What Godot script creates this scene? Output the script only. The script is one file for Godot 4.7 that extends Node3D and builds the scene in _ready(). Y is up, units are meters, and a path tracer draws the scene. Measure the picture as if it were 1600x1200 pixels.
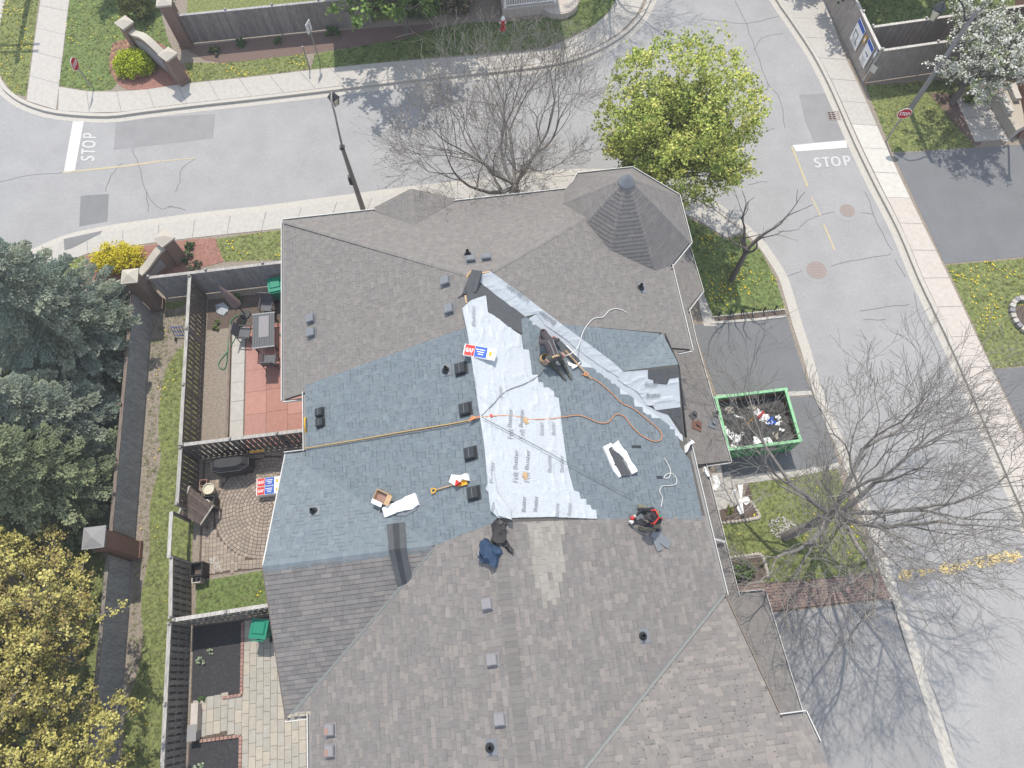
extends Node3D
# A row of townhouses seen from a drone while the middle roof is being re-shingled.
# Photo pixels (1600 x 1200) give directions only; heights come from the ground, roof plane or thing touched.

const CAM_H := 29.0
const FOC := 1125.0
const PITCH := 0.392
const ROLL := 0.035
const PHI := 0.09            # the row of houses is turned by this much
var FW := Vector3(0, -cos(PITCH), -sin(PITCH))
var RT := Vector3.ZERO
var DN := Vector3.ZERO
var rng := RandomNumberGenerator.new()
var M := {}
var counts := {}

class MB:
	var v := PackedVector3Array()
	var n := PackedVector3Array()
	var c := PackedColorArray()
	var col := Color(1, 1, 1)
	func tri(a: Vector3, b: Vector3, d: Vector3, nr: Vector3 = Vector3.ZERO) -> void:
		var g := (b - a).cross(d - a)
		if g.length_squared() < 1e-16: return
		if nr == Vector3.ZERO: nr = -g.normalized()
		v.append(a)
		if g.dot(nr) > 0.0:
			v.append(d); v.append(b)
		else:
			v.append(b); v.append(d)
		for i in 3:
			n.append(nr); c.append(col)
	func tri3(a: Vector3, b: Vector3, d: Vector3, na: Vector3, nb: Vector3, nd: Vector3) -> void:
		if (b - a).cross(d - a).dot(na + nb + nd) > 0.0:
			v.append(a); v.append(d); v.append(b); n.append(na); n.append(nd); n.append(nb)
		else:
			v.append(a); v.append(b); v.append(d); n.append(na); n.append(nb); n.append(nd)
		for i in 3: c.append(col)
	func quad(a: Vector3, b: Vector3, d: Vector3, e: Vector3, nr: Vector3 = Vector3.ZERO) -> void:
		tri(a, b, d, nr); tri(a, d, e, nr)
	func hexa(p: Array) -> void:   # 8 corners: bottom 0-3, top 4-7
		var ctr := Vector3.ZERO
		for q in p: ctr += q
		ctr /= 8.0
		for f in [[0, 1, 2, 3], [4, 5, 6, 7], [0, 1, 5, 4], [1, 2, 6, 5], [2, 3, 7, 6], [3, 0, 4, 7]]:
			var a: Vector3 = p[f[0]]; var b: Vector3 = p[f[1]]; var d: Vector3 = p[f[2]]; var e: Vector3 = p[f[3]]
			var nr := (d - a).cross(e - b).normalized()
			if nr.dot((a + b + d + e) * 0.25 - ctr) < 0.0: nr = -nr
			quad(a, b, d, e, nr)
	func box(ctr: Vector3, size: Vector3, bs: Basis = Basis.IDENTITY, taper: float = 1.0) -> void:
		var h := size * 0.5
		var p := []
		for y in [-1, 1]:
			var k: float = taper if y > 0 else 1.0
			for s in [[-1, -1], [1, -1], [1, 1], [-1, 1]]:
				p.append(ctr + bs * Vector3(s[0] * h.x * k, y * h.y, s[1] * h.z * k))
		hexa(p)
	func bar(a: Vector3, b: Vector3, w: float, h: float, up: Vector3 = Vector3.UP) -> void:
		var d := (b - a).normalized()
		var s := d.cross(up).normalized()
		var u := s.cross(d).normalized()
		box((a + b) * 0.5, Vector3(a.distance_to(b), h, w), Basis(d, u, s))
	func tube(pts: Array, r0: float, r1: float, sides: int = 6, caps: bool = true) -> void:
		var k := pts.size()
		if k < 2: return
		var prev := []
		var pn := []
		var ax := Vector3.ZERO
		for i in k:
			var d: Vector3 = (pts[mini(i + 1, k - 1)] - pts[maxi(i - 1, 0)]).normalized()
			if ax == Vector3.ZERO:
				ax = d.cross(Vector3.UP if absf(d.y) < 0.9 else Vector3.RIGHT).normalized()
			else:
				ax = (ax - d * ax.dot(d)).normalized()
			var ay := d.cross(ax)
			var r := lerpf(r0, r1, float(i) / (k - 1))
			var ring := []
			var rn := []
			for j in sides:
				var t := TAU * j / sides
				var o := ax * cos(t) + ay * sin(t)
				ring.append(pts[i] + o * r); rn.append(o)
			if i > 0:
				for j in sides:
					var m := (j + 1) % sides
					tri3(prev[j], prev[m], ring[m], pn[j], pn[m], rn[m])
					tri3(prev[j], ring[m], ring[j], pn[j], rn[m], rn[j])
			if caps and (i == 0 or i == k - 1):
				for j in range(1, sides - 1):
					tri(ring[0], ring[j], ring[j + 1], -d if i == 0 else d)
			prev = ring; pn = rn
	func lathe(o: Vector3, prof: Array, sides: int = 14, bs: Basis = Basis.IDENTITY) -> void:   # prof of Vector2(r, y)
		for i in prof.size() - 1:
			var a: Vector2 = prof[i]; var b: Vector2 = prof[i + 1]
			var nn := Vector2(b.y - a.y, a.x - b.x).normalized()
			for j in sides:
				var t0 := TAU * j / sides; var t1 := TAU * (j + 1) / sides
				var d0 := Vector3(cos(t0), 0, sin(t0)); var d1 := Vector3(cos(t1), 0, sin(t1))
				var n0 := bs * (d0 * nn.x + Vector3.UP * nn.y); var n1 := bs * (d1 * nn.x + Vector3.UP * nn.y)
				var p0 := o + bs * (d0 * a.x + Vector3.UP * a.y); var p1 := o + bs * (d1 * a.x + Vector3.UP * a.y)
				var q0 := o + bs * (d0 * b.x + Vector3.UP * b.y); var q1 := o + bs * (d1 * b.x + Vector3.UP * b.y)
				if a.x > 1e-4: tri3(p0, p1, q1, n0, n1, n1)
				if b.x > 1e-4: tri3(p0, q1, q0, n0, n1, n0)
	func blob(o: Vector3, r: Vector3, bs: Basis = Basis.IDENTITY, rings: int = 6, sides: int = 10) -> void:
		var prof := []
		for i in rings + 1:
			var t := PI * i / rings
			prof.append(Vector2(sin(t), -cos(t)))
		lathe(o, prof, sides, bs * Basis.from_scale(r))
	func prism(top: PackedVector3Array, drop: Vector3) -> void:   # flat polygon and its walls
		var p2 := PackedVector2Array()
		var nr := -drop.normalized()
		var ax := nr.cross(Vector3(0.3, 0.2, 1)).normalized(); var ay := nr.cross(ax)
		for q in top: p2.append(Vector2(q.dot(ax), q.dot(ay)))
		var ix := Geometry2D.triangulate_polygon(p2)
		var m := top.size()
		for i in range(0, ix.size(), 3):
			tri(top[ix[i]], top[ix[i + 1]], top[ix[i + 2]], nr)
			if drop.length() > 0.011: tri(top[ix[i]] + drop, top[ix[i + 1]] + drop, top[ix[i + 2]] + drop, -nr)
		var cw := Geometry2D.is_polygon_clockwise(p2)
		for i in m:
			var a := top[i]; var b := top[(i + 1) % m]
			var s := (b - a).cross(nr).normalized()
			var mid2 := Vector2((a + b).dot(ax), (a + b).dot(ay)) * 0.5 + Vector2(s.dot(ax), s.dot(ay)) * 0.001
			if Geometry2D.is_point_in_polygon(mid2, p2): s = -s
			quad(a, b, b + drop, a + drop, s)
	func mesh() -> ArrayMesh:
		var am := ArrayMesh.new()
		if v.size() == 0: return am
		var ar := []
		ar.resize(Mesh.ARRAY_MAX)
		ar[Mesh.ARRAY_VERTEX] = v; ar[Mesh.ARRAY_NORMAL] = n; ar[Mesh.ARRAY_COLOR] = c
		am.add_surface_from_arrays(Mesh.PRIMITIVE_TRIANGLES, ar)
		return am

# ---------- pixel and house frames ----------
func ray(x: float, y: float) -> Vector3:
	return FW + RT * ((x - 800.0) / FOC) + DN * ((y - 600.0) / FOC)
func at(x: float, y: float, h: float = 0.0) -> Vector3:      # where a pixel's ray meets height h
	var r := ray(x, y)
	return Vector3(0, CAM_H, 0) + r * ((CAM_H - h) / -r.y)
func H3(u: float, w: float, h: float = 0.0) -> Vector3:      # house frame to world
	return Vector3(u * cos(PHI) + w * sin(PHI), h, -u * sin(PHI) + w * cos(PHI))
func UW(p: Vector3) -> Vector2:
	return Vector2(p.x * cos(PHI) - p.z * sin(PHI), p.x * sin(PHI) + p.z * cos(PHI))
func on(x: float, y: float, pl: Array) -> Vector3:           # pixel ray meets roof plane h = a + b u + c w
	var r := ray(x, y)
	var d2 := UW(r)
	var t: float = (CAM_H - pl[0]) / (-r.y + pl[1] * d2.x + pl[2] * d2.y)
	return Vector3(0, CAM_H, 0) + r * t
func plane_n(pl: Array) -> Vector3:
	return (H3(0, 0, 1) - H3(pl[1], pl[2], 0)).normalized()
func onp(u: float, w: float, pl: Array) -> Vector3:
	return H3(u, w, pl[0] + pl[1] * u + pl[2] * w)
func hb() -> Basis:                                          # basis of the house frame
	return Basis(H3(1, 0), Vector3.UP, H3(0, 1))
func facing(n: Vector3, d: Vector3) -> Basis:                # y along n, x along d
	var x := (d - n * d.dot(n)).normalized()
	return Basis(x, n, x.cross(n))

# ---------- scene tree ----------
func named(o: Node, called: String, parent: Node) -> void:
	var key := str(parent.get_instance_id()) + called
	var k: int = counts.get(key, 0)
	counts[key] = k + 1
	o.name = called if k == 0 else "%s_%03d" % [called, k]
	parent.add_child(o, true)
func thing(called: String, label: String, cat: String, pos := Vector3.ZERO, group := "") -> Node3D:
	var o := Node3D.new()
	named(o, called, self)
	o.position = pos
	tag(o, label, cat, group)
	return o
func tag(o: Node, label: String, cat: String, group := "") -> void:
	o.set_meta("label", label); o.set_meta("category", cat)
	if group != "": o.set_meta("group", group)
func part(parent: Node, called: String, b, m: Material, stuff := false) -> MeshInstance3D:
	var o := MeshInstance3D.new()
	o.mesh = b.mesh() if b is MB else b
	o.material_override = m
	var p := parent
	var off := Vector3.ZERO
	while p is Node3D and p != self:
		off += p.position; p = p.get_parent()
	named(o, called, parent)
	if b is MB: o.position = -off        # shapes are written in world coordinates
	if stuff: o.set_meta("kind", "stuff")
	return o
func struct(called: String, b: MB, m: Material) -> MeshInstance3D:
	var o := part(self, called, b, m)
	o.set_meta("kind", "structure")
	return o
func single(called: String, b: MB, m: Material, label: String, cat: String, group := "") -> MeshInstance3D:
	var o := part(self, called, b, m)
	tag(o, label, cat, group)
	return o

# ---------- materials ----------
func grain(seed_: int, fine: float, blotch: float, ff := 0.35, bf := 0.012, stretch := 1.0) -> ImageTexture:
	var s := 512
	var a := FastNoiseLite.new(); a.seed = seed_; a.frequency = ff; a.noise_type = FastNoiseLite.TYPE_VALUE; a.fractal_octaves = 2
	var b := FastNoiseLite.new(); b.seed = seed_ + 7; b.frequency = bf; b.noise_type = FastNoiseLite.TYPE_SIMPLEX_SMOOTH; b.fractal_octaves = 5
	var ia := a.get_seamless_image(s, s); var ib := b.get_seamless_image(s, int(s / stretch))
	if stretch != 1.0: ib.resize(s, s, Image.INTERPOLATE_CUBIC)
	ia.convert(Image.FORMAT_L8); ib.convert(Image.FORMAT_L8)
	var da := ia.get_data(); var db := ib.get_data()
	var out := PackedByteArray(); out.resize(s * s)
	for i in s * s:
		var l := 0.75 + (da[i] / 255.0 - 0.5) * 2.0 * fine + (db[i] / 255.0 - 0.5) * 2.0 * blotch
		out[i] = int(clampf(pow(clampf(l, 0.0, 1.0), 0.4545), 0, 1) * 255.0)
	var im := Image.create_from_data(s, s, false, Image.FORMAT_L8, out)
	im.generate_mipmaps()
	return ImageTexture.create_from_image(im)
func weave() -> ImageTexture:      # fine scrim of a woven underlayment
	var s := 512
	var n := FastNoiseLite.new(); n.seed = 4; n.frequency = 0.02; n.fractal_octaves = 4
	var im := Image.create(s, s, false, Image.FORMAT_L8)
	for y in s:
		for x in s:
			var l := 0.78 + 0.10 * n.get_noise_2d(x, y)
			if x % 22 < 3 or y % 22 < 3: l -= 0.085
			im.set_pixel(x, y, Color(1, 1, 1) * pow(clampf(l, 0, 1), 0.4545))
	im.generate_mipmaps()
	return ImageTexture.create_from_image(im)
func mat(key: String, lin: Color, rough := 0.9, tex: Texture2D = null, scale := 0.25, vcol := false, metal := 0.0) -> StandardMaterial3D:
	var m := StandardMaterial3D.new()
	var k := 1.0 / 0.75 if tex else 1.0
	m.albedo_color = Color(minf(lin.r * k, 1), minf(lin.g * k, 1), minf(lin.b * k, 1), 1).linear_to_srgb()
	m.roughness = rough
	m.metallic = metal
	m.metallic_specular = 0.35
	if tex:
		m.albedo_texture = tex
		m.uv1_triplanar = true; m.uv1_world_triplanar = true
		m.uv1_scale = Vector3.ONE * scale
	if vcol: m.vertex_color_use_as_albedo = true
	M[key] = m
	return m
func c3(r: float, g: float, b: float) -> Color: return Color(r, g, b)
func vary(c: Color, k: float) -> Color:
	var f := 1.0 + rng.randf_range(-k, k)
	return Color(c.r * f, c.g * f, c.b * f)

func _init() -> void:
	var d0 := Vector3(0, -sin(PITCH), cos(PITCH))
	RT = Vector3.RIGHT * cos(ROLL) + d0 * sin(ROLL)
	DN = -Vector3.RIGHT * sin(ROLL) + d0 * cos(ROLL)

func _ready() -> void:
	rng.seed = 20240511
	# camera
	var cam := Camera3D.new()
	cam.name = "camera"
	cam.fov = rad_to_deg(2.0 * atan(600.0 / FOC))
	cam.far = 500.0
	cam.transform = Transform3D(Basis(RT, -DN, -FW), Vector3(0, CAM_H, 0))
	add_child(cam)
	cam.current = true
	# sky and sun
	var sm := ProceduralSkyMaterial.new()
	sm.sky_top_color = Color(0.64, 0.68, 0.745)
	sm.sky_horizon_color = Color(0.86, 0.88, 0.91)
	sm.ground_bottom_color = Color(0.45, 0.44, 0.42)
	sm.ground_horizon_color = Color(0.70, 0.72, 0.74)
	sm.sky_curve = 0.2
	var sky := Sky.new(); sky.sky_material = sm
	var env := Environment.new()
	env.background_mode = Environment.BG_SKY
	env.sky = sky
	env.background_energy_multiplier = 1.7
	env.tonemap_mode = Environment.TONE_MAPPER_LINEAR
	env.tonemap_exposure = 1.25
	env.fog_enabled = true; env.fog_density = 0.0009; env.fog_light_color = Color(0.86, 0.88, 0.92)
	env.sdfgi_enabled = true; env.ssao_enabled = true; env.ssil_enabled = true
	var we := WorldEnvironment.new()
	we.name = "world_environment"; we.environment = env
	add_child(we)
	var sun := DirectionalLight3D.new()
	sun.name = "sun"
	sun.light_energy = 1.15
	sun.light_color = Color(1.0, 0.965, 0.91)
	sun.light_angular_distance = 0.6
	sun.shadow_enabled = true
	var el := deg_to_rad(61.0); var az := deg_to_rad(5.0)
	var sd := Vector3(sin(az) * cos(el), -sin(el), cos(az) * cos(el))   # the way the light travels
	sun.transform = Transform3D(Basis.looking_at(sd, Vector3.UP), Vector3(0, 40, 0))
	add_child(sun)
	make_materials()
	ground_and_roads()
	houses()
	fences_and_walls()
	yards()
	street_things()
	roof_things()
	trees()
	people()
	small_things()

func make_materials() -> void:
	var gA := grain(1, 0.20, 0.10)
	var gS := grain(9, 0.11, 0.07)
	var gRoad := grain(2, 0.075, 0.05, 0.4, 0.008)
	var gConc := grain(3, 0.08, 0.06, 0.4, 0.02)
	var gGrass := grain(4, 0.22, 0.30, 0.22, 0.03)
	var gWood := grain(5, 0.12, 0.22, 0.4, 0.03, 6.0)
	var gSoil := grain(6, 0.30, 0.20, 0.3, 0.03)
	mat("asphalt", c3(0.30, 0.30, 0.305), 0.95, gRoad, 0.11)
	mat("asphalt_patch", c3(0.245, 0.245, 0.25), 0.95, gRoad, 0.21)
	mat("asphalt_dark_patch", c3(0.19, 0.195, 0.20), 0.95, gRoad, 0.23)
	mat("driveway_pale", c3(0.255, 0.255, 0.26), 0.95, gRoad, 0.16)
	mat("driveway", c3(0.16, 0.165, 0.175), 0.92, gRoad, 0.16)
	mat("crack", c3(0.14, 0.14, 0.145), 0.8)
	mat("concrete", c3(0.41, 0.395, 0.37), 0.9, gConc, 0.3)
	mat("concrete_new", c3(0.50, 0.485, 0.45), 0.9, gConc, 0.3)
	mat("concrete_rose", c3(0.46, 0.42, 0.385), 0.9, gConc, 0.3)
	mat("kerb", c3(0.43, 0.41, 0.375), 0.9, gConc, 0.4)
	mat("soil", c3(0.115, 0.09, 0.075), 0.97, gSoil, 0.5)
	mat("dry_soil", c3(0.25, 0.215, 0.18), 0.97, gSoil, 0.5)
	mat("mulch_red", c3(0.29, 0.155, 0.125), 0.97, gSoil, 0.8)
	mat("mulch_black", c3(0.045, 0.045, 0.05), 0.95, gSoil, 1.1)
	mat("mulch_brown", c3(0.16, 0.115, 0.10), 0.97, gSoil, 0.8)
	mat("lawn", c3(0.165, 0.19, 0.07), 0.95, gGrass, 0.35)
	mat("lawn_dry", c3(0.17, 0.165, 0.085), 0.95, gGrass, 0.35)
	mat("lawn_rich", c3(0.13, 0.175, 0.06), 0.95, gGrass, 0.35)
	mat("grass_blade", c3(1, 1, 1), 0.8, null, 1, true)
	mat("flower", c3(0.75, 0.55, 0.01), 0.7)
	mat("paint_white", c3(0.54, 0.54, 0.54), 0.7, gRoad, 0.5)
	mat("paint_worn", c3(0.46, 0.46, 0.46), 0.8, gRoad, 0.7)
	mat("paint_yellow", c3(0.44, 0.375, 0.255), 0.8, gRoad, 0.7)
	mat("crossing_yellow", c3(0.56, 0.44, 0.20), 0.8, gRoad, 0.7)
	mat("shingle", c3(1, 1, 1), 0.95, gS, 0.6, true)
	mat("deck", c3(0.10, 0.095, 0.09), 0.95)
	mat("fascia", c3(0.16, 0.13, 0.11), 0.7)
	mat("gutter", c3(0.52, 0.515, 0.50), 0.5)
	mat("brick", c3(0.235, 0.135, 0.105), 0.9, gA, 0.8)
	mat("brick_brown", c3(0.20, 0.145, 0.12), 0.9, gA, 0.8)
	mat("cap_stone", c3(0.42, 0.39, 0.34), 0.85, gConc, 0.8)
	var gW := weave()
	mat("felt", c3(0.42, 0.455, 0.49), 0.5, gW, 1.1)
	mat("ice_shield", c3(0.075, 0.08, 0.087), 0.8, gA, 0.8)
	mat("felt_print", c3(0.19, 0.20, 0.215), 0.7)
	mat("felt_print_pale", c3(0.27, 0.285, 0.31), 0.7)
	mat("metal_valley", c3(0.19, 0.20, 0.195), 0.6, gConc, 0.7, false, 0.2)
	mat("fence_grey", c3(1, 1, 1), 0.92, gWood, 0.7, true)
	mat("bark", c3(0.15, 0.135, 0.125), 0.95, gA, 1.5)
	mat("bark_pale", c3(0.25, 0.235, 0.22), 0.95, gA, 1.5)
	mat("leaf", c3(1, 1, 1), 0.7, null, 1, true)
	M.leaf.backlight_enabled = true
	M.leaf.backlight = Color(0.26, 0.29, 0.08)
	mat("needle", c3(1, 1, 1), 0.8, null, 1, true)
	M.needle.backlight_enabled = true
	M.needle.backlight = Color(0.20, 0.24, 0.18)
	mat("vcol", c3(1, 1, 1), 0.85, null, 1, true)
	mat("vcol_grain", c3(1, 1, 1), 0.9, gConc, 0.7, true)
	mat("cloth", c3(1, 1, 1), 0.95, gA, 3.0, true)
	mat("white_plastic", c3(0.80, 0.80, 0.80), 0.35)
	mat("vent_dark", c3(0.035, 0.04, 0.045), 0.5)
	mat("vent_grey", c3(0.20, 0.215, 0.235), 0.5, gConc, 1.0, false, 0.3)
	mat("vent_old", c3(0.23, 0.225, 0.24), 0.6, gConc, 1.0)
	mat("rust", c3(0.30, 0.19, 0.16), 0.8, gA, 2.0)
	mat("chair_grey", c3(0.10, 0.105, 0.115), 0.6)
	mat("black", c3(0.015, 0.015, 0.017), 0.6)
	mat("steel", c3(0.30, 0.30, 0.31), 0.45, null, 1, false, 0.6)
	mat("steel_grey", c3(0.24, 0.24, 0.245), 0.6)
	mat("wood_raw", c3(0.45, 0.31, 0.18), 0.85, gWood, 2.0)
	mat("rope_orange", c3(0.55, 0.25, 0.12), 0.9)
	mat("rope_tan", c3(0.42, 0.29, 0.13), 0.9)
	mat("rope_grey", c3(0.17, 0.18, 0.18), 0.9)
	mat("rope_white", c3(0.55, 0.56, 0.54), 0.9)
	mat("red", c3(0.50, 0.035, 0.03), 0.5)
	mat("blue", c3(0.03, 0.10, 0.42), 0.5)
	mat("white", c3(0.80, 0.80, 0.80), 0.6)
	mat("green_paint", c3(0.075, 0.29, 0.12), 0.5, gConc, 0.6)
	mat("green_bin", c3(0.01, 0.20, 0.13), 0.45)
	mat("yellow", c3(0.65, 0.36, 0.03), 0.5)
	mat("brown_inside", c3(0.16, 0.085, 0.065), 0.8, gA, 0.8)
	mat("glass_lamp", c3(0.55, 0.53, 0.42), 0.2)
	mat("stop_red", c3(0.42, 0.02, 0.03), 0.45)
	mat("iron", c3(0.28, 0.235, 0.22), 0.8, gA, 3.0)

# ---------- ground, roads, pavements ----------
func P(list: Array, h := 0.0) -> PackedVector3Array:        # flat [x, y, x, y ...] pixel list on height h
	var out := PackedVector3Array()
	for i in range(0, list.size(), 2): out.append(at(list[i], list[i + 1], h))
	return out
func Q(list: Array, h := 0.0) -> PackedVector3Array:        # flat [u, w ...] list in the house frame
	var out := PackedVector3Array()
	for i in range(0, list.size(), 2): out.append(H3(list[i], list[i + 1], h))
	return out
func smooth(pts: PackedVector3Array, per := 4) -> PackedVector3Array:
	var out := PackedVector3Array()
	for i in pts.size() - 1:
		var a := pts[maxi(i - 1, 0)]; var d := pts[mini(i + 2, pts.size() - 1)]
		for j in per: out.append(pts[i].cubic_interpolate(pts[i + 1], a, d, float(j) / per))
	out.append(pts[pts.size() - 1])
	return out
func side(pts: PackedVector3Array, off: float) -> PackedVector3Array:   # offset a ground line to its right
	var out := PackedVector3Array()
	for i in pts.size():
		var d := (pts[mini(i + 1, pts.size() - 1)] - pts[maxi(i - 1, 0)])
		d.y = 0
		out.append(pts[i] + d.normalized().cross(Vector3.UP) * off)
	return out
func ribbon(b: MB, pts: PackedVector3Array, o0: float, o1: float, y0: float, y1: float, drop := 0.006) -> void:
	var a := side(pts, o0); var d := side(pts, o1)
	for i in pts.size() - 1:
		var q := [a[i], a[i + 1], d[i + 1], d[i]]
		for k in 4: q[k].y = y0 if k < 2 else y1
		b.hexa([q[0] - Vector3.UP * drop, q[1] - Vector3.UP * drop, q[2] - Vector3.UP * drop, q[3] - Vector3.UP * drop, q[0], q[1], q[2], q[3]])
func sheet(called: String, pts: PackedVector3Array, m: String, lift: float, drop := 0.004) -> MeshInstance3D:
	var b := MB.new()
	var q := PackedVector3Array()
	for p in pts: q.append(p + Vector3.UP * lift)
	b.prism(q, Vector3(0, -drop, 0))
	return struct(called, b, M[m])
func scatter(pts: PackedVector3Array, per_m2: float) -> PackedVector3Array:
	var p2 := PackedVector2Array()
	for p in pts: p2.append(Vector2(p.x, p.z))
	var ix := Geometry2D.triangulate_polygon(p2)
	var out := PackedVector3Array()
	for i in range(0, ix.size(), 3):
		var a := pts[ix[i]]; var b := pts[ix[i + 1]]; var c := pts[ix[i + 2]]
		var k := int((b - a).cross(c - a).length() * 0.5 * per_m2 + rng.randf())
		for j in k:
			var r := sqrt(rng.randf()); var s := rng.randf()
			out.append(a * (1 - r) + b * (r * (1 - s)) + c * (r * s))
	return out
func cloud_of(parent: Node, called: String, mesh: Mesh, m: Material, pts: PackedVector3Array, smin: float, smax: float, tones: Array, flat := false) -> MultiMeshInstance3D:
	var mm := MultiMesh.new()
	mm.transform_format = MultiMesh.TRANSFORM_3D
	mm.use_colors = tones.size() > 0
	mm.mesh = mesh
	mm.instance_count = pts.size()
	for i in pts.size():
		var s := rng.randf_range(smin, smax)
		var bs := Basis(Vector3.UP, rng.randf() * TAU)
		if not flat: bs = bs * Basis(Vector3.RIGHT, rng.randf_range(-0.35, 0.35))
		mm.set_instance_transform(i, Transform3D(bs.scaled(Vector3.ONE * s), pts[i]))
		if tones.size() > 0: mm.set_instance_color(i, vary(tones[rng.randi() % tones.size()], 0.25))
	var o := MultiMeshInstance3D.new()
	o.multimesh = mm
	o.material_override = m
	named(o, called, parent)
	o.set_meta("kind", "stuff")
	return o
func tuft_mesh(blades := 7, spread := 0.6, tall := 1.0) -> ArrayMesh:
	var r := RandomNumberGenerator.new(); r.seed = 5
	var b := MB.new()
	for i in blades:
		var t := TAU * i / blades + r.randf()
		var d := Vector3(cos(t), 0, sin(t))
		var o := d * r.randf_range(0.0, 0.35)
		var s := d.cross(Vector3.UP) * 0.09
		b.tri(o - s, o + s, o + d * spread * r.randf_range(0.5, 1.0) + Vector3.UP * tall * r.randf_range(0.5, 1.0), (Vector3.UP + d * 0.3).normalized())
	return b.mesh()
func flower_mesh() -> ArrayMesh:
	var b := MB.new()
	for i in 8:
		var t0 := TAU * i / 8; var t1 := TAU * (i + 0.8) / 8
		b.tri(Vector3(0, 1.0, 0), Vector3(cos(t0), 0.8, sin(t0)), Vector3(cos(t1), 0.8, sin(t1)), Vector3.UP)
	return b.mesh()
func slabs(called: String, left: PackedVector3Array, right: PackedVector3Array, step: float, mats: Callable, lift := 0.02) -> void:
	var base := MB.new()
	var ll := 0.0
	for i in left.size() - 1: ll += left[i].distance_to(left[i + 1])
	var n := maxi(1, int(round(ll / step)))
	var a := []; var d := []
	for k in n + 1:
		a.append(along(left, float(k) / n)); d.append(along(right, float(k) / n))
	for k in n: base.hexa(quad8(a[k], a[k + 1], d[k + 1], d[k], 0.004, 0.02))
	var root := struct(called, base, M.crack)
	for k in n:
		var e: float = 0.010 / a[k].distance_to(a[k + 1])
		var b := MB.new()
		b.hexa(quad8(a[k].lerp(a[k + 1], e), a[k].lerp(a[k + 1], 1 - e), d[k].lerp(d[k + 1], 1 - e), d[k].lerp(d[k + 1], e), lift + rng.randf_range(-0.004, 0.004), 0.03))
		part(root, "slab", b, mats.call(k, n))
func along(p: PackedVector3Array, t: float) -> Vector3:
	var ll := 0.0
	for i in p.size() - 1: ll += p[i].distance_to(p[i + 1])
	var g := ll * t
	for i in p.size() - 1:
		var s := p[i].distance_to(p[i + 1])
		if g <= s or i == p.size() - 2: return p[i].lerp(p[i + 1], clampf(g / s, 0, 1))
		g -= s
	return p[p.size() - 1]
func quad8(a: Vector3, b: Vector3, c: Vector3, d: Vector3, top: float, thick: float) -> Array:
	var u := Vector3.UP * top; var l := Vector3.UP * (top - thick)
	return [a + l, b + l, c + l, d + l, a + u, b + u, c + u, d + u]
func text_mesh(parent: Node, called: String, txt: String, ctr: Vector3, xd: Vector3, yd: Vector3, wide: float, tall: float, m: Material, bold := false, font_name := "Droid Sans") -> MeshInstance3D:
	var tm := TextMesh.new()
	var f := SystemFont.new(); f.font_names = PackedStringArray([font_name]); f.font_weight = 700 if bold else 400
	tm.font = f; tm.text = txt; tm.depth = 0.01; tm.font_size = 32; tm.pixel_size = 0.02; tm.curve_step = 2.0
	var bx := tm.get_aabb()
	var sx := wide / bx.size.x; var sy := tall / bx.size.y
	var z := xd.cross(yd).normalized()
	var bs := Basis(xd.normalized() * sx, yd.normalized() * sy, z * 0.3)
	var o := MeshInstance3D.new()
	o.mesh = tm; o.material_override = m
	named(o, called, parent)
	var off := Vector3.ZERO
	var p := parent
	while p is Node3D and p != self:
		off += p.position; p = p.get_parent()
	o.transform = Transform3D(bs, ctr - bs * (bx.position + bx.size * 0.5) + z * 0.002 - off)
	return o
func crack_line(list: Array, w := 0.035) -> void:
	var pts := smooth(P(list, -0.13), 3)
	for i in pts.size(): pts[i] += Vector3(rng.randf_range(-1, 1), 0, rng.randf_range(-1, 1)) * 0.05
	ribbon(crack_mb, pts, -w * 0.5, w * 0.5, -0.1255, -0.1255, 0.003)
var crack_mb := MB.new()

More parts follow.
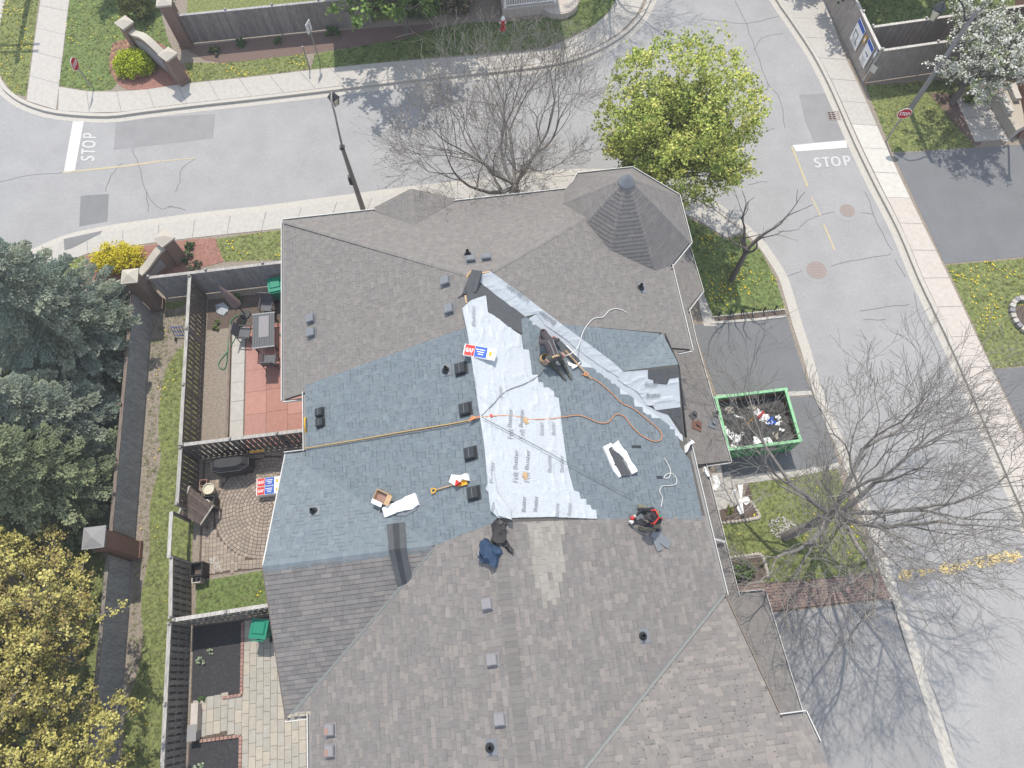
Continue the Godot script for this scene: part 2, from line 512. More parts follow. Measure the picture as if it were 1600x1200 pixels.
func ground_and_roads() -> void:
	var b := MB.new()
	b.box(Vector3(0, -0.23, 0), Vector3(260, 0.2, 260))
	struct("road", b, M.asphalt)
	# three raised blocks of land with their kerbs; kerb lines run with the land on the left hand
	var k1 := smooth(P([-260, 560, -90, 470, -20, 432, 20, 410, 57, 392, 100, 374, 160, 360, 240, 348, 322, 337, 400, 329, 482, 318, 565, 307, 650, 296, 800, 279, 895, 270, 970, 272, 1040, 287, 1095, 309, 1135, 335, 1167, 360, 1190, 384, 1206, 407, 1221, 432, 1231, 462, 1244, 507, 1258, 550, 1272, 600, 1292, 655, 1320, 715, 1358, 820, 1384, 900, 1490, 1215, 1580, 1500]), 3)
	var k2 := smooth(P([60, -260, 20, -60, 6, -10, -6, 50, -10, 100, 0, 130, 15, 147, 42, 163, 88, 176, 165, 181, 225, 174, 300, 165, 400, 154, 520, 140, 607, 129, 700, 119, 800, 109, 875, 98, 925, 82, 970, 57, 997, 32, 1012, 8, 1030, -40, 1050, -120, 1060, -260]), 3)
	var k3 := smooth(P([1130, -260, 1185, -60, 1215, 0, 1232, 25, 1270, 82, 1300, 140, 1335, 220, 1368, 288, 1405, 360, 1437, 436, 1475, 515, 1510, 592, 1600, 800, 1650, 910, 1800, 1250, 1900, 1500]), 3)
	var land := [[k1, P([900, 1700, -700, 1700, -700, 560])], [k2, P([900, -330, 60, -330])], [k3, P([2300, 1500, 2300, -260])]]
	for L in land:
		var poly := PackedVector3Array(L[0]); poly.append_array(L[1])
		var g := MB.new(); g.prism(poly, Vector3(0, -0.3, 0))
		struct("ground", g, M.dry_soil)
	for i in 3:
		var k: PackedVector3Array = [k1, k2, k3][i]
		# right of the travel direction is the land side for k1 (so the road is on the left)
		var s: float = [1.0, 1.0, 1.0][i]
		var kb := MB.new(); ribbon(kb, k, -0.03 * s, 0.16 * s, 0.012, 0.012, 0.14)
		if i == 1: kb = MB.new(); ribbon(kb, k, 0.03, -0.16, 0.012, 0.012, 0.14)
		if i == 2: kb = MB.new(); ribbon(kb, k, 0.03, -0.16, 0.012, 0.012, 0.14)
		struct("kerb", kb, M.kerb)
		var gb := MB.new()
		if i == 0: ribbon(gb, k, -0.34, -0.031, -0.124, -0.118, 0.01)
		else: ribbon(gb, k, 0.34, 0.031, -0.124, -0.118, 0.01)
		struct("gutter_strip", gb, M.kerb)
	# pavements of concrete slabs
	var plain := func(_k, _n): return M.concrete
	slabs("sidewalk", smooth(P([26, 415, 60, 395, 100, 377, 160, 364, 240, 352, 322, 341, 400, 333, 565, 311, 800, 283, 895, 275, 970, 277, 1035, 291, 1090, 313, 1128, 337, 1160, 363])), smooth(P([35, 447, 75, 418, 150, 393, 200, 385, 250, 378, 300, 372, 440, 357, 580, 340, 800, 312, 900, 305, 960, 306, 1015, 314, 1062, 330, 1105, 352, 1135, 372])), 1.7, plain)
	slabs("sidewalk", P([65, -260, 68, -30, 52, 80, 42, 158]), P([118, -260, 112, -30, 100, 70, 88, 172]), 1.75, plain)
	slabs("sidewalk", smooth(P([91, 173, 165, 177, 225, 170, 300, 161, 400, 150, 520, 136, 607, 125, 700, 115, 800, 105, 875, 94, 920, 79, 963, 55, 989, 31, 1003, 7, 1022, -40])), smooth(P([92, 136, 147, 144, 220, 141, 292, 131, 400, 120, 485, 110, 570, 101, 650, 94, 800, 83, 850, 77, 893, 60, 935, 37, 955, 15, 967, -5, 980, -40])), 1.65, plain)
	var rs := func(k, n): return M.concrete_new if k >= 8 and k <= 10 else (M.concrete_rose if k > 10 else M.concrete)
	slabs("sidewalk", smooth(P([1190, -60, 1219, 0, 1236, 25, 1275, 82, 1306, 140, 1342, 220, 1375, 288, 1411, 360, 1443, 436, 1481, 515, 1516, 592, 1606, 800, 1655, 910])), smooth(P([1262, -60, 1292, 10, 1303, 40, 1325, 100, 1345, 140, 1378, 215, 1410, 285, 1445, 357, 1478, 424, 1515, 503, 1552, 582, 1645, 780, 1700, 900])), 1.55, rs)
	# lawns and beds
	var lawns := [
		["lawn", P([10, -60, 66, -40, 50, 80, 41, 150, 20, 146, 3, 122, -6, 95, -2, 45]), 2.6],
		["lawn_rich", P([113, -40, 235, -40, 262, 60, 275, 90, 200, 110, 175, 140, 147, 143, 92, 134, 101, 70]), 1.4],
		["lawn", P([289, 98, 350, 99, 478, 84, 484, 108, 400, 118, 293, 129]), 4.0],
		["lawn_rich", P([492, 84, 600, 66, 660, 50, 720, 36, 786, 34, 850, 28, 905, 5, 920, -30, 977, -38, 965, -5, 953, 15, 933, 36, 892, 58, 850, 75, 650, 92, 486, 108]), 0.0],
		["lawn", P([338, 373, 442, 359, 450, 405, 352, 409, 338, 395]), 5.0],
		["lawn", P([84, 414, 133, 400, 132, 440, 60, 470, 50, 445]), 1.6],
		["lawn_rich", P([1000, 320, 1060, 333, 1103, 355, 1133, 375, 1160, 366, 1187, 390, 1212, 436, 1226, 482, 1112, 494, 1085, 440, 1040, 380]), 5.0],
		["lawn", Q([-14.7, -18.0, -12.5, -18.0, -12.5, 4.5, -14.7, 4.5]), 0.5],
		["lawn", P([1170, 752, 1306, 730, 1344, 822, 1368, 893, 1200, 914, 1168, 880, 1128, 880, 1120, 818, 1178, 812]), 0.9],
		["lawn_rich", Q([-12.25, -5.15, -9.2, -5.3, -7.0, -5.3, -7.0, -3.65, -12.25, -3.65]), 0.5],
		["lawn", P([1352, 134, 1440, 127, 1530, 118, 1530, 138, 1490, 150, 1475, 168, 1512, 215, 1525, 230, 1394, 238]), 0.6],
		["lawn", P([1478, 414, 1600, 404, 1900, 380, 1900, 540, 1552, 576]), 6.0],
	]
	lawns.append(["lawn_rich", Q([21.5, -60.0, 40.0, -60.0, 40.0, -28.7, 21.6, -28.4]), 0.0])
	lawns.append(["lawn", Q([-22.0, -16.0, -15.0, -17.0, -15.0, 5.0, -22.0, 5.0]), 0.0])
	var tufts := PackedVector3Array(); var flowers := PackedVector3Array()
	for L in lawns:
		sheet("lawn", L[1], L[0], 0.006)
		tufts.append_array(scatter(L[1], 55.0))
		if L[2] > 0.0:
			var n := FastNoiseLite.new(); n.seed = 3; n.frequency = 0.45
			for p in scatter(L[1], L[2] * 9.0):
				if n.get_noise_2d(p.x, p.z) > rng.randf_range(-0.1, 0.6): flowers.append(p)
	for i in tufts.size(): tufts[i].y = 0.004
	for i in flowers.size(): flowers[i].y = 0.05
	var gr := cloud_of(self, "grass", tuft_mesh(), M.grass_blade, tufts, 0.06, 0.13, [c3(0.125, 0.165, 0.05), c3(0.105, 0.148, 0.045), c3(0.21, 0.20, 0.11), c3(0.15, 0.185, 0.06), c3(0.18, 0.19, 0.09)])
	gr.set_meta("label", "short patchy spring grass on all the lawns"); gr.set_meta("category", "grass")
	var fl := cloud_of(self, "dandelions", flower_mesh(), M.flower, flowers, 0.018, 0.036, [], true)
	fl.set_meta("label", "yellow dandelions dotted over the lawns"); fl.set_meta("category", "dandelions")
	sheet("bare_soil", smooth(Q([-14.75, -17.9, -13.9, -17.6, -12.6, -17.9, -12.6, -16.2, -13.6, -15.4, -14.1, -14.2, -14.2, -12.0, -14.0, -10.4, -14.3, -8.6, -14.2, -6.6, -14.4, -4.8, -14.2, -3.2, -14.45, -1.6, -14.75, -1.2])), "dry_soil", 0.009)
	sheet("mulch_bed", P([286, 74, 420, 58, 580, 44, 690, 36, 640, 60, 490, 83, 350, 99, 320, 94]), "mulch_brown", 0.012)
	sheet("mulch_bed", smooth(P([177, 66, 171, 95, 176, 120, 200, 140, 250, 137, 288, 128, 292, 112, 255, 70, 215, 60, 177, 66])), "mulch_red", 0.014)
	sheet("mulch_bed", P([134, 400, 195, 388, 300, 374, 336, 372, 350, 409, 300, 422, 240, 440, 130, 445, 120, 470, 133, 430]), "mulch_red", 0.014)
	var red := scatter(smooth(P([177, 66, 171, 95, 176, 120, 200, 140, 250, 137, 288, 128, 292, 112, 255, 70, 215, 60, 177, 66], 0.015)), 240.0)
	red.append_array(scatter(P([134, 400, 195, 388, 300, 374, 336, 372, 350, 409, 300, 422, 240, 440, 130, 445], 0.015), 240.0))
	var rm := cloud_of(self, "mulch_chips", tuft_mesh(4, 0.9, 0.45), M.grass_blade, red, 0.035, 0.075, [c3(0.33, 0.17, 0.135), c3(0.26, 0.13, 0.105), c3(0.42, 0.25, 0.20), c3(0.20, 0.10, 0.085)])
	rm.set_meta("label", "red wood mulch chips around both sign walls"); rm.set_meta("category", "mulch")
	sheet("garden_bed", P([1108, 496, 1226, 484, 1229, 494, 1110, 503]), "soil", 0.012)
	sheet("garden_bed", Q([-12.3, -17.9, -6.6, -17.9, -6.6, -16.3, -12.3, -16.3]), "soil", 0.012)
	sheet("garden_bed", Q([-12.3, -16.3, -11.3, -16.3, -11.25, -10.4, -12.3, -10.4]), "dry_soil", 0.012)
	sheet("garden_bed", P([1126, 792, 1160, 782, 1170, 756, 1182, 808, 1122, 818]), "soil", 0.012)
	sheet("garden_bed", P([1140, 872, 1190, 868, 1200, 905, 1150, 912]), "soil", 0.012)
	sheet("garden_bed", P([1450, 145, 1500, 148, 1525, 185, 1535, 222, 1527, 229, 1500, 205]), "mulch_brown", 0.016)
	sheet("garden_bed", Q([-14.2, -60.0, 1.0, -60.0, 1.0, -34.4, -14.2, -34.4]), "lawn", 0.01)
	# driveways
	sheet("driveway", P([1082, 508, 1229, 494, 1243, 541, 1262, 600, 1272, 612, 1120, 616]), "driveway", 0.012)
	sheet("driveway", P([1105, 626, 1272, 619, 1290, 660, 1310, 722, 1245, 738, 1120, 752]), "driveway", 0.012)
	sheet("driveway", P([1196, 960, 1394, 936, 1482, 1215, 1560, 1480, 1330, 1480]), "driveway_pale", 0.012)
	sheet("driveway", P([1395, 240, 1600, 226, 1950, 205, 1950, 370, 1476, 412]), "driveway", 0.012)
	sheet("driveway", P([1553, 578, 1900, 545, 1950, 1000, 1690, 860]), "driveway", 0.012)
	# concrete edging between the driveways
	var e := MB.new()
	ribbon(e, P([1120, 620, 1200, 617, 1268, 614]), -0.1, 0.1, 0.02, 0.02, 0.03)
	ribbon(e, P([1118, 757, 1240, 741, 1312, 727]), -0.12, 0.12, 0.02, 0.02, 0.03)
	ribbon(e, P([1110, 505, 1180, 500, 1228, 494]), -0.06, 0.06, 0.05, 0.05, 0.06)
	struct("driveway_edging", e, M.concrete)
	slabs("path", P([1098, 740, 1106, 775, 1118, 800]), P([1140, 738, 1150, 762, 1166, 785]), 0.7, plain)
	slabs("path", P([1085, 440, 1092, 478, 1100, 510]), P([1098, 455, 1108, 480, 1120, 510]), 0.9, plain)
	# paint and repairs on the road
	sheet("asphalt_patch", P([181, 187, 336, 178, 333, 216, 178, 234], -0.13), "asphalt_patch", 0.004)
	sheet("asphalt_patch", P([126, 306, 170, 303, 168, 346, 124, 354], -0.13), "asphalt_dark_patch", 0.004)
	sheet("asphalt_patch", P([100, 374, 160, 361, 156, 366, 112, 388, 101, 391]), "asphalt_dark_patch", 0.03)
	sheet("asphalt_patch", P([1249, 148, 1290, 146, 1322, 219, 1272, 222, 1258, 190], -0.13), "asphalt_patch", 0.004)
	sheet("asphalt_patch", P([1400, 890, 1650, 848, 1650, 872, 1405, 912], -0.13), "asphalt_patch", 0.004)
	sheet("stop_line", P([114, 190, 131, 190, 117, 268, 100, 268], -0.13), "paint_white", 0.008)
	sheet("stop_line", P([1238, 227, 1322, 219, 1324, 231, 1244, 237], -0.13), "paint_white", 0.008)
	var yl := MB.new()
	ribbon(yl, P([98, 270, 200, 259, 250, 252], -0.13), -0.05, 0.05, -0.122, -0.122, 0.004)
	ribbon(yl, P([252, 252, 305, 247], -0.13), -0.03, 0.03, -0.122, -0.122, 0.004)
	struct("lane_line", yl, M.paint_yellow)
	yl = MB.new()
	ribbon(yl, P([1237, 229, 1262, 292], -0.13), -0.05, 0.05, -0.122, -0.122, 0.004)
	ribbon(yl, P([1268, 308, 1282, 338], -0.13), -0.035, 0.035, -0.122, -0.122, 0.004)
	ribbon(yl, P([1287, 350, 1304, 391], -0.13), -0.045, 0.045, -0.122, -0.122, 0.004)
	struct("lane_line", yl, M.paint_yellow)
	var a0 := at(136, 252, -0.12); var a1 := at(140, 208, -0.12)
	var st := text_mesh(self, "road_lettering", "STOP", at(138.5, 229.5, -0.12), a1 - a0, Vector3(-1, 0, -0.08), a0.distance_to(a1), 0.72, M.paint_worn, true)
	st.set_meta("kind", "structure")
	a0 = at(1272, 254, -0.12); a1 = at(1329, 250, -0.12)
	st = text_mesh(self, "road_lettering", "STOP", at(1300.5, 252.5, -0.12), a1 - a0, Vector3(0.0, 0, -1), a0.distance_to(a1), 0.62, M.paint_worn, true)
	st.set_meta("kind", "structure")
	# a worn yellow crossing band: flakes of paint that are left
	var fk := MB.new()
	var fnz := FastNoiseLite.new(); fnz.seed = 12; fnz.frequency = 0.05
	for i in 1300:
		var t := rng.randf()
		if fnz.get_noise_2d(t * 260.0, 3.0) < rng.randf_range(-0.25, 0.3): continue
		var c := at(lerpf(1402, 1640, t) + rng.randf_range(-6, 6), lerpf(901, 860, t) + rng.randf_range(-11, 11) * rng.randf(), -0.122)
		var pts := PackedVector3Array()
		var rr := rng.randf_range(0.02, 0.11)
		for j in 6: pts.append(c + Vector3(cos(j * TAU / 6), 0, sin(j * TAU / 6) * 0.7) * rr * rng.randf_range(0.5, 1.2) + Vector3.UP * 0.001 * (i % 4))
		fk.prism(pts, Vector3(0, -0.004, 0))
	struct("worn_crossing_paint", fk, M.crossing_yellow)
	for l in [[0, 284, 50, 274, 98, 269], [205, 232, 214, 250, 222, 275, 229, 300, 248, 325, 270, 322], [230, 300, 233, 330], [262, 322, 290, 328], [305, 247, 285, 262, 280, 285, 275, 300], [190, 255, 172, 275, 165, 300], [1148, 0, 1166, 38, 1180, 78, 1196, 120, 1200, 140], [1095, 30, 1130, 33, 1166, 37, 1200, 30, 1225, 22], [1180, 78, 1190, 60, 1222, 52], [1165, 213, 1190, 208, 1210, 200], [1170, 290, 1200, 283], [1200, 130, 1220, 160, 1226, 200], [1248, 357, 1262, 345, 1280, 336, 1308, 332], [1337, 333, 1364, 334], [1215, 363, 1248, 357], [1227, 432, 1250, 424, 1258, 422], [1290, 420, 1330, 408, 1365, 401, 1394, 397], [1200, 392, 1218, 415, 1229, 438, 1233, 460], [1352, 300, 1372, 350, 1393, 392], [1398, 405, 1413, 432], [1426, 458, 1440, 500, 1462, 545, 1475, 585], [1345, 485, 1400, 478, 1422, 476], [1350, 500, 1382, 499]]:
		crack_line(l, 0.03)
	crack_line([1400, 905, 1432, 1020, 1470, 1110, 1500, 1210], 0.025)
	struct("sealed_cracks", crack_mb, M.crack)
	# iron covers in the road
	for q in [[1324, 329, 0.36, "round iron manhole cover ringed by fresh asphalt, beside the yellow lane line"], [1276, 422, 0.46, "larger round iron manhole cover with a sealed crack running through it"]]:
		var o := at(q[0], q[1], -0.13)
		var t := thing("manhole_cover", q[3], "manhole", o)
		var m1 := MB.new(); m1.lathe(o, [Vector2(q[2] + 0.28, 0.001), Vector2(q[2] + 0.27, 0.006), Vector2(0, 0.006)], 22)
		part(t, "asphalt_collar", m1, M.asphalt)
		m1 = MB.new(); m1.lathe(o, [Vector2(q[2], 0.007), Vector2(q[2], 0.018), Vector2(q[2] - 0.04, 0.018), Vector2(q[2] - 0.05, 0.012), Vector2(0, 0.012)], 22)
		for i in 5:
			m1.box(o + Vector3(0, 0.015, (i - 2) * q[2] * 0.32), Vector3(q[2] * 1.3 * sqrt(1.0 - pow((i - 2) * 0.32, 2)), 0.006, 0.03))
		part(t, "cover", m1, M.iron)
	var gpos := at(1302, 181, -0.13)
	var gt := thing("storm_drain", "rusty square storm drain grate in the gutter by the right stop line", "drain", gpos)
	var gm := MB.new()
	for i in 5: gm.box(gpos + Vector3(0.01, 0.01, -0.26 + i * 0.13), Vector3(0.62, 0.02, 0.05))
	for i in 4: gm.box(gpos + Vector3(-0.28 + i * 0.19, 0.012, 0), Vector3(0.05, 0.02, 0.58))
	part(gt, "grate", gm, M.iron)
	gm = MB.new(); gm.box(gpos + Vector3(0, 0.003, 0), Vector3(0.6, 0.006, 0.56)); part(gt, "opening", gm, M.black)

# ---------- the three row houses ----------
# roof planes: height = a + b u + c w
const PT := 0.435
var RW := [9.1 + PT * 0.17, PT, 0.0]                  # faces west (left)
var RE := [9.1 - PT * 0.17, -PT, 0.0]                 # faces east (right)
var RN := [6.2 + 0.577 * 17.15, 0.0, 0.577]           # faces the street at the top
var RP := [6.2 + PT * 7.17, -PT, 0.0]                 # the turret house's own east slope, a little higher
var RS := [7.41 - 0.52 * 8.88, 0.0, -0.52]            # narrow slope between the two east slopes
var RG := [7.41 + 0.51 * 8.88, 0.0, 0.51]             # back of the small east gable
var WN := [6.2 + 0.53 * 7.84, 0.0, 0.53]              # west gable, upper side
var WS := [8.304 - 0.53 * 3.87, 0.0, -0.53]           # west gable, lower side
var EN := [6.2 + 0.58 * 1.68, 0.0, 0.58]              # second east gable
var DL := [7.05 + 0.576 * 1.96, 0.576, 0.0]           # little street gable
var DR := [7.05 - 0.576 * 1.96, -0.576, 0.0]
var PA := [3.3 + 0.5 * 8.3, -0.5, 0.0]                # porch roofs along the east side
var PB := [3.3 + 0.3 * 8.3, -0.3, 0.0]
var tabs := []                                         # shingle tabs of the house in work
const BROWN := [Color(0.256, 0.241, 0.233), Color(0.242, 0.230, 0.223), Color(0.269, 0.253, 0.243), Color(0.248, 0.235, 0.227)]
const BROWN_WORN := [Color(0.254, 0.239, 0.232), Color(0.239, 0.226, 0.220), Color(0.273, 0.255, 0.244), Color(0.248, 0.233, 0.226), Color(0.300, 0.276, 0.260)]
const BLUE := [Color(0.207, 0.251, 0.282), Color(0.198, 0.240, 0.274), Color(0.219, 0.263, 0.294), Color(0.210, 0.246, 0.276)]
const PALE := [Color(0.358, 0.334, 0.307), Color(0.326, 0.307, 0.280), Color(0.376, 0.353, 0.321)]
var tab_mesh: ArrayMesh
var tone_mats := {}

func frame(pl: Array) -> Dictionary:
	var p := sqrt(pl[1] * pl[1] + pl[2] * pl[2])
	var g := Vector2(pl[1], pl[2]) / p
	var k := sqrt(1 + p * p)
	var sd := Vector2(-g.y, g.x)
	return {"g": g, "s": sd, "k": k, "n": plane_n(pl), "pl": pl, "s3": H3(sd.x, sd.y), "t3": (H3(g.x, g.y) + Vector3.UP * p) / k}
func to_st(f: Dictionary, q: Vector2) -> Vector2:
	return Vector2(q.dot(f.s), q.dot(f.g) * f.k)
func to_3d(f: Dictionary, st: Vector2, lift := 0.0) -> Vector3:
	var q: Vector2 = f.s * st.x + f.g * (st.y / f.k)
	return onp(q.x, q.y, f.pl) + f.n * lift
func v2(list: Array) -> PackedVector2Array:
	var o := PackedVector2Array()
	for i in range(0, list.size(), 2): o.append(Vector2(list[i], list[i + 1]))
	return o
func px_on(list: Array, pl: Array) -> PackedVector2Array:
	var o := PackedVector2Array()
	for i in range(0, list.size(), 2): o.append(UW(on(list[i], list[i + 1], pl)))
	return o
func tone_of(pal: Array) -> Color:
	return vary(pal[rng.randi() % pal.size()], 0.035)
# lay one slope: each tab is a wedge with its own width, thickness and tone
func lay(pl: Array, area: PackedVector2Array, pal: Array, opt := {}) -> void:
	var f := frame(pl)
	var poly := PackedVector2Array()
	for q in area: poly.append(to_st(f, q))
	var lo := Vector2(1e9, 1e9); var hi := Vector2(-1e9, -1e9)
	for q in poly:
		lo = lo.min(q); hi = hi.max(q)
	var e: float = opt.get("expose", 0.143)
	var wmin: float = opt.get("wmin", 0.09); var wmax: float = opt.get("wmax", 0.26)
	var ragged: bool = opt.get("ragged", false)
	var thick: float = opt.get("thick", 0.55)
	var pale = opt.get("pale", null)
	var t: float = lo.y
	while t < hi.y:
		var s := lo.x - rng.randf() * 0.3
		var high := rng.randf() < 0.5
		while s < hi.x:
			var w := rng.randf_range(wmin, wmax)
			high = not high if rng.randf() < 0.8 else high
			var th := (0.010 + 0.006 * thick if high else 0.005) + rng.randf_range(-0.001, 0.001)
			if opt.has("butt"): th = opt.butt * rng.randf_range(0.8, 1.2)
			var c := tone_of(pal)
			if not high: c = Color(c.r * 0.98, c.g * 0.98, c.b * 0.98)
			if pale != null and rng.randf() < 0.96 and Geometry2D.is_point_in_polygon(Vector2(s + w * 0.5, t + e * 0.5), pale): c = tone_of(PALE)
			var r := [Vector2(s + 0.002, t), Vector2(s + w - 0.002, t), Vector2(s + w - 0.002, t + e), Vector2(s + 0.002, t + e)]
			var ins := 0
			for q in r:
				if Geometry2D.is_point_in_polygon(q, poly): ins += 1
			var mid := Geometry2D.is_point_in_polygon(Vector2(s + w * 0.5, t + e * 0.5), poly)
			if ins == 4 or (ragged and mid):
				tabs.append([f, s + 0.002, t, w - 0.004, e, th, c])
			elif not ragged and (ins > 0 or mid):
				for cut in Geometry2D.intersect_polygons(PackedVector2Array(r), poly):
					tabs.append([f, cut, t, e, th, c])
			s += w
		t += e
func emit_tab(b: MB, a: Array) -> void:
	var f: Dictionary = a[0]
	var sd: Vector3 = f.s3; var n: Vector3 = f.n; var up: Vector3 = f.t3
	if a.size() == 7:
		b.col = a[6]
		var s: float = a[1]; var t: float = a[2]; var w: float = a[3]; var e: float = a[4]; var th: float = a[5]
		var p0 := to_3d(f, Vector2(s, t)); var p1 := p0 + sd * w
		var q0 := p0 + up * (e + 0.01) + n * 0.0015; var q1 := q0 + sd * w
		var r0 := p0 + n * th; var r1 := p1 + n * th
		b.quad(r0, r1, q1, q0, (n * 0.99 + up * -0.05).normalized())
		b.quad(p0, p1, r1, r0, -up)
		b.tri(p0, r0, q0, -sd); b.tri(p1, r1, q1, sd)
		if th < 0.0085 and fposmod(a[1] * 7.31 + a[2] * 3.17, 1.0) < 0.6:      # dark granules printed along the head of the thin laps
			var dk := 0.70 if a[6].b > a[6].r else 0.84
			b.col = Color(a[6].r * dk, a[6].g * dk, a[6].b * dk)
			var g0 := r0.lerp(q0, 0.70) + n * 0.0012; var g1 := r1.lerp(q1, 0.70) + n * 0.0012
			b.quad(g0, g1, q1 + n * 0.0012, q0 + n * 0.0012, n)
	else:
		b.col = a[5]
		var poly: PackedVector2Array = a[1]
		var t: float = a[2]; var e: float = a[3]; var th: float = a[4]
		var pts := []; var low := []
		for q in poly:
			pts.append(to_3d(f, q, lerpf(th, 0.0015, (q.y - t) / e))); low.append(to_3d(f, q))
		for i in range(1, pts.size() - 1): b.tri(pts[0], pts[i], pts[i + 1], n)
		for i in pts.size():
			var j := (i + 1) % pts.size()
			b.quad(low[i], low[j], pts[j], pts[i])
func finish_shingles(parent: Node, keep := 300) -> void:
	# the tabs that show largest become pieces of their own, the rest one mass
	var full := []; var rest := []
	var cp := Vector3(0, CAM_H, 0)
	for a in tabs:
		if a.size() == 7 and a[5] > 0.0085:
			var p := to_3d(a[0], Vector2(a[1], a[2]))
			var d := p - cp
			var z := d.dot(FW)
			var x := d.dot(RT) / z * FOC; var y := d.dot(DN) / z * FOC
			var seen: bool = absf(x) < 795 and absf(y) < 595
			full.append([a[3] * a[0].n.dot(-d.normalized()) / (z * z) * (1.0 if seen else 0.01), a])
		else: rest.append(a)
	full.sort_custom(func(p, q): return p[0] > q[0])
	var b := MB.new()
	for i in full.size():
		if i >= keep: emit_tab(b, full[i][1])
	for a in rest: emit_tab(b, a)
	part(parent, "shingles", b, M.shingle, true)
	if tab_mesh == null:
		var u := MB.new()      # one unit tab: x wide, y out of the roof, -z up the slope
		u.quad(Vector3(0, 1, 0), Vector3(1, 1, 0), Vector3(1, 0.15, -1), Vector3(0, 0.15, -1), Vector3(0, 0.995, 0.08).normalized())
		u.quad(Vector3(0, 0, 0), Vector3(1, 0, 0), Vector3(1, 1, 0), Vector3(0, 1, 0), Vector3(0, 0, 1))
		u.tri(Vector3(0, 0, 0), Vector3(0, 1, 0), Vector3(0, 0.15, -1), Vector3(-1, 0, 0)); u.tri(Vector3(1, 0, 0), Vector3(1, 1, 0), Vector3(1, 0.15, -1), Vector3(1, 0, 0))
		tab_mesh = u.mesh()
	for i in mini(keep, full.size()):
		var a: Array = full[i][1]
		var f: Dictionary = a[0]
		var key := "%d" % int(a[6].r * 120) + "_%d" % int(a[6].b * 120)
		if not tone_mats.has(key):
			var m: StandardMaterial3D = M.shingle.duplicate()
			m.vertex_color_use_as_albedo = false
			m.albedo_color = Color(a[6].r, a[6].g, a[6].b).linear_to_srgb()
			tone_mats[key] = m
		var o := MeshInstance3D.new()
		o.mesh = tab_mesh; o.material_override = tone_mats[key]
		named(o, "shingle", parent)
		var sd: Vector3 = f.s3; var st := to_3d(f, Vector2(a[1], a[2]))
		var zz: Vector3 = -f.t3
		if sd.cross(f.n).dot(zz) < 0: sd = -sd; st = to_3d(f, Vector2(a[1] + a[3], a[2]))
		o.transform = Transform3D(Basis(sd * a[3], f.n * a[5], zz * (a[4] + 0.01)), st - parent.position)
	tabs = []
func slope(parent: Node, called: String, pl: Array, area: PackedVector2Array, thick := 0.12) -> MeshInstance3D:
	var b := MB.new()
	var pts := PackedVector3Array()
	for q in area: pts.append(onp(q.x, q.y, pl) - plane_n(pl) * 0.002)
	var b2 := MB.new()
	b2.prism(pts, -plane_n(pl) * thick)
	return part(parent, called, b2, M.deck)
func caps(parent: Node, called: String, a: Vector3, d: Vector3, na: Vector3, nb: Vector3, pal: Array, wide := 0.15, singles := false) -> void:
	# bent cap shingles lapped along a ridge or hip
	var ln := a.distance_to(d); var dir := (d - a) / ln
	var up := (na + nb).normalized()
	var sa := dir.cross(na).normalized(); var sb := dir.cross(nb).normalized()
	if sa.dot(na + nb) > 0: sa = -sa
	if sa.dot(na - nb) < 0: sa = -sa
	if sb.dot(nb - na) < 0: sb = -sb
	var holder := MB.new()
	var t := 0.0
	while t < ln - 0.05:
		var e := minf(0.15, ln - t)
		var b := MB.new() if singles else holder
		b.col = tone_of(pal)
		var p0 := a + dir * t + up * 0.030; var p1 := a + dir * (t + e + 0.02) + up * 0.020
		var l0 := p0 + sa * wide - up * 0.006; var l1 := p1 + sa * wide - up * 0.006
		var r0 := p0 + sb * wide - up * 0.006; var r1 := p1 + sb * wide - up * 0.006
		b.quad(p0, p1, l1, l0, na); b.quad(p0, p1, r1, r0, nb)
		b.quad(p0, l0, l0 - na * 0.02, p0 - up * 0.022, -dir); b.quad(p0, r0, r0 - nb * 0.02, p0 - up * 0.022, -dir)
		b.quad(l0, l1, l1 - na * 0.018, l0 - na * 0.018, sa); b.quad(r0, r1, r1 - nb * 0.018, r0 - nb * 0.018, sb)
		if singles: part(parent, called, b, M.shingle)
		t += e
	if not singles: part(parent, called, holder, M.shingle, true)
func gutter(parent: Node, pts: Array, inward: Vector3) -> void:
	var b := MB.new()
	for i in pts.size() - 1:
		var a: Vector3 = pts[i]; var d: Vector3 = pts[i + 1]
		var o := (d - a).normalized().cross(Vector3.UP)
		if inward == Vector3.ZERO or o.dot(inward) > 0: o = -o
		var e := (d - a).normalized() * 0.05
		b.bar(a + o * 0.092 - Vector3(0, 0.035, 0) - e, d + o * 0.092 - Vector3(0, 0.035, 0) + e, 0.025, 0.11)
	var g := part(parent, "gutter", b, M.gutter)
	b = MB.new()
	for i in pts.size() - 1:
		var a: Vector3 = pts[i]; var d: Vector3 = pts[i + 1]
		var o := (d - a).normalized().cross(Vector3.UP)
		if inward == Vector3.ZERO or o.dot(inward) > 0: o = -o
		b.bar(a + o * 0.04 - Vector3(0, 0.085, 0), d + o * 0.04 - Vector3(0, 0.085, 0), 0.075, 0.015)
	part(g, "trough", b, M.steel_grey)
func wall_block(parent: Node, called: String, list: Array, top: float, m: String, bottom := -0.1) -> MeshInstance3D:
	var b := MB.new()
	b.prism(Q(list, top), Vector3(0, bottom - top, 0))
	return part(parent, called, b, M[m])
func gable_wall(parent: Node, pts: Array, depth: Vector3) -> void:
	var b := MB.new()
	b.prism(PackedVector3Array(pts), depth)
	part(parent, "gable_wall", b, M.brick_brown)
func barge(parent: Node, pts: Array, m := "fascia") -> void:
	var b := MB.new()
	for i in pts.size() - 1: b.bar(pts[i] - Vector3(0, 0.09, 0), pts[i + 1] - Vector3(0, 0.09, 0), 0.04, 0.15)
	part(parent, "barge_board", b, M[m])
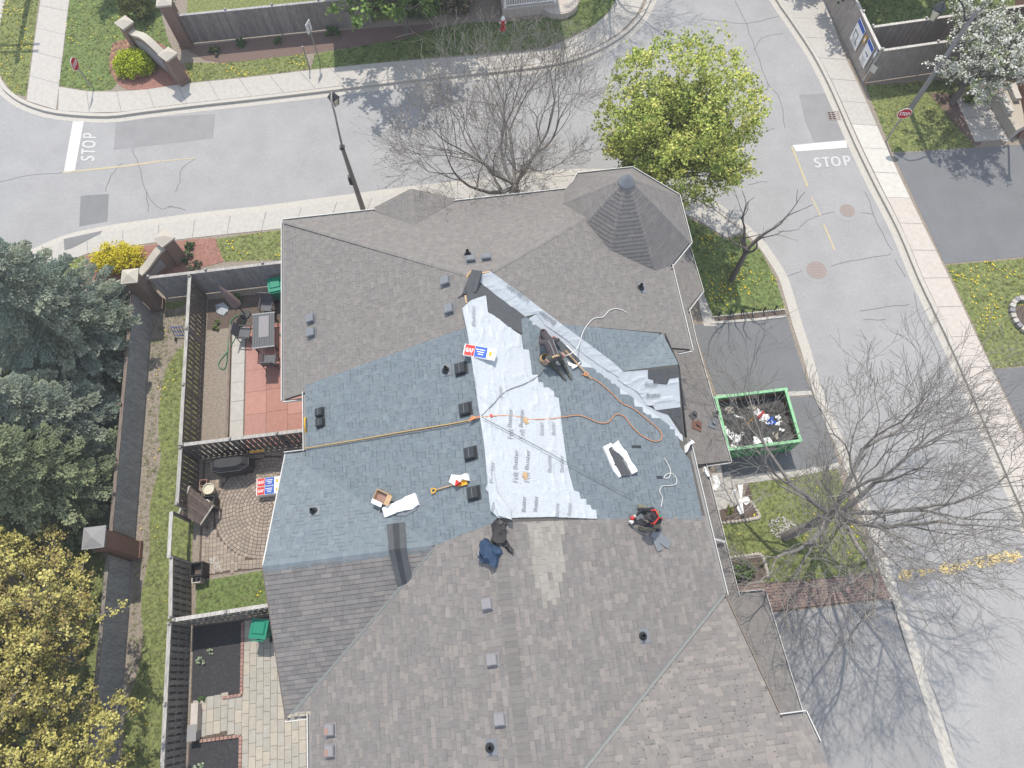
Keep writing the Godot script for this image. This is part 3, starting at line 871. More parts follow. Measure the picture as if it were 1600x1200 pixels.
func house_window(parent: Node, c: Vector3, out: Vector3, w: float, h: float) -> void:
	var s := out.cross(Vector3.UP).normalized()
	var bs := Basis(s, Vector3.UP, s.cross(Vector3.UP))
	var b := MB.new()
	for k in [-1, 1]:
		b.box(c + s * k * (w * 0.5) + out * 0.03, Vector3(0.08, h + 0.08, 0.08), bs)
		b.box(c + Vector3.UP * k * (h * 0.5) + out * 0.03, Vector3(w - 0.08, 0.08, 0.08), bs)
	b.box(c + out * 0.03, Vector3(0.05, h - 0.08, 0.06), bs)
	var f := part(parent, "window", b, M.gutter)
	var g := MB.new(); g.box(c + out * 0.012, Vector3(w - 0.1, h - 0.1, 0.02), bs)
	part(f, "pane", g, M.black)

func houses() -> void:
	var A := thing("row_house", "end row house with octagonal turret and weathered brown shingle roof", "house", H3(0, -13.7), "townhouses in the row")
	var B := thing("row_house", "middle row house half covered in new blue-grey shingles and white underlayment", "house", H3(0, -7.2), "townhouses in the row")
	var C := thing("row_house", "row house with patchy brown shingles and a row of box vents by the ridge", "house", H3(0, -1), "townhouses in the row")
	# --- walls
	wall_block(A, "wall", [-6.55, -16.75, 6.75, -16.75, 6.75, -10.25, -6.55, -10.25], 6.02, "brick_brown")
	wall_block(B, "wall", [-5.75, -10.2, 5.95, -10.2, 5.95, -4.12, -5.75, -4.12], 6.02, "brick_brown")
	wall_block(B, "wall", [-6.5, -7.45, -5.76, -7.45, -5.76, -4.12, -6.5, -4.12], 6.02, "brick_brown")
	wall_block(C, "wall", [-5.75, -4.08, 5.95, -4.08, 5.95, 4.5, -5.75, 4.5], 6.02, "brick_brown")
	wall_block(C, "wall", [-6.5, -4.08, -5.76, -4.08, -5.76, -0.25, -6.5, -0.25], 6.02, "brick_brown")
	for w in [-15.4, -12.6]: house_window(A, H3(-6.55, w, 4.4), H3(-1, 0), 1.2, 1.4)
	for w in [-6.2, -5.0]: house_window(B, H3(-6.5, w, 4.4), H3(-1, 0), 0.9, 1.4)
	house_window(C, H3(-6.5, -2.2, 4.4), H3(-1, 0), 1.2, 1.4)
	house_window(C, H3(-5.75, 2.4, 4.4), H3(-1, 0), 1.2, 1.4)
	# --- end house with the turret
	var west_a := v2([-6.95, -17.15, -6.95, -9.84, -6.13, -9.84, -6.13, -10.1, -0.17, -10.33, -0.17, -12.12])
	var r := slope(A, "roof_slope", RW, west_a)
	lay(RW, west_a, BROWN, {"thick": 0.40})
	var north := v2([-6.95, -17.15, 7.17, -17.15, 0.51, -12.12, -0.17, -12.12])
	slope(A, "roof_slope", RN, north)
	var dorm := v2([-3.54, -17.15, -0.38, -17.15, -1.96, -15.68])
	for q in Geometry2D.clip_polygons(north, dorm): lay(RN, q, BROWN, {"thick": 0.35})
	var east_a := v2([7.17, -17.15, 7.17, -9.9, 6.27, -9.9, 6.2, -10.45, 2.51, -10.45, 0.51, -12.12])
	slope(A, "roof_slope", RP, east_a)
	lay(RP, east_a, BROWN, {"thick": 0.40})
	slope(A, "roof_slope", DL, v2([-3.47, -17.3, -1.96, -17.3, -1.96, -15.66, -3.47, -17.15]), 0.06)
	lay(DL, v2([-3.47, -17.3, -1.96, -17.3, -1.96, -15.66, -3.47, -17.15]), BROWN, {"thick": 0.4})
	slope(A, "roof_slope", DR, v2([-0.45, -17.3, -1.96, -17.3, -1.96, -15.66, -0.45, -17.15]), 0.06)
	lay(DR, v2([-0.45, -17.3, -1.96, -17.3, -1.96, -15.66, -0.45, -17.15]), BROWN, {"thick": 0.4})
	gable_wall(A, [H3(-3.4, -17.1, 6.1), H3(-0.52, -17.1, 6.1), H3(-1.96, -17.1, 6.93)], H3(0, 0.2) - H3(0, 0))
	barge(A, [H3(-3.47, -17.32, 6.18), H3(-1.96, -17.32, 7.05), H3(-0.45, -17.32, 6.18)])
	# turret: eight steep facets
	var tc := Vector2(5.56, -15.27)
	var th := 9.0
	var ring := []
	for i in 8:
		var g := TAU * (i + 0.5) / 8
		ring.append(tc + Vector2(cos(g), sin(g)) * 2.74)
	for i in 8:
		var p: Vector2 = ring[i]; var q: Vector2 = ring[(i + 1) % 8]
		var md := (p + q) * 0.5 - tc
		var sl := (th - 6.2) / md.length()
		var gd := md.normalized() * -sl
		var pl := [6.2 - gd.dot((p + q) * 0.5), gd.x, gd.y]
		slope(A, "turret_facet", pl, PackedVector2Array([p, q, tc]), 0.05)
		var rows := {"butt": 0.022, "wmin": 0.2, "wmax": 0.5}
		lay(pl, PackedVector2Array([p, q, tc]), BROWN, rows)
	for i in 8:
		var p: Vector2 = ring[i]
		var hv := H3(p.x, p.y, 6.2); var ap := H3(tc.x, tc.y, th)
		var o := (H3(p.x, p.y) - H3(tc.x, tc.y)).normalized()
		var s := o.cross(Vector3.UP)
		caps(A, "hip_cap", hv, ap, (o * 0.7 + s * 0.35 + Vector3.UP * 0.75).normalized(), (o * 0.7 - s * 0.35 + Vector3.UP * 0.75).normalized(), BROWN, 0.075)
	var fin := MB.new()
	fin.lathe(H3(tc.x, tc.y, th - 0.25), [Vector2(0.30, 0.0), Vector2(0.28, 0.06), Vector2(0.12, 0.30), Vector2(0.05, 0.38), Vector2(0.0, 0.44)], 16)
	part(A, "finial", fin, M.vent_grey)
	var tw := []
	for i in 8:
		var q: Vector2 = tc + (ring[i] - tc) * 0.88
		tw.append(q.x); tw.append(q.y)
	wall_block(A, "turret_wall", tw, 6.05, "brick_brown")
	var tg := []
	for i in [3, 4, 5, 6, 7, 0]: tg.append(H3(ring[i].x, ring[i].y, 6.2))
	var last := H3(7.17, lerpf(ring[0].y, ring[1].y, (ring[0].x - 7.17) / (ring[0].x - ring[1].x)), 6.2)
	gutter(A, [H3(4.05, -17.15, 6.2), H3(ring[5].x, ring[5].y, 6.2)] + [H3(ring[6].x, ring[6].y, 6.2), H3(ring[7].x, ring[7].y, 6.2), H3(ring[0].x, ring[0].y, 6.2), last], Vector3.ZERO)
	caps(A, "hip_cap", H3(-6.93, -17.13, 6.2), H3(-0.17, -12.12, 9.1), plane_n(RW), plane_n(RN), BROWN, 0.09)
	caps(A, "hip_cap", H3(4.3, -14.98, 7.44), H3(0.6, -12.19, 9.06), plane_n(RP), plane_n(RN), BROWN, 0.09)
	caps(A, "ridge_cap", H3(-1.96, -17.3, 7.05), H3(-1.96, -15.66, 7.05), plane_n(DL), plane_n(DR), BROWN, 0.10)
	gutter(A, [H3(-6.95, -9.84, 6.15), H3(-6.95, -17.15, 6.15)], H3(1, 0))
	gutter(A, [H3(-6.95, -17.15, 6.18), H3(-3.5, -17.15, 6.18)], H3(0, 1))
	gutter(A, [H3(-0.4, -17.15, 6.18), H3(4.05, -17.15, 6.18)], H3(0, 1))
	gutter(A, [last, H3(7.17, -9.9, 6.2), H3(6.75, -9.86, 6.2)], H3(-1, 0))
	gutter(A, [H3(-6.95, -9.84, 6.15), H3(-6.2, -9.84, 6.15)], H3(0, -1))
	finish_shingles(A)
	# --- middle house
	var west_b := v2([-6.13, -10.1, -0.17, -10.33, -0.17, -4.15, -2.0, -3.87, -6.13, -7.26])
	slope(B, "roof_slope", RW, west_b)
	lay(RW, west_b, BLUE, {"thick": 0.6})
	var gab_n := v2([-6.9, -7.84, -6.13, -7.84, -6.13, -7.26, -2.0, -3.87, -6.9, -3.87])
	slope(B, "roof_slope", WN, gab_n)
	lay(WN, gab_n, BLUE, {"thick": 0.5})
	caps(B, "ridge_cap", H3(-6.9, -3.87, 8.304), H3(-2.05, -3.87, 8.304), plane_n(WN), plane_n(WS), BLUE, 0.17, true)
	var east_b := v2([-0.17, -12.12, 6.27, -6.75, 6.33, -6.6, 6.35, -4.1, -0.17, -4.12])
	slope(B, "roof_slope", RE, east_b)
	var blue_e := px_on([814, 496, 831, 496, 832, 507, 846, 509, 848, 521, 862, 523, 864, 535, 878, 537, 880, 548, 894, 550, 896, 559, 905, 559, 906, 573, 918, 574, 931, 575, 932, 582, 943, 583, 944, 590, 954, 591, 955, 599, 968, 601, 969, 616, 990, 617, 991, 635, 1004, 636, 1005, 647, 1017, 648, 1018, 653, 1038, 654, 1039, 660, 1046, 661, 1047, 670, 1054, 671, 1055, 681, 1060, 682, 1062, 697, 1078, 720, 1098, 812, 932, 811, 931, 797, 924, 796, 922, 789, 916, 789, 915, 780, 907, 780, 904, 769, 896, 767, 885, 725, 875, 647, 872, 622, 865, 620, 865, 612, 855, 606, 849, 606, 848, 598, 840, 598, 839, 586, 831, 586, 826, 547, 817, 546, 813, 499], RE)
	lay(RE, blue_e, BLUE, {"thick": 0.6})
	slope(B, "roof_slope", RS, v2([-0.17, -12.12, 0.51, -12.12, 4.4, -8.88, 6.27, -8.88, 6.27, -6.75]), 0.1)
	var east_g := v2([2.51, -10.45, 6.2, -10.42, 4.4, -8.88])
	slope(B, "roof_slope", RP, east_g)
	lay(RP, east_g, BLUE, {"thick": 0.6})
	slope(B, "roof_slope", RG, v2([4.4, -8.88, 6.27, -8.88, 6.2, -10.42]), 0.1)
	lay(RG, v2([4.4, -8.88, 6.29, -8.88, 6.22, -10.44]), BLUE, {"thick": 0.6})
	gable_wall(B, [H3(6.0, -10.1, 5.9), H3(6.0, -6.7, 5.9), H3(6.0, -8.88, 7.2)], H3(-0.2, 0) - H3(0, 0))
	gable_wall(B, [H3(-6.5, -7.5, 5.95), H3(-6.5, -4.1, 5.95), H3(-6.5, -4.1, 8.0), H3(-6.5, -4.3, 7.98)], H3(0.2, 0) - H3(0, 0))
	barge(B, [H3(-6.92, -7.84, 6.18), H3(-6.92, -3.9, 8.29)], "gutter")
	barge(B, [H3(6.31, -10.42, 6.6), H3(6.31, -8.88, 7.39), H3(6.33, -6.75, 6.3)], "vent_dark")
	gutter(B, [H3(-6.13, -9.84, 6.5), H3(-6.13, -7.84, 6.5)], H3(1, 0))
	gutter(B, [H3(-6.9, -7.84, 6.18), H3(-6.13, -7.84, 6.18)], H3(0, 1))
	gutter(B, [H3(6.36, -6.6, 6.27), H3(6.38, -4.1, 6.26)], H3(-1, 0))
	finish_shingles(B)
	# --- lower house
	var gab_s := v2([-6.9, -3.87, -2.0, -3.87, -6.9, 0.15])
	slope(C, "roof_slope", WS, gab_s)
	lay(WS, gab_s, BROWN_WORN, {"butt": 0.024, "wmin": 0.15, "wmax": 0.40})
	var west_c := v2([-0.17, -4.15, -2.0, -3.87, -6.72, 0.02, -6.1, 0.04, -6.1, 4.5, -0.17, 4.5])
	slope(C, "roof_slope", RW, west_c)
	lay(RW, west_c, BROWN_WORN, {"thick": 0.35, "wmin": 0.13, "wmax": 0.3})
	var east_c := v2([-0.17, -4.12, 6.35, -4.1, 6.42, -1.68, -0.17, 3.32])
	slope(C, "roof_slope", RE, east_c)
	var fpx := px_on([826, 812, 878, 812, 882, 905, 868, 945, 846, 948, 832, 880], RE)
	var fr := frame(RE)
	var pale := PackedVector2Array()
	for q in fpx: pale.append(to_st(fr, q))
	lay(RE, east_c, BROWN_WORN, {"thick": 0.35, "wmin": 0.13, "wmax": 0.3, "pale": pale})
	var gab_e := v2([6.42, -1.68, 6.6, 1.7, 7.25, 1.72, 7.25, 3.32, -0.17, 3.32])
	slope(C, "roof_slope", EN, gab_e)
	lay(EN, gab_e, BROWN_WORN, {"thick": 0.35, "wmin": 0.15, "wmax": 0.34})
	slope(C, "roof_slope", [EN[0] + 2 * 0.58 * 3.32, 0.0, -0.58], v2([-0.17, 3.32, 7.25, 3.32, 7.25, 7.0, 5.0, 7.0]))
	# brick edge below the gable and metal valleys
	gable_wall(C, [H3(-6.5, -4.08, 5.95), H3(-6.5, -0.1, 5.95), H3(-6.5, -4.08, 8.0)], H3(0.2, 0) - H3(0, 0))
	gable_wall(C, [H3(6.1, -1.4, 5.95), H3(6.1, 3.3, 5.95), H3(6.1, 3.3, 8.9)], H3(-0.2, 0) - H3(0, 0))
	var mv := MB.new()
	var va := onp(-2.1, -3.79, RW); var vb := onp(-6.72, 0.0, RW)
	var nn := plane_n(RW)
	var dv := (vb - va).normalized(); var sv := dv.cross(nn).normalized()
	if sv.dot(H3(1, 1)) < 0: sv = -sv
	mv.hexa([va, vb, vb + sv * 0.10, va + sv * 0.10, va + nn * 0.018, vb + nn * 0.018, vb + sv * 0.11 + nn * 0.018, va + sv * 0.05 + nn * 0.018])
	part(C, "valley_flashing", mv, M.metal_valley)
	mv = MB.new()
	va = onp(6.4, -1.68, RE); vb = onp(-0.1, 3.27, RE); nn = plane_n(RE)
	dv = (vb - va).normalized(); sv = dv.cross(nn).normalized()
	var sw := sv if sv.dot(H3(-1, -1)) > 0 else -sv
	mv.hexa([va, vb, vb + sw * 0.05, va + sw * 0.05, va + nn * 0.018, vb + nn * 0.018, vb + sw * 0.05 + nn * 0.018, va + sw * 0.05 + nn * 0.018])
	var ne := plane_n(EN)
	var se := dv.cross(ne).normalized()
	if se.dot(H3(1, 1)) < 0: se = -se
	mv.hexa([va, vb, vb + se * 0.06, va + se * 0.06, va + ne * 0.018, vb + ne * 0.018, vb + se * 0.06 + ne * 0.018, va + se * 0.06 + ne * 0.018])
	part(C, "valley_flashing", mv, M.metal_valley)
	caps(C, "ridge_cap", H3(-0.17, 3.2, 9.1), H3(-0.17, -4.1, 9.1), plane_n(RW), plane_n(RE), [Color(0.225, 0.212, 0.204), Color(0.238, 0.225, 0.215), Color(0.21, 0.2, 0.193)], 0.19, true)
	caps(C, "ridge_cap", H3(7.25, 3.32, 9.1), H3(0.0, 3.32, 9.1), plane_n(EN), plane_n([0, 0, -0.58]), BROWN_WORN, 0.15)
	barge(C, [H3(-6.92, -3.85, 8.29), H3(-6.92, 0.15, 6.18)])
	barge(C, [H3(6.46, -1.68, 6.2), H3(6.64, 1.7, 8.16)])
	gutter(C, [H3(-6.12, 0.14, 6.46), H3(-6.12, 4.4, 6.46)], H3(1, 0))
	gutter(C, [H3(-6.9, 0.14, 6.14), H3(-6.12, 0.14, 6.14)], H3(0, -1))
	gutter(C, [H3(6.38, -4.1, 6.26), H3(6.42, -1.7, 6.25)], H3(-1, 0))
	gutter(C, [H3(6.64, 1.7, 8.14), H3(7.25, 1.70, 8.14), H3(7.27, 2.3, 8.48)], Vector3.ZERO)
	finish_shingles(C)
	# --- low porch roofs on the east side, one for each house
	for k in 3:
		var hs: Node3D = [A, B, C][k]
		var poly: PackedVector2Array
		var pl: Array = PA if k < 2 else PB
		if k == 0: poly = px_on([1046, 425, 1076, 387, 1096, 455, 1074, 484, 1085, 533, 1046, 548], PA)
		elif k == 1: poly = px_on([1046, 548, 1085, 533, 1104, 600, 1139, 720, 1070, 728], PA)
		else: poly = v2([5.98, -6.43, 7.5, -6.41, 7.58, -1.82, 8.60, -1.80, 8.85, 1.9, 8.85, 4.5, 5.98, 4.5])
		slope(hs, "porch_roof_slope", pl, poly, 0.1)
		lay(pl, poly, BROWN, {"thick": 0.4})
		var bb := MB.new()
		for a in tabs: emit_tab(bb, a)
		tabs = []
		part(hs, "porch_shingles", bb, M.shingle, true)
		var wl := PackedVector3Array()
		for q in poly: wl.append(H3(q.x, q.y, 2.55))
		var ctr := Vector2.ZERO
		for q in poly: ctr += q / poly.size()
		var wb := MB.new()
		var sh := []
		for q in poly:
			var e := ctr + (q - ctr) * 0.86
			sh.append(e.x); sh.append(e.y)
		wb.prism(Q(sh, 2.6), Vector3(0, -2.7, 0))
		part(hs, "porch_wall", wb, M.brick_brown)
	var pa := func(l): 
		var o := []
		for i in range(0, l.size(), 2): o.append(on(l[i], l[i + 1], PA))
		return o
	gutter(A, pa.call([1076, 387, 1096, 455, 1074, 484, 1085, 533]), Vector3.ZERO)
	gutter(B, pa.call([1085, 533, 1104, 600, 1139, 720]), H3(-1, 0))
	gutter(B, [on(1139, 720, PA), onp(7.5, -6.45, PB)], H3(0, -1))
	gutter(C, [onp(7.5, -6.4, PB), onp(7.58, -1.82, PB)], H3(-1, 0))
	gutter(C, [onp(7.58, -1.82, PB), onp(8.6, -1.8, PB)], H3(0, 1))
	gutter(C, [onp(8.6, -1.8, PB), onp(8.85, 1.9, PB), onp(8.85, 4.4, PB)], H3(-1, 0))
	var ev := MB.new()      # closed end of the middle house's porch roof
	ev.prism(PackedVector3Array([onp(5.98, -6.42, PA), on(1139, 720, PA), onp(5.98, -6.42, PB)]), H3(0, -0.04) - H3(0, 0))
	part(B, "porch_end", ev, M.fascia)
	var dp := MB.new()      # downspout lying across the porch roof
	dp.tube([H3(6.05, -3.35, 5.9), at(1106, 841, 4.2), at(1131, 847, 3.66)], 0.06, 0.06, 8)
	part(C, "downspout", dp, M.gutter)
	underlay(B, A)

func felt_patch(parent: Node, called: String, pl: Array, list: Array, m: String, lift: float, wrinkle: float, seed_: int) -> MeshInstance3D:
	# a sheet of underlayment on the roof with creases and bubbles
	var f := frame(pl)
	var poly := PackedVector2Array()
	for q in px_on(list, pl): poly.append(to_st(f, q))
	var n := FastNoiseLite.new(); n.seed = seed_; n.frequency = 0.9; n.fractal_octaves = 3
	var lo := Vector2(1e9, 1e9); var hi := Vector2(-1e9, -1e9)
	for q in poly:
		lo = lo.min(q); hi = hi.max(q)
	var g := 0.07
	var b := MB.new()
	var hgt := func(q: Vector2) -> Vector3:
		var w := n.get_noise_2d(q.x * 2.0, q.y * 0.6)
		var rid := pow(1.0 - absf(n.get_noise_2d(q.x * 0.7 + 40.0, q.y * 1.6)), 8.0)
		return to_3d(f, q, lift + (w * 0.5 + 0.5) * wrinkle + rid * wrinkle * 1.6)
	var y := lo.y
	while y < hi.y:
		var x := lo.x
		while x < hi.x:
			var cell := PackedVector2Array([Vector2(x, y), Vector2(x + g, y), Vector2(x + g, y + g), Vector2(x, y + g)])
			var ins := 0
			for q in cell:
				if Geometry2D.is_point_in_polygon(q, poly): ins += 1
			var cuts := []
			if ins == 4: cuts = [cell]
			elif ins > 0: cuts = Geometry2D.intersect_polygons(cell, poly)
			for cut in cuts:
				var pts := []
				for q in cut: pts.append(hgt.call(q))
				for i in range(1, pts.size() - 1): b.tri(pts[0], pts[i], pts[i + 1], _up(pts[0], pts[i], pts[i + 1]))
			x += g
		y += g
	for i in poly.size():
		var p := poly[i]; var q := poly[(i + 1) % poly.size()]
		var k := maxi(1, int(p.distance_to(q) / 0.1))
		for j in k:
			var a := p.lerp(q, float(j) / k); var d := p.lerp(q, float(j + 1) / k)
			b.quad(hgt.call(a), hgt.call(d), to_3d(f, d), to_3d(f, a))
	return part(parent, called, b, M[m])
func _up(a: Vector3, b: Vector3, c: Vector3) -> Vector3:
	var n := (b - a).cross(c - a).normalized()
	return n if n.y > 0 else -n
func print_on(parent: Node, txt: String, pl: Array, x: float, y: float, x1: float, y1: float, tall: float, m: String) -> void:
	# lettering centred between two pixels, read from the first to the second
	var a := on(x, y, pl); var d := on(x1, y1, pl)
	var n := plane_n(pl)
	var xd := (d - a).normalized()
	text_mesh(parent, "lettering", txt, (a + d) * 0.5 + n * 0.058, xd, n.cross(xd), a.distance_to(d), tall, M[m])
func underlay(B: Node3D, A: Node3D) -> void:
	var big := felt_patch(B, "underlayment", RE, [722, 482, 730, 520, 733, 540, 748, 640, 757, 700, 762, 760, 766, 798, 778, 810, 860, 808, 932, 811, 931, 797, 924, 796, 922, 789, 916, 789, 915, 780, 907, 780, 904, 769, 896, 767, 885, 725, 875, 647, 872, 622, 865, 620, 865, 612, 855, 606, 849, 606, 848, 598, 840, 598, 839, 586, 831, 586, 826, 547, 817, 546, 814, 525, 790, 508, 772, 494, 762, 488, 759, 462, 735, 470], "felt", 0.012, 0.022, 4)
	felt_patch(B, "underlayment", RE, [775, 650, 833, 642, 846, 700, 862, 808, 778, 810, 766, 797, 768, 760], "felt", 0.032, 0.010, 9)
	felt_patch(B, "ice_shield", RE, [738, 424, 748, 440, 775, 462, 800, 480, 820, 495, 814, 498, 816, 522, 795, 512, 775, 496, 763, 490, 760, 461, 731, 472, 727, 445], "ice_shield", 0.022, 0.006, 5)
	felt_patch(B, "underlayment", RS, [748, 428, 766, 424, 800, 448, 840, 478, 884, 511, 930, 545, 958, 566, 973, 580, 968, 590, 940, 573, 905, 548, 880, 527, 852, 508, 838, 490, 820, 495, 775, 462, 750, 443], "felt", 0.012, 0.012, 6)
	felt_patch(B, "underlayment", RS, [972, 581, 1012, 578, 1012, 592, 1020, 594, 1021, 600, 1042, 601, 1046, 592, 1060, 590, 1063, 636, 1024, 641, 1020, 634, 1010, 633, 996, 612, 978, 602, 964, 592], "felt", 0.012, 0.016, 7)
	felt_patch(B, "ice_shield", RS, [1012, 579, 1060, 574, 1062, 591, 1046, 592, 1042, 601, 1021, 600, 1020, 594, 1012, 592], "ice_shield", 0.013, 0.004, 8)
	felt_patch(B, "ice_shield", RS, [1024, 641, 1063, 635, 1066, 672, 1068, 682, 1060, 666, 1052, 656, 1044, 648], "ice_shield", 0.013, 0.004, 10)
	felt_patch(B, "underlayment", RE, [814, 497, 838, 492, 880, 527, 911, 548, 940, 573, 966, 590, 1000, 612, 1024, 641, 1050, 655, 1066, 676, 1067, 690, 1040, 668, 1000, 640, 960, 612, 900, 572, 850, 522], "felt", 0.0008, 0.0, 11)
	felt_patch(B, "underlayment", RS, [838, 490, 852, 508, 880, 527, 905, 548, 940, 573, 968, 590, 978, 602, 996, 612, 1010, 633, 1024, 641, 1044, 648, 1066, 682, 1060, 690, 1020, 655, 985, 628, 950, 600, 905, 565, 860, 528, 826, 498], "felt", 0.003, 0.0, 13)
	# loose flap of shield folded over the peak
	var fl := MB.new()
	var p0 := on(738, 424, RW); var p1 := on(722, 462, RW); var p2 := on(715, 466, RW)
	fl.hexa([p0, p1, p1 + H3(0.5, 0), p0 + H3(0.3, 0.1), p0 + Vector3.UP * 0.12, p1 + Vector3.UP * 0.10, p1 + H3(0.45, 0.0, 0.14), p0 + H3(0.3, 0.1, 0.12)])
	fl.hexa([p1, p2, p2 + H3(0.1, 0.05), p1 + H3(0.1, 0.05), p1 + Vector3.UP * 0.06, p2 + Vector3.UP * 0.03, p2 + H3(0.1, 0.05, 0.03), p1 + H3(0.1, 0.05, 0.06)])
	part(B, "folded_shield_flap", fl, M.ice_shield)
	var wd := MB.new()
	wd.bar(on(729, 434, RW) + Vector3.UP * 0.03, on(736, 424, RW) + Vector3.UP * 0.03, 0.06, 0.02)
	wd.bar(on(746, 428, RN) + Vector3.UP * 0.02, on(765, 425, RN) + Vector3.UP * 0.02, 0.05, 0.02)
	wd.bar(on(727, 462, RE) + Vector3.UP * 0.02, on(729, 474, RE) + Vector3.UP * 0.02, 0.05, 0.02)
	part(B, "bare_deck_edge", wd, M.wood_raw)
	# folded corner of felt over the ridge at the lower end, and a pale drip edge strip
	felt_patch(B, "underlayment", RW, [760, 764, 772, 735, 778, 770, 800, 800, 800, 812, 780, 806, 772, 782], "felt", 0.03, 0.02, 12)
	var wl := MB.new()
	wl.bar(on(742, 590, RW) + Vector3.UP * 0.03, on(753, 655, RW) + Vector3.UP * 0.03, 0.06, 0.01)
	wl.bar(on(755, 665, RW) + Vector3.UP * 0.03, on(769, 768, RW) + Vector3.UP * 0.03, 0.06, 0.01)
	part(B, "white_edge_strip", wl, M.white)
	# printed name of the underlayment
	for q in [[739, 510, 739, 478, "felt_print_pale"], [781, 622, 781, 604, "felt_print_pale"], [767, 755, 769, 722, "felt_print_pale"], [795, 668, 797, 640, "felt_print"], [813, 668, 815, 640, "felt_print"], [804, 734, 806, 704, "felt_print"], [822, 734, 824, 704, "felt_print"], [817, 800, 818, 776, "felt_print"], [835, 800, 837, 776, "felt_print"], [767, 800, 771, 785, "felt_print_pale"]]:
		print_on(big, "Buster", RE, q[0], q[1], q[2], q[3], 0.125, q[4])
	for q in [[796, 686, 797, 671], [814, 686, 815, 671], [804, 754, 805, 738], [822, 754, 823, 738]]:
		print_on(big, "Felt", RE, q[0], q[1], q[2], q[3], 0.17, "felt_print_pale")
	for q in [[858, 738, 857, 712], [877, 738, 876, 712], [846, 680, 845, 660], [864, 680, 863, 660], [869, 808, 870, 786], [888, 806, 889, 786]]:
		print_on(big, "Buster", RE, q[0], q[1], q[2], q[3], 0.13, "felt_print_pale")
	print_on(big, "Buster", RS, 815, 462, 791, 446, 0.16, "felt_print")
	print_on(big, "Buster", RS, 867, 505, 842, 487, 0.16, "felt_print")
	print_on(big, "Felt", RS, 826, 470, 817, 464, 0.16, "felt_print_pale")
	print_on(big, "Buster", RS, 1008, 601, 1028, 600, 0.15, "felt_print")
	print_on(big, "Buster", RS, 1010, 618, 1032, 617, 0.15, "felt_print")

# ---------- fences, pillars, sign walls ----------
var unit_box: BoxMesh
var wood_mats := {}
func wood(tone: Color) -> StandardMaterial3D:
	var key := "%.2f%.2f%.2f" % [tone.r, tone.g, tone.b]
	if not wood_mats.has(key):
		var m: StandardMaterial3D = M.fence_grey.duplicate()
		m.vertex_color_use_as_albedo = false
		m.albedo_color = Color(tone.r / 0.75, tone.g / 0.75, tone.b / 0.75).linear_to_srgb()
		wood_mats[key] = m
	return wood_mats[key]
func ubox(parent: Node, called: String, ctr: Vector3, size: Vector3, bs: Basis, m: Material) -> MeshInstance3D:
	if unit_box == null:
		unit_box = BoxMesh.new(); unit_box.size = Vector3.ONE
	var o := MeshInstance3D.new()
	o.mesh = unit_box; o.material_override = m
	var off := Vector3.ZERO
	var p := parent
	while p is Node3D and p != self:
		off += p.position; p = p.get_parent()
	named(o, called, parent)
	o.transform = Transform3D(bs * Basis.from_scale(size), ctr - off)
	return o
# mode 0: close boards; mode 1: boards alternating on both sides of the rails
func board_fence(label: String, a: Vector3, b: Vector3, h: float, mode: int, tones: Array, post_every := 2.4, rail_tone := Color(0.30, 0.29, 0.28), cap := true) -> Node3D:
	var t := thing("board_fence", label, "fence", a)
	var ln := a.distance_to(b); var d := (b - a) / ln
	var s := d.cross(Vector3.UP)
	var bs := Basis(d, Vector3.UP, s)
	var fs := 1.0 if s.dot(-a) > 0.0 else -1.0
	var step := 0.142 if mode == 0 else 0.115
	var n := int(ln / step)
	for i in n:
		var sd := 0.03 * fs if mode == 0 else (0.05 if i % 2 == 0 else -0.05)
		var c := a + d * ((i + 0.5) * step) + s * sd
		var hh := h - 0.1 + rng.randf_range(-0.012, 0.012)
		ubox(t, "board", c + Vector3.UP * (hh * 0.5 + 0.05), Vector3(0.138 if mode == 0 else 0.15, hh, 0.018), bs * Basis(Vector3.UP, rng.randf_range(-0.02, 0.02)), wood(tones[rng.randi() % tones.size()]))
	var rm := wood(rail_tone)
	for y in ([0.25, h - 0.25] if mode == 0 else [0.3, h * 0.52, h - 0.22]):
		ubox(t, "rail", (a + b) * 0.5 + Vector3.UP * y + s * (-0.01 * fs if mode == 0 else 0.0), Vector3(ln, 0.085, 0.04), bs, rm)
	if cap: ubox(t, "cap_rail", (a + b) * 0.5 + Vector3.UP * (h - 0.02), Vector3(ln, 0.035, 0.14), bs, rm)
	var k := maxi(1, int(round(ln / post_every)))
	for i in k + 1:
		ubox(t, "post", a + d * (ln * i / k) + Vector3.UP * (h * 0.5 + 0.04) - s * fs * (0.045 if mode == 0 else 0.0), Vector3(0.10, h + 0.10, 0.10), bs, wood(rail_tone * 0.8))
	return t
func pillar_parts(t: Node, c: Vector3, bs: Basis, w: float, h: float, m: String, cap_w := 0.14, cap_m := "cap_stone") -> void:
	var b := MB.new()
	b.box(c + Vector3.UP * (h * 0.5 - 0.1), Vector3(w, h + 0.2 - 0.2, w), bs)
	b.box(c + Vector3.UP * 0.1, Vector3(w + 0.06, 0.3, w + 0.06), bs)
	part(t, "shaft", b, M[m])
	b = MB.new()
	b.box(c + Vector3.UP * (h - 0.04), Vector3(w + cap_w - 0.05, 0.06, w + cap_w - 0.05), bs)
	b.box(c + Vector3.UP * (h + 0.03), Vector3(w + cap_w + 0.02, 0.08, w + cap_w + 0.02), bs)
	b.box(c + Vector3.UP * (h + 0.15), Vector3(w + cap_w - 0.04, 0.16, w + cap_w - 0.04), bs, 0.12)
	part(t, "cap", b, M[cap_m])
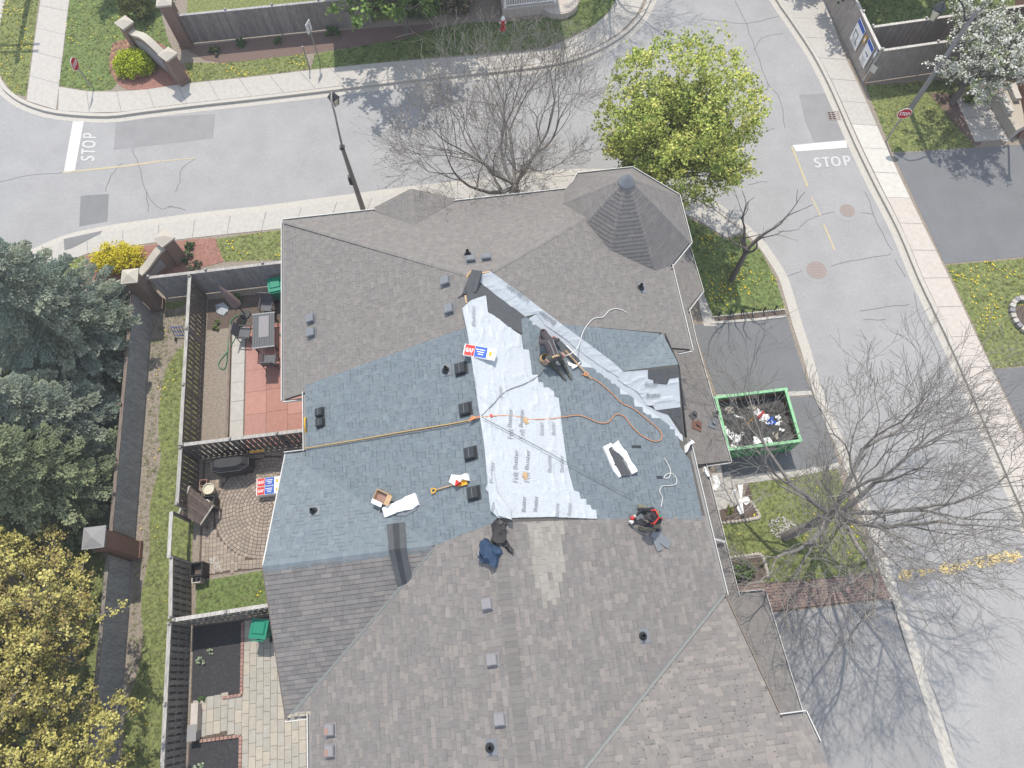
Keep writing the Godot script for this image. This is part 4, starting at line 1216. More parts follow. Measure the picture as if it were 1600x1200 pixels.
func sign_wall(label: String, a: Vector3, d: Vector3, h: float, face: int, rise := 0.42) -> void:
	var t := thing("sign_wall", label, "wall", a)
	var dir := (d - a).normalized(); var ln := a.distance_to(d)
	var bs := Basis(dir, Vector3.UP, dir.cross(Vector3.UP))
	pillar_parts(t, a, bs, 0.55, h, "brick_brown"); pillar_parts(t, d, bs, 0.55, h, "brick_brown")
	var b := MB.new(); var cp := MB.new(); var pn := MB.new()
	var n := 14
	var top := func(f: float) -> float: return h - 0.42 + rise * pow(sin(PI * clampf((f - 0.06) / 0.88, 0, 1)), 1.5)
	for i in n:
		var f0 := float(i) / n; var f1 := float(i + 1) / n
		var p0 := a + dir * lerpf(0.27, ln - 0.27, f0); var p1 := a + dir * lerpf(0.27, ln - 0.27, f1)
		var z := bs.z
		var h0: float = top.call(f0); var h1: float = top.call(f1)
		b.hexa([p0 - z * 0.16, p1 - z * 0.16, p1 + z * 0.16, p0 + z * 0.16, p0 - z * 0.16 + Vector3.UP * h0, p1 - z * 0.16 + Vector3.UP * h1, p1 + z * 0.16 + Vector3.UP * h1, p0 + z * 0.16 + Vector3.UP * h0])
		var u0 := Vector3.UP * h0; var u1 := Vector3.UP * h1; var k := Vector3.UP * 0.12
		cp.hexa([p0 - z * 0.19 + u0, p1 - z * 0.19 + u1, p1 + z * 0.19 + u1, p0 + z * 0.19 + u0, p0 - z * 0.19 + u0 + k, p1 - z * 0.19 + u1 + k, p1 + z * 0.19 + u1 + k, p0 + z * 0.19 + u0 + k])
		if i > 1 and i < n - 2:
			var zf := z * 0.175 * face
			pn.hexa([p0 + zf * 0.92 + Vector3.UP * 0.4, p1 + zf * 0.92 + Vector3.UP * 0.4, p1 + zf * 1.1 + Vector3.UP * 0.4, p0 + zf * 1.1 + Vector3.UP * 0.4, p0 + zf * 0.92 + u0 * 0.86, p1 + zf * 0.92 + u1 * 0.86, p1 + zf * 1.1 + u1 * 0.86, p0 + zf * 1.1 + u0 * 0.86])
	part(t, "wall_body", b, M.brick_brown)
	part(t, "coping", cp, M.cap_stone)
	part(t, "stone_panel", pn, M.steel_grey)
func fences_and_walls() -> void:
	var slate := [c3(0.30, 0.296, 0.31), c3(0.28, 0.278, 0.292), c3(0.32, 0.316, 0.328)]
	var brownish := [c3(0.175, 0.14, 0.122), c3(0.20, 0.16, 0.14), c3(0.155, 0.128, 0.115)]
	var silver := [c3(0.235, 0.22, 0.205), c3(0.20, 0.188, 0.178), c3(0.27, 0.255, 0.235), c3(0.215, 0.198, 0.185)]
	board_fence("long slate grey board fence under the spruces, above the brick pillar", H3(-14.85, -17.55), H3(-14.85, -7.1), 1.8, 0, slate, 2.5, c3(0.17, 0.14, 0.12))
	board_fence("slate grey board fence behind the yellow-green maple, below the brick pillar", H3(-14.88, -6.25), H3(-14.88, 5.0), 1.8, 0, slate, 2.5, c3(0.20, 0.18, 0.16))
	board_fence("slate grey board fence along the red mulch bed by the street", H3(-14.2, -18.25), H3(-6.7, -18.3), 1.8, 0, slate, 2.5, c3(0.33, 0.32, 0.31))
	board_fence("brown slatted fence beside the red patio", H3(-12.4, -18.1), H3(-12.4, -10.3), 1.8, 1, brownish, 2.4, c3(0.34, 0.33, 0.31))
	board_fence("dark slatted fence beside the barbecue and the round paved patio", H3(-12.4, -10.2), H3(-12.42, -7.9), 1.75, 1, brownish, 2.4, c3(0.32, 0.31, 0.30))
	board_fence("silvery slatted fence beside the black planter box and small lawn", H3(-12.55, -5.9), H3(-12.45, -3.7), 1.7, 1, silver, 2.2, c3(0.36, 0.35, 0.34))
	board_fence("silvery slatted fence beside the black mulch beds", H3(-12.45, -3.5), H3(-12.4, 4.6), 1.75, 1, silver, 2.7, c3(0.36, 0.35, 0.34))
	board_fence("slatted fence between the red patio and the round paved patio", H3(-12.3, -10.28), H3(-6.7, -10.28), 1.8, 1, [c3(0.11, 0.10, 0.10), c3(0.13, 0.115, 0.11)], 1.9, c3(0.36, 0.35, 0.34))
	board_fence("slatted fence between the small lawn and the black mulch bed", H3(-12.3, -3.60), H3(-6.7, -3.75), 1.7, 1, silver, 1.9, c3(0.42, 0.41, 0.40))
	var gp := thing("garden_gate", "open gate frame with pale top rail standing out of line by the wooden bin", "gate", H3(-12.6, -7.3))
	ubox(gp, "cap_rail", H3(-12.62, -6.75, 1.72), Vector3(0.14, 0.04, 1.75), hb(), wood(c3(0.42, 0.41, 0.40)))
	for w in [-7.6, -5.95]: ubox(gp, "post", H3(-12.62, w, 0.85), Vector3(0.1, 1.7, 0.1), hb(), wood(c3(0.2, 0.19, 0.18)))
	board_fence("weathered grey board fence above the brown mulch bed", H3(-13.75, -34.15), H3(-4.0, -34.15), 1.8, 0, [c3(0.22, 0.20, 0.195), c3(0.19, 0.175, 0.172), c3(0.245, 0.225, 0.215)], 2.4, c3(0.33, 0.33, 0.34))
	board_fence("tan board fence with notice boards along the right pavement", H3(20.9, -37.0), H3(21.32, -26.55), 2.1, 0, [c3(0.33, 0.295, 0.27), c3(0.31, 0.28, 0.255), c3(0.345, 0.31, 0.28)], 2.6, c3(0.50, 0.48, 0.45))
	board_fence("taupe board fence facing the blossom tree", H3(21.42, -26.50), H3(30.0, -26.9), 2.1, 0, [c3(0.27, 0.24, 0.225), c3(0.25, 0.225, 0.21)], 2.6, c3(0.45, 0.43, 0.40))
	board_fence("ribbed taupe fence inside the corner, above the blossom tree fence", H3(21.5, -28.2), H3(30.0, -28.6), 2.0, 0, [c3(0.25, 0.23, 0.215), c3(0.20, 0.19, 0.18)], 2.6, c3(0.45, 0.43, 0.40))
	# free-standing pillars
	for q in [[H3(-14.55, -17.85), 2.6, "brown", "square brick corner pillar with stone cap where the slate fences meet", 0.52], [H3(-14.80, -6.68), 2.9, "brick", "square brick pillar with grey cap in the slate fence by the spruce", 0.62], [H3(-14.05, -34.1), 2.7, "brown", "tall brick pillar with stone cap at the end of the weathered fence", 0.6]]:
		var t := thing("brick_pillar", q[3], "pillar", q[0])
		pillar_parts(t, q[0], hb(), q[4], q[1], "brick_brown" if q[2] == "brown" else "brick", 0.16, "cap_stone" if q[2] == "brown" else "steel_grey")
	sign_wall("curved stone sign wall with two capped pillars behind the golden round shrub", H3(-16.55, -34.0), H3(-14.15, -31.45), 1.75, 1)
	sign_wall("stone sign wall with capped pillar behind the yellow bush and shrubs", at(256, 372, 1.7) * Vector3(1, 0, 1), at(146, 456, 1.7) * Vector3(1, 0, 1), 1.65, -1, -0.45)

# ---------- back yards ----------
func grid_pieces(root: Node, called: String, u0: float, u1: float, w0: float, w1: float, du: float, dw: float, mats: Array, lift: float, bond := true, skip = null) -> int:
	var n := 0
	var u := u0; var col := 0
	while u < u1 - 0.02:
		var w := w0 - (dw * rng.randf() if bond else 0.0)
		while w < w1 - 0.02:
			var a := maxf(w, w0); var b := minf(w + dw, w1)
			var ue := minf(u + du, u1)
			w += dw
			if b - a < 0.05: continue
			var c := Vector2((u + ue) * 0.5, (a + b) * 0.5)
			if skip != null and skip.call(c): continue
			ubox(root, called, H3(c.x, c.y, lift - 0.02 + rng.randf_range(-0.003, 0.003)), Vector3(ue - u - 0.012, 0.04, b - a - 0.012), hb(), mats[rng.randi() % mats.size()])
			n += 1
		u += du; col += 1
	return n
func tinted(base: String, cols: Array) -> Array:
	var o := []
	for c in cols:
		var m: StandardMaterial3D = M[base].duplicate()
		m.vertex_color_use_as_albedo = false
		m.albedo_color = Color(minf(c.r / 0.75, 1), minf(c.g / 0.75, 1), minf(c.b / 0.75, 1)).linear_to_srgb()
		o.append(m)
	return o
func yards() -> void:
	# red slab patio and its concrete strip
	var red := tinted("concrete", [c3(0.36, 0.19, 0.155), c3(0.33, 0.175, 0.145), c3(0.40, 0.22, 0.18), c3(0.37, 0.205, 0.175)])
	var base := sheet("red_patio", Q([-10.52, -16.3, -6.5, -16.3, -6.5, -10.4, -10.52, -10.4]), "soil", 0.008)
	grid_pieces(base, "slab", -10.50, -6.55, -16.25, -10.45, 0.92, 1.05, red, 0.03)
	base = sheet("path", Q([-11.15, -16.3, -10.54, -16.3, -10.54, -10.4, -11.15, -10.4]), "soil", 0.008)
	grid_pieces(base, "slab", -11.13, -10.55, -16.25, -10.45, 0.58, 0.9, [M.concrete], 0.035, false)
	var e := MB.new(); e.bar(H3(-11.22, -16.4, 0.06), H3(-11.2, -10.45, 0.06), 0.09, 0.12)
	single("timber_edging", e, wood(c3(0.20, 0.16, 0.13)), "timber edging between the dry soil bed and the pale path", "edging")
	# round patio: rings of small pavers
	base = sheet("round_patio", Q([-12.2, -10.15, -6.5, -10.15, -6.5, -5.35, -12.2, -5.35]), "soil", 0.008)
	var tan_ := [c3(0.41, 0.345, 0.285), c3(0.38, 0.32, 0.27), c3(0.44, 0.37, 0.31), c3(0.36, 0.305, 0.26)]
	var pm := MB.new()
	var pc := Vector2(-9.53, -7.82)
	for i in 15:
		var r0 := 0.14 * i + (0.0 if i == 0 else 0.0); var r1 := r0 + 0.128
		var n := 5 if i == 0 else int(TAU * (r0 + 0.07) / 0.17)
		for k in n:
			var g0 := TAU * (k + 0.04 + i * 0.37) / n; var g1 := TAU * (k + 0.94 + i * 0.37) / n
			var q := []
			for z in [[r0 + 0.004, g0], [r1, g0], [r1, g1], [r0 + 0.004, g1]]: q.append(H3(pc.x + cos(z[1]) * z[0], pc.y + sin(z[1]) * z[0]))
			pm.col = vary(tan_[rng.randi() % 4], 0.08)
			pm.hexa(quad8(q[0], q[1], q[2], q[3], 0.032 + rng.randf_range(-0.003, 0.003), 0.03))
	var u := -12.1
	while u < -6.6:
		var w := -10.1 - rng.randf() * 0.1
		while w < -5.45:
			if Vector2(u + 0.06, w + 0.08).distance_to(pc) > 2.16:
				var q := [H3(u, w), H3(u + 0.135, w), H3(u + 0.135, w + 0.165), H3(u, w + 0.165)]
				pm.col = vary(tan_[rng.randi() % 4], 0.08)
				pm.hexa(quad8(q[0], q[1], q[2], q[3], 0.032 + rng.randf_range(-0.003, 0.003), 0.03))
			w += 0.175
		u += 0.145
	part(base, "pavers", pm, M.vcol_grain, true)
	# pale paver patio with two beds of black mulch
	base = sheet("pale_patio", Q([-12.3, -3.5, -5.8, -3.5, -5.8, 4.5, -12.3, 4.5]), "soil", 0.008)
	var pal := tinted("concrete", [c3(0.37, 0.345, 0.30), c3(0.34, 0.325, 0.29), c3(0.40, 0.365, 0.31), c3(0.36, 0.345, 0.315)])
	var bed := func(c: Vector2) -> bool: return c.x < -10.38 and (c.y < -0.82 or c.y > 0.55)
	grid_pieces(base, "paver", -12.2, -6.0, -3.45, 2.6, 0.26, 0.44, pal, 0.032, true, bed)
	sheet("mulch_bed", Q([-12.3, -3.45, -10.45, -3.45, -10.45, -0.85, -12.25, -0.85]), "mulch_black", 0.02)
	sheet("mulch_bed", Q([-12.25, 0.6, -10.45, 0.6, -10.45, 3.0, -12.25, 3.0]), "mulch_black", 0.02)
	var chips := scatter(Q([-12.25, -3.4, -10.5, -3.4, -10.5, -0.9, -12.2, -0.9], 0.02), 260.0)
	chips.append_array(scatter(Q([-12.2, 0.65, -10.5, 0.65, -10.5, 3.0, -12.2, 3.0], 0.02), 260.0))
	var cm := cloud_of(self, "mulch_chips", tuft_mesh(4, 0.9, 0.5), M.grass_blade, chips, 0.03, 0.06, [c3(0.05, 0.05, 0.055), c3(0.03, 0.03, 0.035), c3(0.12, 0.12, 0.12), c3(0.07, 0.065, 0.065)])
	cm.set_meta("label", "black rubber mulch chips filling the brick edged beds"); cm.set_meta("category", "mulch")
	for edge in [["row of pink edging bricks along the first black mulch bed", [-10.4, -3.4, -10.4, -0.82, -11.1, -0.80]], ["row of pink edging bricks around the second black mulch bed", [-11.9, 0.56, -10.4, 0.56, -10.4, 3.0]]]:
		var t := thing("brick_edging", edge[0], "edging", H3(-10.4, edge[1][1]))
		var pts := Q(edge[1], 0.05)
		var bm := tinted("concrete", [c3(0.33, 0.20, 0.17), c3(0.36, 0.23, 0.20), c3(0.30, 0.18, 0.155)])
		for i in pts.size() - 1:
			var d := (pts[i + 1] - pts[i]); var n := int(d.length() / 0.14)
			for k in n: ubox(t, "brick", pts[i] + d * ((k + 0.5) / n), Vector3(0.125, 0.09, 0.10), Basis(d.normalized(), Vector3.UP, d.normalized().cross(Vector3.UP)), bm[rng.randi() % 3])
	# brick walk by the lower driveway
	base = sheet("brick_walk", P([1148, 914, 1376, 896, 1393, 934, 1195, 958]), "soil", 0.010)
	var q0 := at(1150, 916); var q1 := at(1376, 898); var q2 := at(1392, 933); var q3 := at(1194, 956)
	var wb := MB.new()
	for i in 44:
		for k in 9:
			var f0 := (i + 0.04) / 44.0; var f1 := (i + 0.96) / 44.0; var g0 := (k + 0.06) / 9.0; var g1 := (k + 0.94) / 9.0
			wb.col = vary([c3(0.33, 0.24, 0.21), c3(0.30, 0.215, 0.19), c3(0.36, 0.265, 0.235)][rng.randi() % 3], 0.08)
			wb.hexa(quad8(q0.lerp(q1, f0).lerp(q3.lerp(q2, f0), g0), q0.lerp(q1, f1).lerp(q3.lerp(q2, f1), g0), q0.lerp(q1, f1).lerp(q3.lerp(q2, f1), g1), q0.lerp(q1, f0).lerp(q3.lerp(q2, f0), g1), 0.035 + rng.randf_range(-0.003, 0.003), 0.03))
	part(base, "pavers", wb, M.vcol_grain, true)
	yard_furniture()

func chair(label: String, c: Vector3, turn: float) -> Node3D:
	var t := thing("patio_chair", label, "chair", c, "chairs around the patio table")
	t.rotation.y = turn
	var b := MB.new(); b.box(Vector3(0, 0.44, 0), Vector3(0.54, 0.05, 0.52))
	local_part(t, "seat", b, M.chair_grey)
	b = MB.new(); b.box(Vector3(0, 0.74, 0.29), Vector3(0.54, 0.60, 0.04), Basis(Vector3.RIGHT, 0.2))
	local_part(t, "backrest", b, M.chair_grey)
	for s in [-1, 1]:
		b = MB.new(); b.bar(Vector3(s * 0.29, 0.62, -0.26), Vector3(s * 0.29, 0.62, 0.28), 0.05, 0.03)
		local_part(t, "armrest", b, M.vent_dark)
		for z in [-0.25, 0.25]:
			b = MB.new(); b.tube([Vector3(s * 0.29, 0.02, z), Vector3(s * 0.29, 0.62, z)], 0.018, 0.018, 6)
			local_part(t, "leg", b, M.vent_dark)
	return t
func local_part(parent: Node, called: String, b: MB, m: Material) -> MeshInstance3D:
	var o := MeshInstance3D.new()
	o.mesh = b.mesh(); o.material_override = m
	named(o, called, parent)
	return o
func bin(label: String, c: Vector3, turn: float) -> void:
	var t := thing("garbage_bin", label, "bin", c)
	t.rotation.y = turn
	var b := MB.new()
	b.hexa([Vector3(-0.22, 0.05, -0.24), Vector3(0.22, 0.05, -0.24), Vector3(0.22, 0.05, 0.24), Vector3(-0.22, 0.05, 0.24), Vector3(-0.29, 0.95, -0.33), Vector3(0.29, 0.95, -0.33), Vector3(0.29, 0.95, 0.30), Vector3(-0.29, 0.95, 0.30)])
	local_part(t, "body", b, M.green_bin)
	b = MB.new(); b.box(Vector3(0, 0.98, -0.02), Vector3(0.64, 0.06, 0.72)); b.box(Vector3(0, 1.03, -0.05), Vector3(0.5, 0.06, 0.5), Basis.IDENTITY, 0.8)
	local_part(t, "lid", b, M.green_bin)
	b = MB.new(); b.tube([Vector3(-0.25, 0.95, 0.40), Vector3(0.25, 0.95, 0.40)], 0.025, 0.025, 6)
	local_part(t, "handle", b, M.green_bin)
	for s in [-1, 1]:
		b = MB.new(); b.lathe(Vector3(s * 0.24, 0.12, 0.28), [Vector2(0, -0.03), Vector2(0.12, -0.03), Vector2(0.12, 0.03), Vector2(0, 0.03)], 12, Basis(Vector3.FORWARD, PI / 2))
		local_part(t, "wheel", b, M.black)
func pack(parent: Node, c: Vector3, bs: Basis, sz: Vector3, k: int) -> void:
	# one wrapped bundle of shingles with its print
	var b := MB.new(); b.box(c, sz, bs)
	var o := part(parent, "bundle", b, M.white)
	var top := c + bs.y * (sz.y * 0.5 + 0.003)
	b = MB.new(); b.box(top - bs.x * sz.x * 0.32, Vector3(sz.x * 0.30, 0.004, sz.z * 0.94), bs)
	part(o, "red_panel", b, M.red)
	b = MB.new(); b.box(top + bs.x * sz.x * 0.03, Vector3(sz.x * 0.38, 0.004, sz.z * 0.94), bs)
	part(o, "blue_panel", b, M.blue)
	text_mesh(o, "lettering", "GAF", top - bs.x * sz.x * 0.32 + bs.y * 0.004, bs.x, -bs.z, sz.x * 0.24, sz.z * 0.36, M.white, true)
	for i in 3:
		b = MB.new(); b.box(top + bs.x * sz.x * (0.01 + 0.01 * i) + bs.z * sz.z * (-0.2 + i * 0.2) + bs.y * 0.003, Vector3(sz.x * (0.28 - 0.06 * i), 0.003, sz.z * 0.07), bs)
		part(o, "fine_print", b, M.white)
	b = MB.new(); b.box(top + bs.x * sz.x * 0.33 + bs.y * 0.001, Vector3(sz.x * 0.09, 0.003, sz.z * 0.4), bs)
	part(o, "orange_mark", b, M.yellow)
func yard_furniture() -> void:
	# table and chairs
	var tc := H3(-9.50, -15.58)
	var t := thing("patio_table", "dark grey slatted patio table with pale runner on the red patio", "table", tc)
	for i in 9: ubox(t, "slat", H3(-9.93 + i * 0.108, -15.58, 0.74), Vector3(0.098, 0.03, 1.62), hb(), M.chair_grey)
	for s in [-1, 1]: ubox(t, "end_rail", H3(-9.5, -15.58 + s * 0.83, 0.735), Vector3(1.0, 0.04, 0.06), hb(), M.vent_grey)
	for s in [[-0.42, -0.72], [0.42, -0.72], [0.42, 0.72], [-0.42, 0.72]]: ubox(t, "leg", H3(-9.5 + s[0], -15.58 + s[1], 0.37), Vector3(0.06, 0.70, 0.06), hb(), M.vent_dark)
	var b := MB.new(); b.box(H3(-9.48, -15.75, 0.764), Vector3(0.44, 0.012, 1.05), hb())
	single("table_runner", b, M.vent_old, "pale cloth runner lying on the patio table", "cloth")
	var chl := [["grey patio chair at the garden bed end of the table", -9.45, -16.95, PI], ["grey patio chair at the open end of the table", -9.3, -14.2, 0.1], ["grey patio chair on the path side of the table", -10.45, -15.7, -PI / 2 + PI * 0.0], ["grey patio chair between the table and the house wall", -8.55, -15.6, PI / 2], ["grey patio chair turned aside by the house wall, near the open end", -8.45, -14.6, PI / 2 + 0.3]]
	for q in chl: chair(q[0], H3(q[1], q[2]), q[3] - PHI)
	# folded parasol
	var pb := at(384, 492)
	t = thing("parasol", "folded mauve parasol leaning over the patio table corner", "parasol", pb)
	var tip := pb + Vector3(-0.45, 2.1, -0.3)
	b = MB.new(); b.tube([pb, pb + (tip - pb) * 0.6, tip], 0.025, 0.02, 8); part(t, "pole", b, M.vent_dark)
	b = MB.new(); b.lathe(pb + (tip - pb) * 0.35, [Vector2(0.05, 0), Vector2(0.24, 0.05), Vector2(0.20, 0.5), Vector2(0.12, 1.0), Vector2(0.02, 1.45)], 9, facing((tip - pb).normalized(), Vector3.RIGHT))
	var cm := mat("mauve", c3(0.21, 0.155, 0.15), 0.9)
	part(t, "canopy", b, cm)
	b = MB.new(); b.lathe(pb, [Vector2(0, 0.08), Vector2(0.22, 0.08), Vector2(0.25, 0)], 16); part(t, "base", b, M.vent_dark)
	bin("green wheeled bin in the corner by the end house wall and slate fence", at(440, 462), 0.2)
	bin("green wheeled bin in the fence shade on the pale paver patio", at(418, 986), -0.1)
	# white bag
	scrap("crumpled pale plastic sheet on the soil beside the slatted fence corner", [337, 479, 349, 473, 358, 481, 356, 488, 349, 494, 339, 489], "felt", 0.10)
	# garden hose
	b = MB.new(); b.tube(Array(smooth(P([382, 500, 372, 520, 356, 548, 346, 560, 341, 570, 346, 576, 352, 574, 355, 555, 357, 530, 362, 500, 380, 490], 0.06), 4)), 0.018, 0.018, 5)
	single("garden_hose", b, mat("hose", c3(0.03, 0.22, 0.10), 0.5), "green garden hose looped over the dry soil bed", "hose")
	# barbecue under its cover
	var bc := H3(-10.75, -9.55)
	t = thing("covered_barbecue", "barbecue under a grey fitted cover against the slatted fence", "barbecue", bc)
	b = MB.new()
	var lo := []; var mi := []; var hi := []
	for q in [[-0.75, -0.25], [-0.45, -0.33], [0.45, -0.33], [0.78, -0.22], [0.78, 0.15], [0.42, 0.34], [-0.45, 0.34], [-0.75, 0.2]]:
		lo.append(bc + hb() * Vector3(q[0], 0.25, q[1])); mi.append(bc + hb() * Vector3(q[0] * 0.97, 0.9, q[1] * 0.95)); hi.append(bc + hb() * Vector3(q[0] * 0.72, 1.13, q[1] * 0.55))
	for i in 8:
		var j := (i + 1) % 8
		b.quad(lo[i], lo[j], mi[j], mi[i]); b.quad(mi[i], mi[j], hi[j], hi[i])
	for i in range(1, 7): b.tri(hi[0], hi[i], hi[i + 1], Vector3.UP)
	part(t, "cover", b, mat("cover", c3(0.045, 0.045, 0.05), 0.75))
	b = MB.new()
	for i in 8: b.bar(mi[i], mi[(i + 1) % 8], 0.03, 0.03)
	part(t, "cover_seam", b, M.vent_dark)
	for s in [[-0.6, -0.2], [0.6, -0.2], [0.6, 0.2], [-0.6, 0.2]]:
		b = MB.new(); b.box(bc + hb() * Vector3(s[0], 0.13, s[1]), Vector3(0.06, 0.26, 0.06), hb()); part(t, "leg", b, M.black)
	# yellow level leaning on the fence
	b = MB.new(); b.bar(H3(-9.95, -9.95, 0.9), H3(-9.35, -9.95, 0.9), 0.05, 0.10); b.bar(H3(-9.8, -9.95, 0.03), H3(-9.8, -9.95, 0.9), 0.04, 0.04); b.bar(H3(-9.5, -9.95, 0.03), H3(-9.5, -9.95, 0.9), 0.04, 0.04)
	single("sawhorse", b, M.yellow, "yellow sawhorse beside the covered barbecue in the fence shade", "sawhorse")
	# wrapped shingle bundles in the yard
	var sc := H3(-9.28, -8.62)
	t = thing("shingle_pallet", "stack of red and blue printed shingle bundles on the round patio", "bundles", sc)
	for i in 3: pack(t, sc + Vector3.UP * (0.09 + 0.13 * i) + H3(-0.02 * i, -0.14), hb(), Vector3(1.0, 0.12, 0.34), i)
	for i in 3: pack(t, sc + Vector3.UP * (0.09 + 0.13 * i) + H3(-0.05, 0.22), hb(), Vector3(1.0, 0.12, 0.34), i)
	# lean wooden lid by the gate
	var w0 := at(297, 760, 1.0); var w1 := at(334, 790, 0.75); var w2 := at(314, 820, 0.65); var w3 := at(280, 803, 1.0)
	t = thing("wooden_bin", "brown plank bin with sloping lid beside the gate gap", "bin", w2 * Vector3(1, 0, 1))
	for i in 8:
		var f0 := i / 8.0 + 0.005; var f1 := (i + 1) / 8.0 - 0.005
		b = MB.new()
		var a := w0.lerp(w3, f0); var d := w1.lerp(w2, f0); var c := w1.lerp(w2, f1); var g := w0.lerp(w3, f1)
		var z := Vector3.UP * 0.03
		b.hexa([a, d, c, g, a + z, d + z, c + z, g + z])
		part(t, "plank", b, wood([c3(0.10, 0.08, 0.07), c3(0.115, 0.09, 0.08), c3(0.09, 0.072, 0.065)][i % 3]))
	b = MB.new(); b.bar(w0 + Vector3.UP * 0.05, w3 + Vector3.UP * 0.05, 0.09, 0.04); part(t, "rail", b, wood(c3(0.33, 0.31, 0.29)))
	b = MB.new(); b.bar(w1 + Vector3.UP * 0.04, w2 + Vector3.UP * 0.04, 0.06, 0.04); part(t, "rail", b, wood(c3(0.30, 0.28, 0.25)))
	for q in [w0, w1, w2, w3]:
		b = MB.new(); b.bar(q * Vector3(0.999, 0, 0.999), q, 0.07, 0.07, Vector3.RIGHT); part(t, "leg", b, wood(c3(0.2, 0.18, 0.16)))
	# tray of pots
	var tr := at(333, 790)
	t = thing("planter_tray", "black tray holding pots beside the wooden bin", "planter", tr)
	for q in [[0, -0.25, 0.5, 0.03], [0, 0.25, 0.5, 0.03], [-0.25, 0, 0.03, 0.47], [0.25, 0, 0.03, 0.47]]:
		b = MB.new(); b.box(tr + Vector3(q[0], 0.3, q[1]), Vector3(q[2], 0.6, q[3])); part(t, "side", b, M.vent_dark)
	b = MB.new(); b.box(tr + Vector3.UP * 0.35, Vector3(0.46, 0.05, 0.46)); part(t, "soil", b, M.soil)
	b = MB.new(); b.lathe(tr + Vector3(-0.02, 0.38, 0.03), [Vector2(0.08, 0), Vector2(0.14, 0.26), Vector2(0.12, 0.26), Vector2(0.1, 0.2), Vector2(0, 0.2)], 14)
	single("flower_pot", b, M.white, "white flower pot standing in the black tray", "pot")
	var wp := at(333, 768)
	b = MB.new(); b.lathe(wp, [Vector2(0.16, 0), Vector2(0.24, 0.5), Vector2(0.21, 0.5), Vector2(0.2, 0.44), Vector2(0, 0.44)], 16)
	single("flower_pot", b, mat("pot_cream", c3(0.55, 0.52, 0.42), 0.6), "large cream flower pot beside the covered barbecue", "pot")
	var bx := at(322, 757)
	t = thing("crate", "small pinkish wooden crate by the slatted fence and barbecue", "crate", bx)
	for q in [[0, -0.12, 0.3, 0.03], [0, 0.12, 0.3, 0.03], [-0.14, 0, 0.03, 0.21], [0.14, 0, 0.03, 0.21]]:
		b = MB.new(); b.box(bx + Vector3(q[0], 0.15, q[1]), Vector3(q[2], 0.3, q[3])); part(t, "side", b, M.rust)
	# black planter box and small crate by the lawn
	var pbx := at(318, 893)
	t = thing("planter_box", "square black planter box at the corner of the small lawn", "planter", pbx)
	for q in [[0, -0.24, 0.5, 0.06], [0, 0.24, 0.5, 0.06], [-0.22, 0, 0.06, 0.42], [0.22, 0, 0.06, 0.42]]:
		b = MB.new(); b.box(pbx + hb() * Vector3(q[0], 0.35, q[1]), Vector3(q[2], 0.7, q[3]), hb()); part(t, "side", b, M.black)
	b = MB.new(); b.box(pbx + Vector3.UP * 0.2, Vector3(0.42, 0.3, 0.42), hb()); part(t, "soil", b, M.soil)
	var cr := at(313, 908)
	t = thing("crate", "pale slatted crate below the black planter box", "crate", cr)
	for q in [[0, -0.1, 0.34, 0.04], [0, 0.1, 0.34, 0.04], [-0.16, 0, 0.04, 0.16], [0, 0, 0.04, 0.16], [0.16, 0, 0.04, 0.16]]:
		b = MB.new(); b.box(cr + hb() * Vector3(q[0], 0.2, q[1]), Vector3(q[2], 0.4, q[3]), hb()); part(t, "slat", b, M.concrete_rose)
	var stn := MB.new()
	for p in scatter(P([328, 872, 340, 868, 345, 890, 330, 893]), 260.0): stn.blob(p + Vector3.UP * 0.02, Vector3(0.035, 0.022, 0.028), Basis(Vector3.UP, rng.randf() * 6), 4, 6)
	var so := single("white_stones", stn, M.concrete_new, "heap of white stones beside the black planter box", "stones"); so.set_meta("kind", "stuff")
	stn = MB.new()
	for p in scatter(P([1200, 815, 1222, 806, 1246, 822, 1243, 840, 1215, 842, 1203, 832]), 210.0): stn.blob(p + Vector3.UP * 0.025, Vector3(0.05, 0.032, 0.04) * rng.randf_range(0.6, 1.3), Basis(Vector3.UP, rng.randf() * 6), 4, 6)
	so = single("white_stones", stn, M.concrete, "ring of white stones around the foot of the big bare tree", "stones"); so.set_meta("kind", "stuff")
	# blue folding cart
	var fc := at(284, 530)
	t = thing("folding_cart", "blue folded wire cart by the slatted fence on the grass strip", "cart", fc)
	b = MB.new()
	for i in 5: b.tube([fc + Vector3(-0.25 + i * 0.12, 0.15, -0.1), fc + Vector3(-0.30 + i * 0.12, 0.6, -0.35)], 0.015, 0.015, 5)
	for i in 3: b.tube([fc + Vector3(-0.27 - i * 0.012, 0.15 + i * 0.2, -0.1 - i * 0.12), fc + Vector3(0.25 - i * 0.012, 0.15 + i * 0.2, -0.1 - i * 0.12)], 0.015, 0.015, 5)
	part(t, "wire_basket", b, M.blue)
	for s in [-1, 1]:
		b = MB.new(); b.lathe(fc + Vector3(s * 0.22, 0.1, 0.05), [Vector2(0.06, -0.02), Vector2(0.1, -0.02), Vector2(0.1, 0.02), Vector2(0.06, 0.02)], 12, Basis(Vector3.FORWARD, PI / 2)); part(t, "wheel", b, M.black)
	# bench stone by the pale patio
	b = MB.new(); b.box(at(311, 1120) + Vector3.UP * 0.2, Vector3(0.2, 0.4, 0.9), hb()); b.box(at(311, 1120) + Vector3.UP * 0.42, Vector3(0.26, 0.06, 0.96), hb())
	single("stone_block", b, M.concrete_rose, "pale stone block against the silvery fence between the black beds", "block")
	b = MB.new(); b.box(at(308, 1144) + Vector3.UP * 0.22, Vector3(0.28, 0.44, 0.5), hb()); b.box(at(308, 1144) + Vector3.UP * 0.46, Vector3(0.33, 0.05, 0.55), hb())
